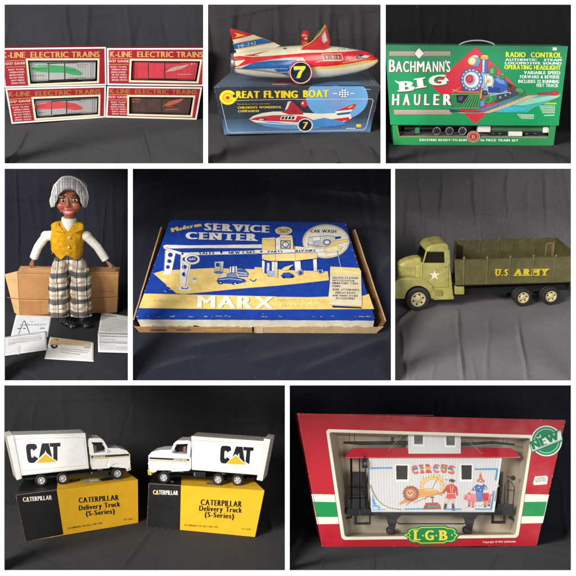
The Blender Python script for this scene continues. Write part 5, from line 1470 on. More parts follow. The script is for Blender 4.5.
# brown tray: floor and flaring walls
tr = Mesh(); TBR = (150,108,66)
b0, b1, b2_, b3 = [Vector((v.x*1.0, v.y, .3)) for v in (rows[0][0], rows[0][-1], rows[-1][-1], rows[-1][0])]
tr.face([b0, b1, b2_, b3], TBR)
def wall(pa, pb, la, lb, n=24, col=TBR, thick=Vector((0,0,0)), rag=.5):
    """pa-pb along the foot, la-lb along the lip, with a ragged lip"""
    prev = None
    for k in range(n+1):
        u = k/n; a = pa + (pb-pa)*u; b = la + (lb-la)*u + Vector((rag*.5*noise.noise(Vector((u*9,1,pa.x))), 0, rag*noise.noise(Vector((u*14,2,pa.x)))))
        if prev:
            tr.face([prev[0], a, b, prev[1]], col); tr.face([prev[1], b, b + thick, prev[1] + thick], (196,158,110)); tr.face([prev[1]+thick, b+thick, a+thick, prev[0]+thick], (120,84,50))
        prev = (a, b)
zl = H5*.8
wall(b0 + Vector((-1.5,0,0)), b3 + Vector((-1.5,-2,0)), F5.fz(160.6,227,zl), F5.fz(132.6,320,zl-3), thick=Vector((1.5,.4,0)))
wall(b1 + Vector((1.5,0,0)), b2_ + Vector((2.5,-2,0)), F5.fz(355.4,229.5,zl), F5.fz(386.2,321,zl-4), thick=Vector((-1.5,.4,0)))
yf = rows[-1][0].y - 1.4
for xa, xb, za, zb_, col in ((133.8,252,4.6,4.2,(168,128,84)),(254,383.8,5.4,5.2,(186,156,116))):
    A0, A1 = F5.fy(xa,325,yf), F5.fy(xb,325,yf)
    wall(Vector((A0.x+5*(xa<200),yf,.2)), Vector((A1.x-8*(xb>300),yf,.2)), Vector((A0.x,yf,za+3.6)), Vector((A1.x,yf,zb_+3.6)), n=90, col=col, thick=Vector((0,.8,0)), rag=2.4)
part('tray', tr, 'worn_card', t)
for k in range(3):
    pass
for x0, x1, z0, z1, col in ((150,166,2.5,4.6,(84,78,84)),(176,190,3.0,4.6,(90,84,86)),(206,222,2.6,5.0,(178,146,84)),(230,243,2.4,4.6,(170,138,80)),(256,263,.2,8.2,(196,178,146)),(170,190,5.6,7.2,(150,112,66))):
    m = Mesh(); a, b = F5.fy(x0,325,yf-.4), F5.fy(x1,325,yf-.4)
    pts = [(a.x + (b.x-a.x)*k/10, z0 + .5*noise.noise(Vector((k*.7,x0,0)))) for k in range(11)] + [(a.x + (b.x-a.x)*k/10, z1 + .8*noise.noise(Vector((k*.9,x0,3)))) for k in range(10,-1,-1)]
    m.prism([(x, yf-.4, z) for x, z in pts], (0,.3,0), col); part('torn_paper', m, 'worn_card', t)
# ================================================================ toy army truck
l6, r6 = V(390,230,5.76), V(476,230,5.76)
AG, AG2, BG = (172,164,90), (142,135,74), (104,97,58)
F6 = C6.frame(418.6,311.0, 550.6,304.6)
t = root('army_truck', 'olive toy army truck with white star and open stake bed on grey cloth', 'toy truck', F6)
P6 = lambda x, y, d=0.0: F6.fy(*l6(x, y), d)
R6 = lambda x, y, d=0.0: F6.fy(*r6(x, y), d)
W6 = 35.0
def wheel(parent, c, r, w, hub, face=-1, tyre=(46,44,42), holes=5, dual=False, hubr=.62, hubcol=(214,198,150), tread=True):
    """road wheel on an axle along y, its outer face towards face*y"""
    f = face; h = Mesh()
    o = parent
    e = bpy.data.objects.new('wheel', None); COL.objects.link(e); e.parent = o; e.empty_display_size = .005
    pr = [(0,r*hubr*.98),(.25,r*hubr*1.04),(0,r*.74),(0,r*.86),(.5,r*.95),(1.2,r),(w-1.2,r),(w,r*.9),(w,r*.5)]
    h.lathe(c, (0,-f,0), pr, 40, tyre, cap=False)
    for k in (.78,.84,.9): h.lathe(c, (0,-f,0), [(-.12+ (0 if k<.88 else .25),r*k-.12),(-.2+(0 if k<.88 else .25),r*k),(-.12+(0 if k<.88 else .25),r*k+.12)], 40, tyre, cap=False)
    ty = part('tyre', h, 'rubber', e)
    m = Mesh(); R = r*hubr
    m.lathe(c, (0,-f,0), [(-.5,R*.98),(-.7,R*.9),(.5,R*.78),(.9,R*.55),(.1,R*.38),(-.5,R*.3),(-.9,R*.12)], 32, hubcol, cap=False); m.lathe(c, (0,-f,0), [(-.9,.01),(-.9,R*.13)], 16, hubcol, cap=False)
    for k in range(holes):
        a = 2*math.pi*k/holes + .3
        cc = c + Vector((R*.66*math.cos(a), f*.02 + (-f)*.55 , R*.66*math.sin(a)))
        m.lathe(cc + Vector((0,f*.25,0)), (0,f,0), [(0,R*.13),(.03,R*.13)], 10, (40,34,28))
    rm = part('rim', m, 'gloss_paint', e)
    if dual:
        h2 = Mesh(); h2.lathe(c + Vector((0,-f*(w+1.2),0)), (0,-f,0), pr, 32, tyre, cap=False); part('inner_tyre', h2, 'rubber', e)
    return e
# cab: door panel, pillars, roof
cab = Mesh()
low = [(186,192),(345,192),(352,250),(368,398),(256,402),(252,352),(196,288),(176,286),(180,200)]
cab.prism([P6(*p, 1) for p in low], (0,W6-1,0), AG)
cb = part('cab', cab, 'army_paint', t, bevel=1.3, segs=3)
A_ = Mesh(); A = Art(A_, front(F6, .9), l6)
star = [(257 + (32 if k % 2 == 0 else 12.5)*math.sin(math.pi*k/5), 260 - (32 if k % 2 == 0 else 12.5)*math.cos(math.pi*k/5)) for k in range(10)]
A.poly(star, (238,230,206))
for pts in ([(188,196),(186,282)], [(338,196),(336,330)], [(214,288),(250,330),(336,330)]): A.line(pts, 2.2, (104,98,54)); 
A.line([(190,196),(188,282)], 1.2, (176,168,104)); A.line([(340,196),(338,332)], 1.2, (176,168,104)); A.rect(316,212,332,217,(120,112,60))
part('door', A_, 'army_paint', cb)
up = Mesh()
yA, yB = 2.2, W6-1.2
roof = [(207,130),(210,116),(222,98),(244,86),(300,78),(326,78),(340,92),(342,130)]
up.prism([P6(*p, yA) for p in roof], (0,yB-yA,0), AG)
part('cab_roof', up, 'army_paint', cb, bevel=3.6, segs=5)
for side in (0, 1):
    y0 = 1.4 if not side else W6-3.2
    for pts in ([(188,196),(207,120),(216,120),(194,196)], [(316,196),(314,140),(312,120),(344,118),(348,196)]):
        m = Mesh(); m.prism([P6(*p, y0) for p in pts], (0,1.8,0), AG); part('pillar', m, 'army_paint', cb, bevel=.4)
m = Mesh(); m.prism([P6(*p, 3.5) for p in ((196,194),(212,122),(344,122),(346,194))], (0,W6-7.5,0), (24,20,14)); part('interior', m, 'black_plastic', cb)
m = Mesh(); m.line = None
ws = [P6(180,196,5), P6(203,128,5)]
m.face([ws[0], ws[1], ws[1] + Vector((0,W6-10,0)), ws[0] + Vector((0,W6-10,0))], (16,16,15)); part('windscreen', m, 'gloss_paint', cb)
hd = Mesh(); hood = [(190,160),(192,196),(186,292),(60,300),(50,272),(47,226),(54,206),(74,188),(110,172),(150,163)]
hd.prism([P6(*p, 9.5) for p in hood], (0,W6-19,0), AG); hb = part('hood', hd, 'army_paint', cb, bevel=4.2, segs=5)
m = Mesh(); m.prism([P6(*p, 8.6) for p in ((56,208),(158,214),(158,222),(56,216))], (0,W6-17.2,0), (170,162,96)); part('hood_moulding', m, 'army_paint', cb, bevel=.5)
m = Mesh(); m.prism([P6(*p, 4.5) for p in ((186,196),(190,286),(150,290),(152,206))], (0,W6-9,0), AG); part('cowl', m, 'army_paint', cb, bevel=1.5)
for side in (0, 1):
    y0 = -.8 if not side else W6-9.2
    arch = [(162 - 76*math.cos(math.radians(a)), 400 - 76*math.sin(math.radians(a))) for a in range(178, 0, -8)][::-1]
    fen = [(28,398),(22,350),(24,306),(46,284),(100,276),(180,280),(216,290),(244,320),(262,366),(268,400)] + [(238,398)] + [(162 + 76*math.cos(math.radians(a)), 400 - 76*math.sin(math.radians(a))) for a in range(6, 176, 8)] + [(86,398)]
    m = Mesh(); m.prism([P6(*p, y0) for p in fen], (0,10,0), (164,156,90)); part('fender', m, 'army_paint', cb, bevel=2.0, segs=3)
    m = Mesh(); c = P6(34,312, y0 + 5); m.lathe(c, (-1,0,0), [(-1,2.6),(.6,2.6),(1.2,2.0),(1.5,.2)], 18, (190,184,150)); part('headlight', m, 'gloss_paint', cb)  # added headlight, stands in for the pale highlight on the fender nose
    m = Mesh(); m.prism([P6(*p, y0+.3) for p in ((250,382),(368,380),(370,400),(252,404))], (0,8,0), AG); part('running_board', m, 'army_paint', cb, bevel=.7)
    m = Mesh(); m.prism([P6(*p, y0+.2) for p in ((256,346),(300,346),(302,384),(258,384))], (0,4,0), AG2); part('step_box', m, 'army_paint', cb, bevel=.6)
m = Mesh(); m.prism([P6(*p, 1) for p in ((6,366),(44,366),(44,398),(6,398))], (0,W6-2,0), AG); part('bumper', m, 'army_paint', t, bevel=1.0)
m = Mesh(); m.prism([P6(*p, 1.5) for p in ((374,326),(430,326),(430,374),(374,374))], (0,8,0), AG); part('fuel_tank', m, 'army_paint', t, bevel=1.4, segs=3)
m = Mesh(); a, b = P6(100,400,9), R6(560,330,9); m.box(a.x, b.x, 10, 26, a.z+2, a.z+10, (34,32,28)); part('chassis', m, 'black_plastic', t)
# bed
BW = 41.0
bed = [P6(371,170), R6(592,146), R6(592,300), P6(378,322)]
m = Mesh(); m.prism([k + Vector((0,0,0)) for k in bed], (0,1.0,0), BG, side=(124,112,72))
A = Art(m, front(F6), r6)
for off, c in (((3,3),(70,30,18)),((-2,2),(120,44,24)),((0,0),(226,206,48))):
    A.text('U.S.', 110+off[0], 264+off[1], 200+off[0], 264+off[1], 38, c, bold=.075, shear=.12, serif=True)
    A.text('ARMY', 213+off[0], 264+off[1], 424+off[0], 262+off[1], 38, c, bold=.075, shear=.12, serif=True)
bp = part('side_panel', m, 'army_paint', t)
far = [F6.fy(*p, BW) for p in ((454.8,240.6),(556.2,237.6),(553,262),(455,268))]
ff = [far[0], far[1], Vector((far[1].x-.5, BW, bed[2].z)), Vector((far[0].x, BW, bed[3].z))]
m = Mesh(); m.prism(ff, (0,1.0,0), (100,92,58)); fp_ = part('side_panel', m, 'army_paint', t)
m = Mesh(); m.prism([bed[3] + Vector((0,.5,.2)), bed[2] + Vector((0,.5,.2)), bed[2] + Vector((0,.5,2.2)), bed[3] + Vector((0,.5,2.2))], (0,BW-.5,0), (74,66,42)); part('bed_floor', m, 'army_paint', t)
m = Mesh(); m.hexa([bed[0]+Vector((0,.5,0)), bed[0]+Vector((1.2,.5,0)), bed[3]+Vector((1.2,.5,0)), bed[3]+Vector((0,.5,0)), ff[0]+Vector((-.3,0,0)), ff[0]+Vector((.9,0,0)), ff[3]+Vector((.9,0,0)), ff[3]+Vector((-.3,0,0))], (86,76,50)); part('front_panel', m, 'army_paint', t)
m = Mesh(); m.hexa([bed[1]+Vector((-1,1,0)), bed[1]+Vector((0,1,0)), bed[2]+Vector((0,1,0)), bed[2]+Vector((-1,1,0)), ff[1]+Vector((0,0,0)), ff[1]+Vector((1,0,0)), ff[2]+Vector((1,0,0)), ff[2]], (96,88,56)); part('tailgate', m, 'army_paint', t)
m = Mesh()
for p in ([(440,70),(454,70),(448,150),(434,150)], [(404,80),(412,78),(404,152),(396,152)], [(408,74),(442,70),(442,80),(408,84)]): m.prism([F6.fy(*r6(*q), BW-1.2) for q in p], (0,1,0), (150,128,76))
part('stake_bracket', m, 'army_paint', t)
m = Mesh(); m.prism([F6.fy(*l6(*q), BW-1.0) for q in ((386,84),(420,92),(418,166),(384,166))], (0,.7,0), (64,30,20)); part('front_bracket', m, 'army_paint', t)
for x0, y0, x1, y1, vw in ((427,160,424,318,l6),(562,160,556,312,l6),(66,158,62,306,r6),(199,154,189,300,r6),(333,150,322,298,r6),(462,148,442,292,r6)):
    a, b = F6.fy(*vw(x0,y0),-.2), F6.fy(*vw(x1,y1),-.2); m = Mesh()
    m.tube([b, a], [.55,.95], (116,104,64), 10); m.ball(a, (1.35,1.2,1.5), (140,124,78), 12); part('stake', m, 'army_paint', bp)
for x, y in ((23,54),(132,50),(236,46),(340,44),(440,44)):
    a = F6.fy(*r6(x,y), BW); m = Mesh(); m.tube([a - Vector((0,.3,18)), a], .8, (108,98,60), 8); m.ball(a, (1.3,1.2,1.4), (132,118,76), 12); part('stake', m, 'army_paint', fp_)
for x in (420,524): 
    a = P6(x,58,BW); m = Mesh(); m.ball(a, (1.3,1.2,1.3), (132,118,76), 12); part('stake_cap', m, 'army_paint', fp_)
m = Mesh(); e = [P6(370,170,-.2), R6(590,148,-.2)]; m.tube(e, .55, (128,114,74), 8); part('top_rail', m, 'army_paint', bp)
m = Mesh(); e = [P6(378,320,-.2), R6(590,300,-.2)]; m.tube(e, .6, (84,66,40), 8); part('bottom_rail', m, 'army_paint', bp)
m = Mesh(); m.prism([R6(*p, 1) for p in ((540,300),(556,298),(552,350),(546,358))], (0,6,0), (70,62,40)); part('mud_flap', m, 'army_paint', t)
fw = P6(163,401,-.6); wr = fw.z
wheel(t, Vector((fw.x, -.2, wr)), wr, 6.5, 0, holes=6)
wheel(t, Vector((fw.x, W6-.5, wr)), wr, 6.5, 0, face=1, holes=6)
for c in ((273,376),(434,366)):
    k = R6(*c, -1.4); wr = 11.3
    k.z = wr
    wheel(t, Vector((k.x, -1.6, wr)), wr, 5.5, 0, dual=True, holes=5)
    wheel(t, Vector((k.x, BW+1.4, wr)), wr, 5.5, 0, face=1, holes=5)

# ================================================================ two delivery trucks on their boxes
v7l, v7r = V(2,424,4), V(140,424,4)
YB7, BK7, WH7 = (236,180,36), (27,25,25), (244,241,235)
def truck_box(view, quad, split, tops, label, txt):
    ps = [view(*p) for p in quad]
    F = C7.frame(*ps[3], *ps[2])
    m, fr, bk = carton(F, *ps, 60, YB7, dict(left=(180,140,30)), tops=[view(*p) for p in tops])
    # black end of the carton, front and top
    n = (fr[1]-fr[0])
    A = Art(m, front(F), view)
    (s0, s1) = split
    A.poly([quad[0], s0, s1, quad[3]], BK7)
    u = (F.fy(*view(*s0), 0).x - fr[0].x)/(fr[1].x - fr[0].x)
    a, b = fr[0] + (fr[1]-fr[0])*u, bk[0] + (bk[1]-bk[0])*u; up = Vector((0,0,.1))
    m.face([fr[0]+up, a+up, b+up, bk[0]+up], BK7)
    A.line([quad[0], quad[1]], 1.6, (250,206,90) if False else (206,150,30)); A.line([quad[0], s0], 2.4, (120,108,96)); A.line([quad[0], quad[3]], 2, (90,80,70))
    A.scuff(quad, 40, 2.0, (190,150,80), 5); A.scuff([quad[0], s0, s1, quad[3]], 26, 2.0, (110,100,90), 6)
    t = root('toy_box', label, 'toy box', F, 'black and yellow delivery truck boxes')
    txt(A)
    zt = (fr[0].z+fr[1].z)/2
    T = Art(m, topface(F, zt+.35), view)
    txt(T, True)
    part('carton', m, 'printed_card', t)
    G = Frame(F.W(fr[0]), F.W(fr[1]), F.W(fr[0])-F.W(fr[3]) if False else (F.W(bk[0])-F.W(fr[0])).cross(F.W(fr[1])-F.W(fr[0]))*-1)
    return t, F, fr, G
INK7 = (34,28,22)
def logo(A, x0, y0, x1, y1, cap, col=(236,230,220)):
    A.text('CATERPILLAR', x0, y0, x1, y1, cap, col, bold=.06)
    k = (x1-x0)*.15; sl = (y1-y0)/(x1-x0)
    A.poly([(x0+k*.75, y0+1+sl*k), (x0+k*1.15, y0-cap*.62+sl*k), (x0+k*1.6, y0+1+sl*k)], (232,176,34))
def txtl(A, top=False):
    if top:
        A.poly([(112,248),(124,240),(132,240),(132,252)], (226,222,216)); A.poly([(140,250),(148,244),(160,244),(156,252)], (226,222,216)); A.poly([(166,246),(174,240),(188,242),(176,252)], (226,222,216))
        A.poly([(268,232),(270,222),(312,218),(312,226)], (40,36,34)); A.poly([(276,228),(290,222),(306,222)], (226,222,216)); A.poly([(324,234),(322,220),(478,206),(480,220)], (176,174,170)); A.poly([(352,232),(350,224),(384,220),(386,228)], (226,222,216)); A.poly([(386,220),(416,214),(450,212),(446,222),(400,228)], (36,34,34))
        return
    logo(A, 84,311, 200,302, 17)
    A.text('CATERPILLAR', 307,316, 468,304, 21, INK7, bold=.07); A.text('Delivery Truck', 308,346, 474,329, 20, INK7, bold=.07); A.text('(S-Series)', 336,368, 452,357, 19, INK7, bold=.07)
    A.text('RECOMMENDED FOR AGES 3 AND OVER', 264,421, 402,399, 7, INK7, bold=.03); A.text('1:25 Scale', 488,386, 522,382, 7, INK7, bold=.03)
def txtr(A, top=False):
    if top:
        A.poly([(116,232),(124,226),(136,228),(132,234)], (226,222,216)); A.poly([(266,240),(268,232),(310,232),(400,242),(420,240),(420,248),(340,248)], (120,116,110)); A.poly([(300,238),(330,236),(350,240),(330,244)], (36,34,34))
        return
    logo(A, 52,281, 152,284, 17)
    A.text('CATERPILLAR', 242,324, 407,332, 23, INK7, bold=.07); A.text('Delivery Truck', 236,347, 408,355, 21, INK7, bold=.07); A.text('(S-Series)', 258,371, 376,379, 20, INK7, bold=.07)
    A.text('RECOMMENDED FOR AGES 3 AND OVER', 178,408, 312,416, 7, INK7, bold=.03); A.text('1:25 Scale', 406,422, 442,424, 7, INK7, bold=.03)
tb1, FB1, fb1, G1 = truck_box(v7l, [(55,285),(543,222),(545,395),(95,470)], ((219,263),(246,442)), [(100,196),(492,186)], 'black and yellow truck box under the truck that faces right', txtl)
tb2, FB2, fb2, G2 = truck_box(v7r, [(35,238),(498,266),(460,452),(28,411)], ((164,246),(160,424)), [(60,192),(440,212)], 'black and yellow truck box under the truck that faces left', txtr)

def delivery_truck(Fb, zt, view, D_, label):
    """D_: measured side view of the truck; sgn = +1 when it faces right"""
    (ax, ay), (bx, by) = D_['ground']
    pa, pb = Fb.W(Fb.fz(*view(ax, ay), zt+.12)), Fb.W(Fb.fz(*view(bx, by), zt+.12))
    F = Frame(pa, pb, Fb.z)
    t = root('delivery_truck', label, 'toy truck', F, 'white toy delivery trucks on their boxes')
    P = lambda p, d=0.0: F.fy(*view(*p), d)
    s = D_['sgn']; CW = 27.0
    # cargo box
    q = [P(p, .6) for p in D_['side']]                       # tl tr br bl
    m = Mesh(); m.hexa(q + [k + Vector((0,CW,0)) for k in q], WH7, dict(top=(206,200,188)))
    A = Art(m, front(F, .6), view)
    def ins(k): 
        c = (sum(p[0] for p in D_['side'])/4, sum(p[1] for p in D_['side'])/4)
        return [(c[0]+(p[0]-c[0])*(1-k[0]), c[1]+(p[1]-c[1])*(1-k[1])) for p in D_['side']]
    A.line(ins((.05,.2)), 1.6, (176,172,164), closed=True); A.line(ins((.04,.18)), 1.6, (246,244,240), closed=True)
    for ch, pts in D_['cat']: A.polys(pts, (22,22,24))
    A.poly(D_['tri'][0], WH7); A.poly(D_['tri'][1], (232,176,34))
    cg = part('cargo_box', m, 'gloss_paint', t, bevel=.35)
    m = Mesh(); top = [q[0]+Vector((0,-.4,0)), q[1]+Vector((0,-.4,0))]
    zz = lambda a, k: a + Vector((0,0,k))
    m.prism([zz(top[0],.4), zz(top[1],.4), zz(top[1],-1.4), zz(top[0],-1.4)], (0,.9,0), (236,232,226)); part('top_rail', m, 'gloss_paint', cg, bevel=.25)
    m = Mesh(); bot = [q[3]+Vector((0,-.3,0)), q[2]+Vector((0,-.3,0))]; m.prism([zz(bot[0],1.5), zz(bot[1],1.5), zz(bot[1],-.3), zz(bot[0],-.3)], (0,CW+.5,0), (220,216,208)); part('bottom_rail', m, 'gloss_paint', cg, bevel=.25)
    pq = [P(p, -.3) for p in D_['post']]; m = Mesh(); m.prism(pq, (0,CW+1.6,0), (222,218,210)); part('rear_door', m, 'gloss_paint', cg, bevel=.4)
    # cab
    CY0, CY1 = 2.0, CW-1.0
    m = Mesh(); m.prism([P(p, CY0) for p in D_['lower']], (0,CY1-CY0,0), WH7); cb = part('cab', m, 'gloss_paint', t, bevel=.55, segs=3)
    m = Mesh(); m.prism([P(p, CY0+.5) for p in D_['roof']], (0,CY1-CY0-1,0), WH7); part('cab_roof', m, 'gloss_paint', cb, bevel=.7, segs=3)
    for yy_ in (CY0+.3, CY1-1.5):
        for pts in D_['pillars']:
            m = Mesh(); m.prism([P(p, yy_) for p in pts], (0,1.2,0), WH7); part('pillar', m, 'gloss_paint', cb)
    m = Mesh(); m.prism([P(p, CY0+11) for p in D_['glass']], (0,CY1-CY0-13,0), (34,28,26)); part('interior', m, 'black_plastic', cb)
    m = Mesh(); gx = [p[0] for p in D_['window']]; gy = [p[1] for p in D_['window']]; x0, x1, y0, y1 = min(gx), max(gx), min(gy), max(gy)
    sx = (lambda u: x0+(x1-x0)*u) if s > 0 else (lambda u: x1-(x1-x0)*u)
    m.prism([P(p, CY0+3) for p in ((sx(.05),y1+2),(sx(.3),y1+2),(sx(.26),y0+10),(sx(.1),y0+9))], (0,7,0), (120,96,78)); part('seat', m, 'plastic', cb, bevel=.3)
    m = Mesh(); m.tube([P((sx(.72),y1-14), CY0+4), P((sx(.9),y1+1), CY0+4)], .35, (120,110,100), 8); part('steering_column', m, 'black_plastic', cb)
    # mirror, door handle, lamp, grille bars, tank, step
    m = Mesh(); a = P(D_['mirror'], CY0-1.6); m.tube([a + Vector((0,1.6,-1)), a + Vector((0,.2,-.6)), a + Vector((0,.2,2.6)), a + Vector((0,1.6,3.2))], .18, (60,58,56), 6); m.box(a.x-.6, a.x+.6, -.25+a.y, .25+a.y, a.z-.4, a.z+2.8, (206,202,196)); part('mirror', m, 'gloss_paint', cb)
    m = Mesh(); a = P(D_['handle'], CY0-.2); m.box(a.x-.9, a.x+.9, a.y-.25, a.y+.2, a.z-.22, a.z+.22, (120,118,114)); part('door_handle', m, 'metal', cb)
    m = Mesh(); a = P(D_['lampat'], CY0+2.2); m.lathe(a, (s,0,0), [(-.6,1.3),(.35,1.3),(.5,.9)], 14, (230,222,196)); part('headlight', m, 'gloss_paint', cb); m = Mesh(); b = a + Vector((0,CY1-CY0-4.4,0)); m.lathe(b, (s,0,0), [(-.6,1.3),(.35,1.3),(.5,.9)], 14, (230,222,196)); part('headlight', m, 'gloss_paint', cb)
    m = Mesh()
    for k in range(5): m.box(a.x-.3+.15*s, a.x+.3+.15*s, CY0+5, CY1-5, a.z-1.6+k*1.1, a.z-1.1+k*1.1, (70,68,66))
    part('grille', m, 'black_plastic', cb)
    m = Mesh(); a = P(D_['step'], CY0-.6); m.box(a.x-3, a.x+3, a.y, a.y+3, a.z-.4, a.z+.3, (150,148,144)); part('step', m, 'metal', cb)
    m = Mesh(); gl = [P(p, CY0+1.1) for p in D_['window']]; m.face(gl, (120,110,100)); part('side_window', m, 'clear_film', cb)
    m = Mesh(); w0, w1 = [P(p, CY0+1.5) for p in D_['wind']]; dy = Vector((0,CY1-CY0-3,0)); m.face([w0, w1, w1+dy, w0+dy], (52,48,46)); part('windscreen', m, 'gloss_paint', cb)
    d = Mesh(); A = Art(d, front(F, CY0-.12), view)
    for pts, c in D_['stripe']: A.poly(pts, c)
    x0, y0, x1, y1, cap = D_['name']; A.text('CATERPILLAR', x0, y0, x1, y1, cap, (46,38,30), bold=.05)
    for pts in D_['seams']: A.line(pts, 1.3, (168,164,156))
    part('door', d, 'gloss_paint', cb)
    for yy_ in (CY0-.9, CY1-4.6):
        m = Mesh(); m.prism([P(p, yy_) for p in D_['fender']], (0,5.5,0), WH7); part('fender', m, 'gloss_paint', cb, bevel=.6)
    m = Mesh(); m.prism([P(p, CY0+.5) for p in D_['bumper']], (0,CY1-CY0-1,0), D_.get('bumpcol', (222,218,210))); part('bumper', m, 'gloss_paint', t, bevel=.4)
    m = Mesh(); a, b = [P(p, 5) for p in D_['chassis']]; m.box(min(a.x,b.x), max(a.x,b.x), 6, CW-5, min(a.z,b.z), max(a.z,b.z), (28,27,28)); part('chassis', m, 'black_plastic', t)
    m = Mesh(); a, b = [P(p, 3) for p in D_['tank']]; m.box(min(a.x,b.x), max(a.x,b.x), 3, 9, min(a.z,b.z), max(a.z,b.z), (30,29,30)); m.box(min(a.x,b.x)+1.5, min(a.x,b.x)+2.6, 2.7, 3.1, min(a.z,b.z)+1.5, max(a.z,b.z)-.7, (150,148,146)); part('battery_box', m, 'black_plastic', t, bevel=.3)
    for cx, cy in D_['wheels']:
        c = P((cx, cy), 0); r = 7.0; 
        for f, y0 in ((-1, 0.0), (1, CW+.4)): wheel(t, Vector((c.x, y0, r)), r, 4.6, 0, face=f, holes=5, tyre=(32,31,32), hubr=.6, hubcol=(196,192,186), dual=False)
    return t
def cat_letters(q0, q1, q2, q3):
    """heavy C A T filling the quad tl tr br bl"""
    def M(u, v):
        a = (q0[0]+(q1[0]-q0[0])*u, q0[1]+(q1[1]-q0[1])*u); b = (q3[0]+(q2[0]-q3[0])*u, q3[1]+(q2[1]-q3[1])*u)
        return (a[0]+(b[0]-a[0])*v, a[1]+(b[1]-a[1])*v)
    out = []
    # C as ring segments
    def cpt(r, a): 
        sx, sy = (.165, .5) if r == 1 else (.036, .22)
        ca, sa = math.cos(a), math.sin(a); p = .45
        return M(.168 + sx*math.copysign(abs(ca)**p, ca), .5 + sy*math.copysign(abs(sa)**p, sa))
    segs = []
    st_ = math.radians(14); n = 40
    for k in range(n):
        a0 = st_ + (2*math.pi-2*st_)*k/n; a1 = st_ + (2*math.pi-2*st_)*(k+1)/n
        segs.append([cpt(1,a0), cpt(1,a1), cpt(0,a1), cpt(0,a0)])
    out.append(('C', segs))
    out.append(('A', [[M(.47,0), M(.57,0), M(.57,.36), M(.45,1), M(.32,1)]])); out.append(('A', [[M(.57,0), M(.665,0), M(.80,1), M(.67,1), M(.57,.36)]])); out.append(('A', [[M(.5,.58), M(.64,.58), M(.69,.78), M(.45,.78)]]))
    out.append(('T', [[M(.685,0), M(1,0), M(1,.2), M(.915,.2), M(.93,.97), M(.80,.84), M(.795,.2), M(.70,.2)]]))
    return out
def arch(cx, cy, r, a0, a1, st=10):
    rng = range(a0, a1+1, st) if a1 > a0 else range(a0, a1-1, -st)
    return [(cx + r*math.cos(math.radians(a)), cy - r*math.sin(math.radians(a))) for a in rng]
L7 = dict(mirror=(424,112), handle=(366,148), lampat=(512,150), step=(392,183), sgn=1, ground=((157,250.5),(462,222)), side=[(44,46),(334,37),(348,177),(76,206)], post=[(20,50),(46,44),(80,218),(60,226)],
    cat=cat_letters((93,80),(234,75),(231,150),(103,157)), tri=([(126,158),(174,112),(224,154)], [(137,156),(174,119),(218,152)]),
    lower=[(354,118),(416,112),(426,97),(470,97),(500,106),(513,122),(513,172),(500,178),(430,172),(420,178),(360,182),(354,160)],
    roof=[(345,92),(345,64),(352,57),(396,57),(406,64),(416,92),(410,92),(402,74),(360,74),(358,92)], pillars=[[(346,80),(364,80),(368,120),(350,122)], [(400,70),(409,70),(428,104),(420,114)]],
    glass=[(350,76),(402,74),(418,114),(354,118)], window=[(362,78),(404,76),(420,116),(364,118)], wind=((424,104),(407,68)),
    stripe=[([(355,127),(508,119),(509,127),(356,137)], (34,30,28)), ([(364,129),(412,126),(412,133),(366,136)], (226,214,190)), ([(356,139),(510,129),(510,132),(356,142)], (226,170,60))], name=(368,135,410,132,5),
    seams=[[(358,125),(360,180)],[(420,112),(424,150),(412,172)],[(430,150),(500,142)]],
    fender=[(430,140),(512,134),(514,172),(500,184),(496,178)] + arch(462,193,36,22,150) + [(426,178)],
    bumper=[(496,172),(516,168),(516,184),(500,190)], chassis=((90,218),(500,188)), tank=((352,206),(420,186)), wheels=((157,220),(243,212),(462,193)))
R7 = dict(mirror=(128,114), handle=(186,160), lampat=(34,158), step=(164,191), sgn=-1, ground=((95,238),(390,249)), side=[(205,49),(498,70),(470,203),(208,182)], post=[(496,58),(522,62),(490,229),(466,224)],
    cat=cat_letters((322,86),(455,94),(446,164),(319,157)), tri=([(336,166),(382,120),(432,168)], [(345,159),(382,126),(424,163)]),
    lower=[(196,122),(136,118),(126,103),(80,104),(46,112),(33,126),(33,178),(44,186),(120,186),(128,192),(196,188),(204,180),(204,140)],
    roof=[(204,96),(204,74),(196,66),(150,66),(140,72),(128,98),(134,98),(144,82),(192,80),(194,96)], pillars=[[(204,84),(190,84),(187,124),(200,126)], [(146,76),(136,76),(122,108),(132,116)]],
    glass=[(200,82),(146,80),(128,116),(196,122)], window=[(190,84),(142,82),(126,120),(188,124)], wind=((126,110),(140,74)),
    stripe=[([(38,133),(197,140),(197,148),(38,140)], (34,30,28)), ([(136,139),(188,142),(188,149),(136,147)], (226,214,190)), ([(38,143),(197,151),(197,154),(38,146)], (226,170,60))], name=(138,146,186,149,5),
    seams=[[(196,128),(196,186)],[(134,118),(128,160),(140,182)],[(40,156),(120,160)]],
    fender=[(38,150),(118,154),(130,190)] + arch(95,210,36,30,152) + [(50,196),(36,188)],
    bumper=[(30,182),(46,186),(46,206),(32,204)], bumpcol=(222,178,60), chassis=((60,206),(470,222)), tank=((212,212),(262,194)), wheels=((95,208),(312,220),(390,220)))
delivery_truck(FB1, (fb1[0].z+fb1[1].z)/2, v7l, L7, 'white toy delivery truck facing right on the left yellow box')
delivery_truck(FB2, (fb2[0].z+fb2[1].z)/2, v7r, R7, 'white toy delivery truck facing left on the right yellow box')
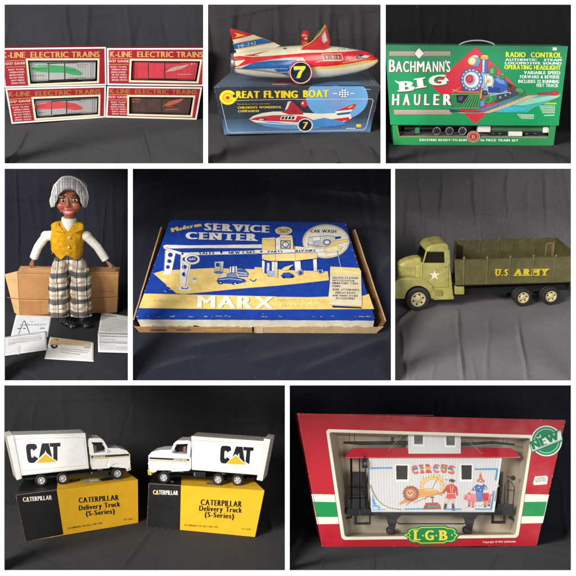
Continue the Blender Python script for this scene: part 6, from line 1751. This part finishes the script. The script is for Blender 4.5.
# ================================================================ red circus caboose box
l8, r8, a8, b8, w8 = V(288,405,3.84), V(424,405,3.838), V(340,430,5.76), V(424,430,5.76), V(284,380,1.973)
R8, W8, G8 = (184,24,40), (240,234,218), (14,142,72)
F8 = C8.frame(321.9,546.9, 536.6,545.9)
win8 = [(328.6,431.8),(531.0,437.8),(515.6,535.0),(344.4,537.2)]
back8 = [(338,436),(522,440),(509,532),(352,533)]
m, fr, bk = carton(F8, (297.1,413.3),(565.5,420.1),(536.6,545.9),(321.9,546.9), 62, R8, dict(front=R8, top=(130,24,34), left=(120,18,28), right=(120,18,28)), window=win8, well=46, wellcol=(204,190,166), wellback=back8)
t = root('caboose_box', 'big red window box with green and white stripes holding a white circus caboose', 'toy box', F8)
A = Art(m, front(F8), l8)
def border():
    o = [(150,97),(None),(None)]
A.poly([(90,342),(180,344),(202,456),(112,458)], W8); A.poly([(96,371),(187,373),(195,430),(108,430)], G8)
A.v = r8; A.poly([(386,342),(480,344),(456,453),(364,455)], W8); A.poly([(380,372),(472,371),(460,427),(370,427)], G8)
A.v = ID
# cream border of the window, rounded at the corners
def rr(q, k, r=3.0):
    c = (sum(p[0] for p in q)/4, sum(p[1] for p in q)/4); out = []
    q = [(p[0]+(k if p[0] > c[0] else -k), p[1]+(k if p[1] > c[1] else -k)) for p in q]
    for i in range(4):
        p0, p, p1 = q[i-1], q[i], q[(i+1) % 4]
        d0 = Vector((p0[0]-p[0], p0[1]-p[1])).normalized()*r; d1 = Vector((p1[0]-p[0], p1[1]-p[1])).normalized()*r
        for s in range(6):
            u = s/5; out.append((p[0]+d0.x*(1-u)**2+d1.x*u*u, p[1]+d0.y*(1-u)**2+d1.y*u*u))
    return out
A.line(rr(win8, 1.2), 3.4, (242,234,212), closed=True); A.line(rr(win8, 3.0), .5, (150,20,34), closed=True); A.line(rr(win8, -.3), .5, (200,186,158), closed=True)
A.v = r8; A.text('Copyright © 1992 LEHMANN', 226,529, 352,528, 7, (236,214,206), bold=.035)
A.v = l8; A.line([(40,36),(132,542)], 2, (150,60,64)); A.line([(40,34),(560,40)], 1.6, (206,70,76))
A.v = ID; A.scuff([(297.1,413.3),(565.5,420.1),(536.6,545.9),(321.9,546.9)], 50, .55, (226,190,182), 7)
part('carton', m, 'glossy_card', t)
# maker's plaque on the lower edge
m = Mesh()
def mirror(pts): return pts
pl = [(243,296),(250,292),(262,292),(268,288),(320,287),(326,291),(336,291),(342,296),(341,302),(347,306),(342,311),(340,318),(332,321),(324,320),(318,324),(268,325),(262,321),(252,321),(245,317),(243,311),(233,306),(242,302)]
q = [F8.fy(*w8(*p), -.5) for p in pl]; m.prism(q, (0,.4,0), G8)
A = Art(m, front(F8, -.5), w8)
def sc(k, kx=None): return [(290+(p[0]-290)*(kx or k), 306+(p[1]-306)*k) for p in pl]
A.poly(sc(1.0), (8,120,60)); A.poly(sc(.93,.965), (16,150,76)); A.line(sc(.83,.91), 1.5, (238,222,60), closed=True); A.poly(sc(.76,.87), (14,140,70))
for off, c in (((.9,.9),(10,70,40)),((0,0),(242,228,70))):
    for s, x0, x1 in (('L',255,270),('G',278,296),('B',305,323)): A.text(s, x0+off[0],316+off[1], x1+off[0],316+off[1], 19, c, bold=.06, serif=True)
for x in (274,300.5): A.ell(x,307,1.7,1.7,(242,228,70),12)
for x in (248.5,331.5): A.ell(x,306,1.2,2.2,(242,228,70),12)
part('plaque', m, 'glossy_card', t)
# NEW sticker
m = Mesh(); A = Art(m, front(F8, -.15), r8)
A.ell(470,138,60,59,(238,236,226),48); A.ell(470,138,55,54,(20,140,92),48); A.arc(470,138,47,46,2.4,(210,232,214)); A.poly([(446,112),(450,124),(462,124),(452,132),(456,144),(446,137),(436,144),(440,132),(430,124),(442,124)], (238,236,226))
A.poly([(404,142),(526,92),(534,138),(414,184)], (20,120,80)); A.poly([(408,146),(524,97),(530,134),(416,179)], (240,238,230)); A.text('NEW', 418,172, 523,131, 31, (20,132,86), bold=.09)
A.line([(410,148),(524,100)], 1.6, (20,132,86)); A.line([(416,176),(529,132)], 1.6, (20,132,86))
part('sticker', m, 'printed_card', t)
m = Mesh(); A = Art(m, front(F8, -.1), r8); A.poly([(426,274),(470,271),(476,278),(472,304),(424,308),(418,301)], (234,228,218)); A.text('$59.95', 428,297, 468,294, 11, (120,116,120), bold=.02); A.scribble(430,284,466,281,5,(170,166,168),random.Random(4)); part('price_label', m, 'paper', t)
m = Mesh(); m.face([F8.fy(*p, .9) for p in win8], (255,255,255)); part('window', m, 'clear_film', t)
# card tabs along the side walls of the tray
m = Mesh()
for k in range(5):
    z = fr[3].z + 14 + k*17
    a = F8.fy(*r8(392,300), 18); m.box(a.x-3+k*1.6, a.x+k*1.6, 14, 22, z, z+8, (214,206,188))
part('card_tab', m, 'paper', t)

# ---- the caboose
CY = 14.0
sideq = [F8.fy(*a8(165,157), CY), F8.fy(*b8(449,161), CY), F8.fy(*b8(405,472), CY), F8.fy(*a8(181,471), CY)]
floor8 = F8.fy(430, 536.6, CY).z
G = Frame(F8.W((-1,0,0)), F8.W((1,0,0)), F8.z, org=F8.W(((sideq[2].x+sideq[3].x)/2, CY, floor8)))
t = root('circus_caboose', 'white toy caboose with circus pictures and red roof inside the red window box', 'toy train car', G)
K = lambda vw, x, y, d=0.0: G.fy(*vw(x, y), d)
q = [K(a8,165,157), K(b8,449,161), K(b8,405,472), K(a8,181,471)]
BD = 24.0
WB = (222,219,216)
m = Mesh(); m.hexa(q + [k + Vector((0,BD,0)) for k in q], WB)
A = Art(m, front(G), ID)
g4 = [a8(165,157), b8(449,161), b8(405,472), a8(181,471)]
N8 = 46
sid = []
for k in range(1, N8):
    u = k/N8; tp_ = (g4[0][0]+(g4[1][0]-g4[0][0])*u, g4[0][1]+(g4[1][1]-g4[0][1])*u); bt = (g4[3][0]+(g4[2][0]-g4[3][0])*u, g4[3][1]+(g4[2][1]-g4[3][1])*u)
    sid.append([tp_, bt])
A.lines(sid, .35, (186,184,182))
A.v = a8; SB = (64,148,208)
# left border and corner scroll
A.line([(180,220),(302,218)], 9, SB); A.line([(170,226),(176,286)], 9, SB); A.line([(370,456),(480,454)], 8, SB)
A.poly([(170,340),(182,350),(190,385),(206,410),(230,432),(262,448),(262,458),(186,466)], (214,228,238))
r = random.Random(12)
for k in range(26):
    u = r.random(); v = r.random()**1.3; x = 182 + 70*u*(1-v*.6); y = 456 - 88*v*(1-u*.85)
    A.arc(x, y, r.uniform(4,8), r.uniform(4,8), 3, (44,128,200) if k % 3 else (90,170,220), r.uniform(0,180), r.uniform(220,400), 10)
A.line([(176,346),(186,460),(262,456)], 4, SB)
# lettering on an arc, each letter its own colours
A.v = ID
cols = [((36,120,190),(230,90,40)),((60,160,90),(226,60,50)),((230,150,40),(214,50,50)),((40,130,196),(230,100,40)),((70,160,90),(224,70,50)),((36,120,190),(230,90,40))]
xs = [(412.6,418.4),(420.0,424.4),(425.6,431.6),(432.6,438.8),(440.0,446.0),(447.2,453.4)]
for k, (ch, (x0, x1)) in enumerate(zip('CIRCUS', xs)):
    u = ((x0+x1)/2 - 433)/20; y0 = 472.6 + 1.6*u*u - .3; dy = 1.6*u*.55
    A.text(ch, x0+.5, y0-dy+.5, x1+.5, y0+dy+.5, 8.2, (150,60,40), bold=.09, serif=True)
    A.text(ch, x0, y0-dy, x1, y0+dy, 8.2, cols[k][1], bold=.08, serif=True)
    A.line([(x0+.5, y0-dy-4.6), (x1-.5, y0+dy-4.6)], 2.6, cols[k][0]); A.line([(x0+.6, y0-dy-3.2), (x1-.6, y0+dy-3.2)], .8, (238,200,80))
# ring of fire
A.v = a8; A.ol = (.8, (130,84,60)); A.ht = (22, 7, 1.2, 65)
cx, cy = 530, 330
for k in range(30):
    a = 2*math.pi*k/30; x, y = cx+58*math.cos(a), cy+50*math.sin(a)
    if y > 372: continue
    d = 15 + 22*r.random(); A.poly([(x-6*math.sin(a),y+6*math.cos(a)),(x+d*math.cos(a)+3,y+d*math.sin(a)-8),(x+6*math.sin(a),y-6*math.cos(a))], (244,176,50) if k % 2 else (240,206,90))
A.arc(cx, cy, 56, 48, 7, (250,220,130), 150, 390, 30); A.arc(cx, cy, 52, 45, 3, (234,140,50), 150, 390, 30)
A.line([(560,284),(530,340),(490,400)], 2.4, (80,70,66))
# lion leaping
A.poly([(440,352),(480,340),(530,336),(566,352),(560,372),(520,380),(470,386),(440,392)], (226,160,74)); A.poly([(470,344),(530,336),(560,350),(500,356)], (240,190,100)); A.poly([(400,396),(440,386),(450,396),(410,414),(384,432),(378,440),(388,424)], (222,150,70)); A.poly([(390,390),(360,408),(340,424),(346,430),(376,418),(410,402)], (226,156,74)); A.poly([(556,352),(580,362),(590,380),(572,372)], (222,150,70))
for R_, c_ in ((50,(150,56,58)),(41,(186,84,66)),(33,(206,118,74))):
    A.poly([(408+R_*(1 if k % 2 else .78+.1*r.random())*math.cos(2*math.pi*k/34), 366+R_*.95*(1 if k % 2 else .78+.1*r.random())*math.sin(2*math.pi*k/34)) for k in range(34)], c_)
A.poly([(384,352),(392,344),(414,344),(424,354),(424,374),(414,388),(402,394),(390,386),(382,372)], (228,164,98)); A.poly([(386,346),(380,338),(392,340)], (206,130,84)); A.poly([(416,342),(426,338),(424,350)], (206,130,84)); A.ell(394,360,4,4,(60,40,30)); A.ell(412,360,4,4,(60,40,30)); A.ell(402,374,10,9,(240,214,180)); A.ell(402,370,5,4,(70,40,40)); A.line([(394,380),(402,384),(411,380)], 2.4, (120,50,50))
# stool
A.v = b8; A.poly([(10,420),(80,418),(86,428),(6,430)], (206,44,54)); A.poly([(6,430),(90,428),(100,456),(-6,458)], (206,44,54)); A.poly([(8,434),(84,433),(90,450),(2,452)], (30,120,80)); A.line([(20,440),(76,440)], 3, (120,200,140)); A.line([(48,390),(50,418)], 4, (70,60,60)); A.ell(48,388,12,4,(90,80,76))
# trainer in red
A.line([(-60,420),(20,386),(104,362)], 2.6, (210,60,60))
A.poly([(132,318),(150,312),(172,314),(190,330),(196,376),(186,378),(180,344),(176,366),(182,392),(128,392),(134,366),(130,346),(114,366),(102,364),(120,338)], (200,46,60)); A.poly([(134,366),(176,366),(184,394),(158,400),(126,392)], (222,70,76)); A.ell(158,300,12,13,(236,196,164)); A.poly([(144,296),(148,284),(164,282),(178,290),(184,296),(160,292)], (30,28,40)); A.poly([(122,284),(138,286),(126,290)], (206,60,60)); A.ell(164,294,11,8,(40,32,40))
A.poly([(130,392),(144,394),(134,430),(128,456),(114,456),(120,430)], (226,196,170)); A.poly([(118,422),(132,426),(128,458),(112,458)], (40,36,44)); A.poly([(154,396),(168,394),(172,430),(176,462),(162,462),(160,430)], (226,196,170)); A.poly([(160,424),(172,424),(178,464),(162,464)], (36,32,40)); A.line([(150,318),(156,360)], 3, (240,210,120)); A.line([(168,318),(162,360)], 3, (240,210,120)); A.line([(132,366),(178,366)], 4, (240,200,100)); A.line([(122,394),(150,400),(184,394)], 2, (240,200,100))
A.line([(120,456),(215,456)], 7, SB); A.line([(294,456),(388,456)], 7, SB); A.line([(292,226),(424,224)], 9, SB); A.line([(422,226),(412,290)], 9, SB); A.line([(402,350),(386,452)], 8, SB)
# clown riding a pig
A.poly([(232,376),(262,364),(300,372),(340,364),(366,362),(384,374),(380,398),(360,410),(300,414),(262,408),(240,400)], (232,130,136)); A.ell(252,388,20,18,(240,150,152)); A.ell(238,394,8,8,(222,100,112)); A.poly([(252,366),(262,356),(268,372)], (222,100,112)); A.ell(246,382,3,3,(60,40,40))
for x, y in ((254,404),(276,408),(346,406),(368,400)): A.poly([(x,y),(x+14,y),(x+10,y+34),(x,y+34)], (226,116,124)); A.poly([(x,y+30),(x+11,y+30),(x+10,y+38),(x-1,y+38)], (110,60,60))
A.line([(384,376),(396,366),(392,380)], 2.4, (222,100,112)); A.poly([(336,366),(372,364),(370,404),(340,406)], (206,50,60)); 
for k in range(4): A.line([(240+k*38,446-k*4),(268+k*38,440-k*6)], 3, (236,200,130)); 
A.poly([(300,316),(322,308),(346,312),(362,328),(350,344),(340,336),(338,366),(334,408),(306,410),(300,372),(298,340),(282,350),(276,340)], (48,104,186)); A.poly([(302,356),(336,352),(334,406),(308,408)], (70,130,206)); 
for x, y in ((290,336),(352,330),(316,330),(326,346)): A.ell(x,y,4,4,(236,236,236))
A.line([(304,352),(338,350)], 4, (30,36,60)); A.ell(326,312,16,6,(240,236,226)); A.ell(326,296,13,13,(240,222,206)); A.ell(320,293,2.6,3,(60,40,40)); A.ell(332,293,2.6,3,(60,40,40)); A.ell(326,298,3.6,3.6,(216,40,46)); A.line([(320,303),(326,306),(333,303)], 2.4, (206,50,56)); A.ell(312,292,6,8,(220,110,60)); A.ell(340,292,6,8,(220,110,60)); A.poly([(316,286),(336,286),(324,246)], (214,60,62)); A.ell(324,246,5,5,(240,220,90)); A.line([(319,276),(332,274)], 3, (240,220,90)); A.ell(274,346,6,6,(236,196,160)); A.ell(356,338,6,6,(236,196,160))
A.ol = A.ht = None
part('body', m, 'plastic', t)
m = Mesh()
for p in ((K(a8,172,160,-.3), K(a8,184,474,-.3)), (K(b8,445,164,-.3), K(b8,402,474,-.3))): m.prism([p[0]+Vector((-.6,0,0)), p[0]+Vector((.6,0,0)), p[1]+Vector((.6,0,0)), p[1]+Vector((-.6,0,0))], (0,.8,0), (236,234,228))
m.tube([K(a8,181,472,-.2), K(b8,405,473,-.2)], .45, (228,224,214), 8)
part('corner_trim', m, 'plastic', t)
# side windows
for vw, x0, y0, x1, y1, dx in ((a8,314,196,402,300,4),(b8,206,194,288,300,-2)):
    o = [(x0,y0),(x1,y0+1),(x1-abs(dx)+ (0 if dx > 0 else -4),y1),(x0+dx,y1)]
    m = Mesh(); ci_ = [(x0+9,y0+8),(x1-12,y0+9),(x1-14,y1-15),(x0+11,y1-15)]
    oq = [K(vw,*p,-.5) for p in o]; iq = [K(vw,*p,-.5) for p in ci_]
    m.ring(oq, iq, (240,238,232)); m.ring(oq, [k + Vector((0,.5,0)) for k in oq], (228,226,220)); m.ring(iq, [k + Vector((0,.42,0)) for k in iq], (200,198,192))
    wf = part('window', m, 'plastic', t)
    m = Mesh(); m.face([k + Vector((0,.38,0)) for k in iq], (40,32,28)); part('pane', m, 'black_plastic', wf)
    m = Mesh(); sl = [K(vw,x0+dx-2,y1-8,-1.0), K(vw,x1-2,y1-8,-1.0)]; m.box(sl[0].x, sl[1].x, -1.0, .2, sl[0].z-.9, sl[0].z, (236,234,228)); part('sill', m, 'plastic', wf)
# roof, with eave overhang
rt = G.fy(*a8(70,98), 6); 
e0, e1 = K(a8,32,150,-2.2), K(b8,556,161,-2.2)
ez = (e0.z + e1.z)/2; e0.z = e1.z = ez
r0, r1 = K(a8,76,112,9), K(b8,500,104,9); rz = max(r0.z, r1.z); r0.z = r1.z = rz
m = Mesh(); yb8 = BD + 2.2
prof8 = lambda x, xr: [Vector((x,-2.2,ez-1.2)), Vector((x,-2.2,ez)), Vector((xr,6,rz)), Vector((xr,BD-6,rz)), Vector((x,yb8,ez)), Vector((x,yb8,ez-1.2))]
m.grid([prof8(e0.x, r0.x), prof8(e1.x, r1.x)], (196,36,52), False, True, True)
A = Art(m, lambda px, py, l: G.fy(px, py, -2.25 - l*EPS), ID)
rf = part('roof', m, 'plastic', t)
cf = [K(a8,392,20,1.0), K(b8,212,24,1.0), K(b8,212,148,1.0), K(a8,395,146,1.0)]
for k in (0,1): cf[k] = cf[k] + Vector((0,0,4))
m = Mesh(); m.hexa(cf + [k + Vector((0,BD-2,0)) for k in cf], WB)
A = Art(m, front(G, 1.0), ID)
c4 = [a8(392,20), b8(212,24), b8(212,148), a8(395,146)]
for k in range(1, 24):
    u = k/24; A.l = 1; A.line([(c4[0][0]+(c4[1][0]-c4[0][0])*u, c4[0][1]+(c4[1][1]-c4[0][1])*u), (c4[3][0]+(c4[2][0]-c4[3][0])*u, c4[3][1]+(c4[2][1]-c4[3][1])*u)], .35, (190,188,186))
cu = part('cupola', m, 'plastic', rf)
m = Mesh(); zt8 = cf[0].z; m.prism([cf[0]+Vector((-4,-2,0)), cf[1]+Vector((4,-2,0)), cf[1]+Vector((4,-2,1.4)), cf[0]+Vector((-4,-2,1.4))], (0,BD+2,0), (196,36,52)); part('cupola_roof', m, 'plastic', rf)
for vw, x0, y0, x1, y1 in ((a8,414,22,488,94),(b8,116,28,188,100)):
    o = [(x0,y0),(x1,y0),(x1-2,y1),(x0+3,y1)]; ci_ = [(x0+12,y0+6),(x1-10,y0+6),(x1-11,y1-12),(x0+13,y1-12)]
    m = Mesh(); oq = [K(vw,*p,.5) for p in o]; iq = [K(vw,*p,.5) for p in ci_]; m.ring(oq, iq, (240,238,232)); m.ring(oq, [k + Vector((0,.5,0)) for k in oq], (226,224,220)); m.ring(iq, [k + Vector((0,.44,0)) for k in iq], (200,198,192))
    m.face([k + Vector((0,.4,0)) for k in iq], (44,36,30)); part('cupola_window', m, 'plastic', rf)
# sticks along the roof, vents, chimney
m = Mesh(); m.tube([K(a8,270,124,-2), K(a8,360,30,1)], .42, (196,164,112), 8); part('ladder_rail', m, 'plastic', t)
m = Mesh(); m.tube([K(b8,218,30,1), K(b8,330,132,-2), K(b8,352,134,-2)], .35, (190,150,140), 8); part('ladder_rail', m, 'plastic', t)
m = Mesh(); m.tube([K(a8,20,72,6), K(a8,120,76,6), K(a8,388,74,8)], [1.3,2.3,2.5], (52,50,50), 12); part('roof_walk', m, 'black_plastic', t)
m = Mesh(); m.tube([K(b8,214,82,8), K(b8,400,72,7), K(b8,520,84,6)], [2.0,1.6,1.3], (58,56,56), 12); part('roof_walk', m, 'black_plastic', t)
m = Mesh(); c = K(a8,302,64,7); m.lathe(c + Vector((0,0,-2)), (0,0,1), [(0,1.6),(4,1.5),(4.2,2.2),(6,2.0),(6.8,.8)], 16, (38,38,40)); part('chimney', m, 'black_plastic', t)
for x in (460,478):
    m = Mesh(); m.tube([K(b8,x,38,7), K(b8,x,84,7)], .35, (70,70,72), 6); part('grab_iron', m, 'black_plastic', t)
for x in (54,84):
    m = Mesh(); m.tube([K(a8,x,24,9), K(a8,x,76,9)], .35, (60,58,56), 6); part('grab_iron', m, 'black_plastic', t)
# marker lamp hanging at the left corner
m = Mesh(); c = K(a8,144,190,-5)
m.lathe(c + Vector((0,0,-6)), (0,0,1), [(0,2.2),(.4,3.6),(1.4,3.8),(3,3.0),(8,3.2),(9.2,2.4),(10.4,2.6),(11.2,1.2),(13.4,.9),(14,.3)], 20, (40,40,44)); lp = part('marker_lamp', m, 'black_plastic', t)
m = Mesh(); m.lathe(c + Vector((0,-2.4,-.8)), (0,-1,0), [(0,2.3),(.9,2.3),(1.1,1.6),(.5,1.5)], 20, (64,66,72)); m.ball(c + Vector((0,-2.9,-.8)), (1.5,.5,1.5), (96,104,112), 12); part('lens', m, 'gloss_paint', lp)
m = Mesh(); m.tube([c + Vector((0,0,7)), K(a8,140,132,-3)], .35, (40,40,42), 6); part('hook', m, 'black_plastic', lp)
# curved grab rails
m = Mesh(); pts = [(176,316),(182,340),(196,372),(216,402),(244,428),(278,446),(318,454),(352,458)]
m.tube([K(a8,*p,-1.4) for p in pts], .42, (190,170,128), 8); part('grab_rail', m, 'plastic', t)
m = Mesh(); m.tube([K(a8,*p,-1.2) for p in ((160,310),(164,350),(166,412))], .4, (176,150,110), 8); part('grab_rail', m, 'plastic', t)
m = Mesh(); m.tube([K(b8,*p,-1.2) for p in ((428,316),(418,350),(406,410))], .4, (180,160,124), 8); part('grab_rail', m, 'plastic', t)
m = Mesh(); m.ball(K(b8,428,322,-1.3), (1.4,1.2,1.6), (196,168,120), 12); part('knob', m, 'plastic', t)
# frame, steps, end platforms, railings, couplers
BL8 = (20,19,20)
m = Mesh(); a, b = K(a8,60,478,2), K(b8,500,476,2); m.box(a.x, b.x, 1, BD-1, a.z-3.2, a.z+.6, BL8); part('underframe', m, 'black_plastic', t)
m = Mesh(); a, b = K(a8,300,512,0), K(b8,230,512,0); m.tube([K(a8,270,486,0), K(a8,340,540,0), K(b8,230,540,0), K(b8,310,486,0)], .7, BL8, 8); part('truss_rod', m, 'black_plastic', t)
for cx, vw in ((300,a8),(262,b8)):
    m = Mesh(); c = K(vw,cx,516,-.5)
    m.prism([K(vw,cx-58,486,-.6), K(vw,cx+58,486,-.6), K(vw,cx+30,514,-.6), K(vw,cx+16,574,-.6), K(vw,cx-14,574,-.6), K(vw,cx-30,514,-.6)], (0,2.2,0), BL8); m.box(c.x-5, c.x+5, -1.4, .4, c.z-4.5, c.z-1, (44,42,42)); jb = part('axle_box', m, 'black_plastic', t)
    m = Mesh(); w = Vector((c.x, 6, 5.2)); m.lathe(w, (0,1,0), [(-.3,2),(0,3.4),(.6,4.2),(2.4,4.2),(2.8,4.8),(3.4,4.8)], 28, (54,50,48)); m.lathe(w + Vector((0,15,0)), (0,1,0), [(0,4.8),(.6,4.8),(1,4.2),(3,4.2)], 28, (54,50,48)); part('wheel', m, 'black_plastic', t)
for sgn, vw in ((-1,a8),(1,b8)):
    X = (lambda x: x) if sgn < 0 else (lambda x: 584 - x)
    m = Mesh()
    if sgn < 0:
        m.prism([K(a8,*p,0) for p in ((40,456),(176,456),(176,486),(40,486))], (0,BD,0), BL8); m.prism([K(a8,*p,-.8) for p in ((84,486),(98,486),(98,534),(170,534),(170,486),(178,486),(178,546),(84,546))], (0,5,0), BL8); m.box(K(a8,86,540).x, K(a8,176,540).x, -2, 6, K(a8,86,540).z-1, K(a8,86,540).z+.3, (48,46,46))
    else:
        m.prism([K(b8,*p,0) for p in ((408,452),(520,452),(516,482),(404,482))], (0,BD,0), BL8); m.prism([K(b8,*p,-.8) for p in ((396,480),(406,480),(404,526),(462,526),(466,480),(476,480),(470,540),(392,540))], (0,5,0), BL8); m.box(K(b8,394,534).x, K(b8,470,534).x, -2, 6, K(b8,394,534).z-1, K(b8,394,534).z+.3, (48,46,46))
    part('platform_step', m, 'black_plastic', t)
    m = Mesh()
    if sgn < 0:
        for x in (62,112,146): m.tube([K(a8,x,160,2), K(a8,x+4,470,2)], .9 if x < 100 else .7, BL8, 8)
        m.tube([K(a8,50,330,2), K(a8,160,326,2)], .6, BL8, 8); m.tube([K(a8,50,392,2), K(a8,160,390,2)], .6, BL8, 8); m.tube([K(a8,66,160,8), K(a8,66,470,8)], 1.0, BL8, 8)
        m.prism([K(a8,*p,9) for p in ((60,240),(150,240),(156,470),(60,470))], (0,1,0), (30,28,28))
        m.prism([K(a8,*p,3) for p in ((44,380),(156,376),(160,470),(46,470))], (0,1,0), (28,27,27))
    else:
        m.tube([K(b8,462,440,2), K(b8,466,320,2), K(b8,480,290,2), K(b8,504,300,2), K(b8,520,330,2), K(b8,512,440,2)], .6, BL8, 8); m.tube([K(b8,482,436,4), K(b8,486,286,4)], .55, BL8, 8)
        m.tube([K(b8,470,344,2), K(b8,516,350,2)], .5, BL8, 8); m.tube([K(b8,440,170,3), K(b8,424,470,3)], 1.0, BL8, 8)
        m.prism([K(b8,*p,9) for p in ((420,240),(458,240),(440,470),(404,470))], (0,1,0), (34,32,32)); m.prism([K(b8,*p,1) for p in ((424,424),(520,428),(516,456),(420,456))], (0,2,0), (28,27,27))
        c = K(b8,512,276,0); m.lathe(c, (0,-1,0), [(0,1.2),(.6,3.0),(1.2,3.0),(1.6,1)], 18, BL8); m.tube([c, K(b8,474,268,1)], .6, BL8, 8)
    part('end_railing', m, 'black_plastic', t)
m = Mesh(); m.tube([K(b8,490,500,10), K(b8,520,520,10), K(b8,524,548,10)], 1.6, (40,38,38), 10); part('coupler', m, 'black_plastic', t)
m = Mesh(); m.tube([K(a8,70,500,10), K(a8,30,510,10), K(a8,26,540,10)], 1.6, (60,56,52), 10); part('coupler', m, 'black_plastic', t)

# ================================================================ light and camera
w = bpy.data.worlds.new('World'); scene.world = w; w.use_nodes = True
w.node_tree.nodes['Background'].inputs[0].default_value = (0.93, 0.96, 1.0, 1); w.node_tree.nodes['Background'].inputs[1].default_value = 0.30
def lamp(name, loc, target, size, sizey, power, col):
    l = bpy.data.lights.new(name, 'AREA'); l.shape = 'RECTANGLE'; l.size = size*U; l.size_y = sizey*U; l.energy = power; l.color = col
    o = bpy.data.objects.new(name, l); COL.objects.link(o); o.location = Vector(loc)*U
    o.rotation_euler = (Vector(target) - Vector(loc)).to_track_quat('-Z', 'Y').to_euler()
lamp('window_light', (-980, -1300, 440), (0, 80, -40), 800, 520, 330, (1.0, 0.985, 0.96))
lamp('fill_light', (700, -1500, -60), (0, 80, -60), 700, 700, 74, (1.0, 0.98, 0.95))  # added fill lamp, lifts the shadows from the right
cam = bpy.data.cameras.new('camera'); co_ = bpy.data.objects.new('camera', cam); COL.objects.link(co_)
co_.location = CAM*U; co_.rotation_euler = (math.pi/2, 0, 0)
cam.sensor_width = 36; cam.lens = 36*D/576; cam.clip_start = .05; cam.clip_end = 60
scene.camera = co_
scene.render.engine = 'CYCLES'
scene.view_settings.view_transform = 'Standard'; scene.view_settings.look = 'None'; scene.view_settings.exposure = 0; scene.view_settings.gamma = 1
scene.cycles.max_bounces = 6; scene.cycles.transparent_max_bounces = 8
try: scene.cycles.use_denoising = True
except Exception: pass
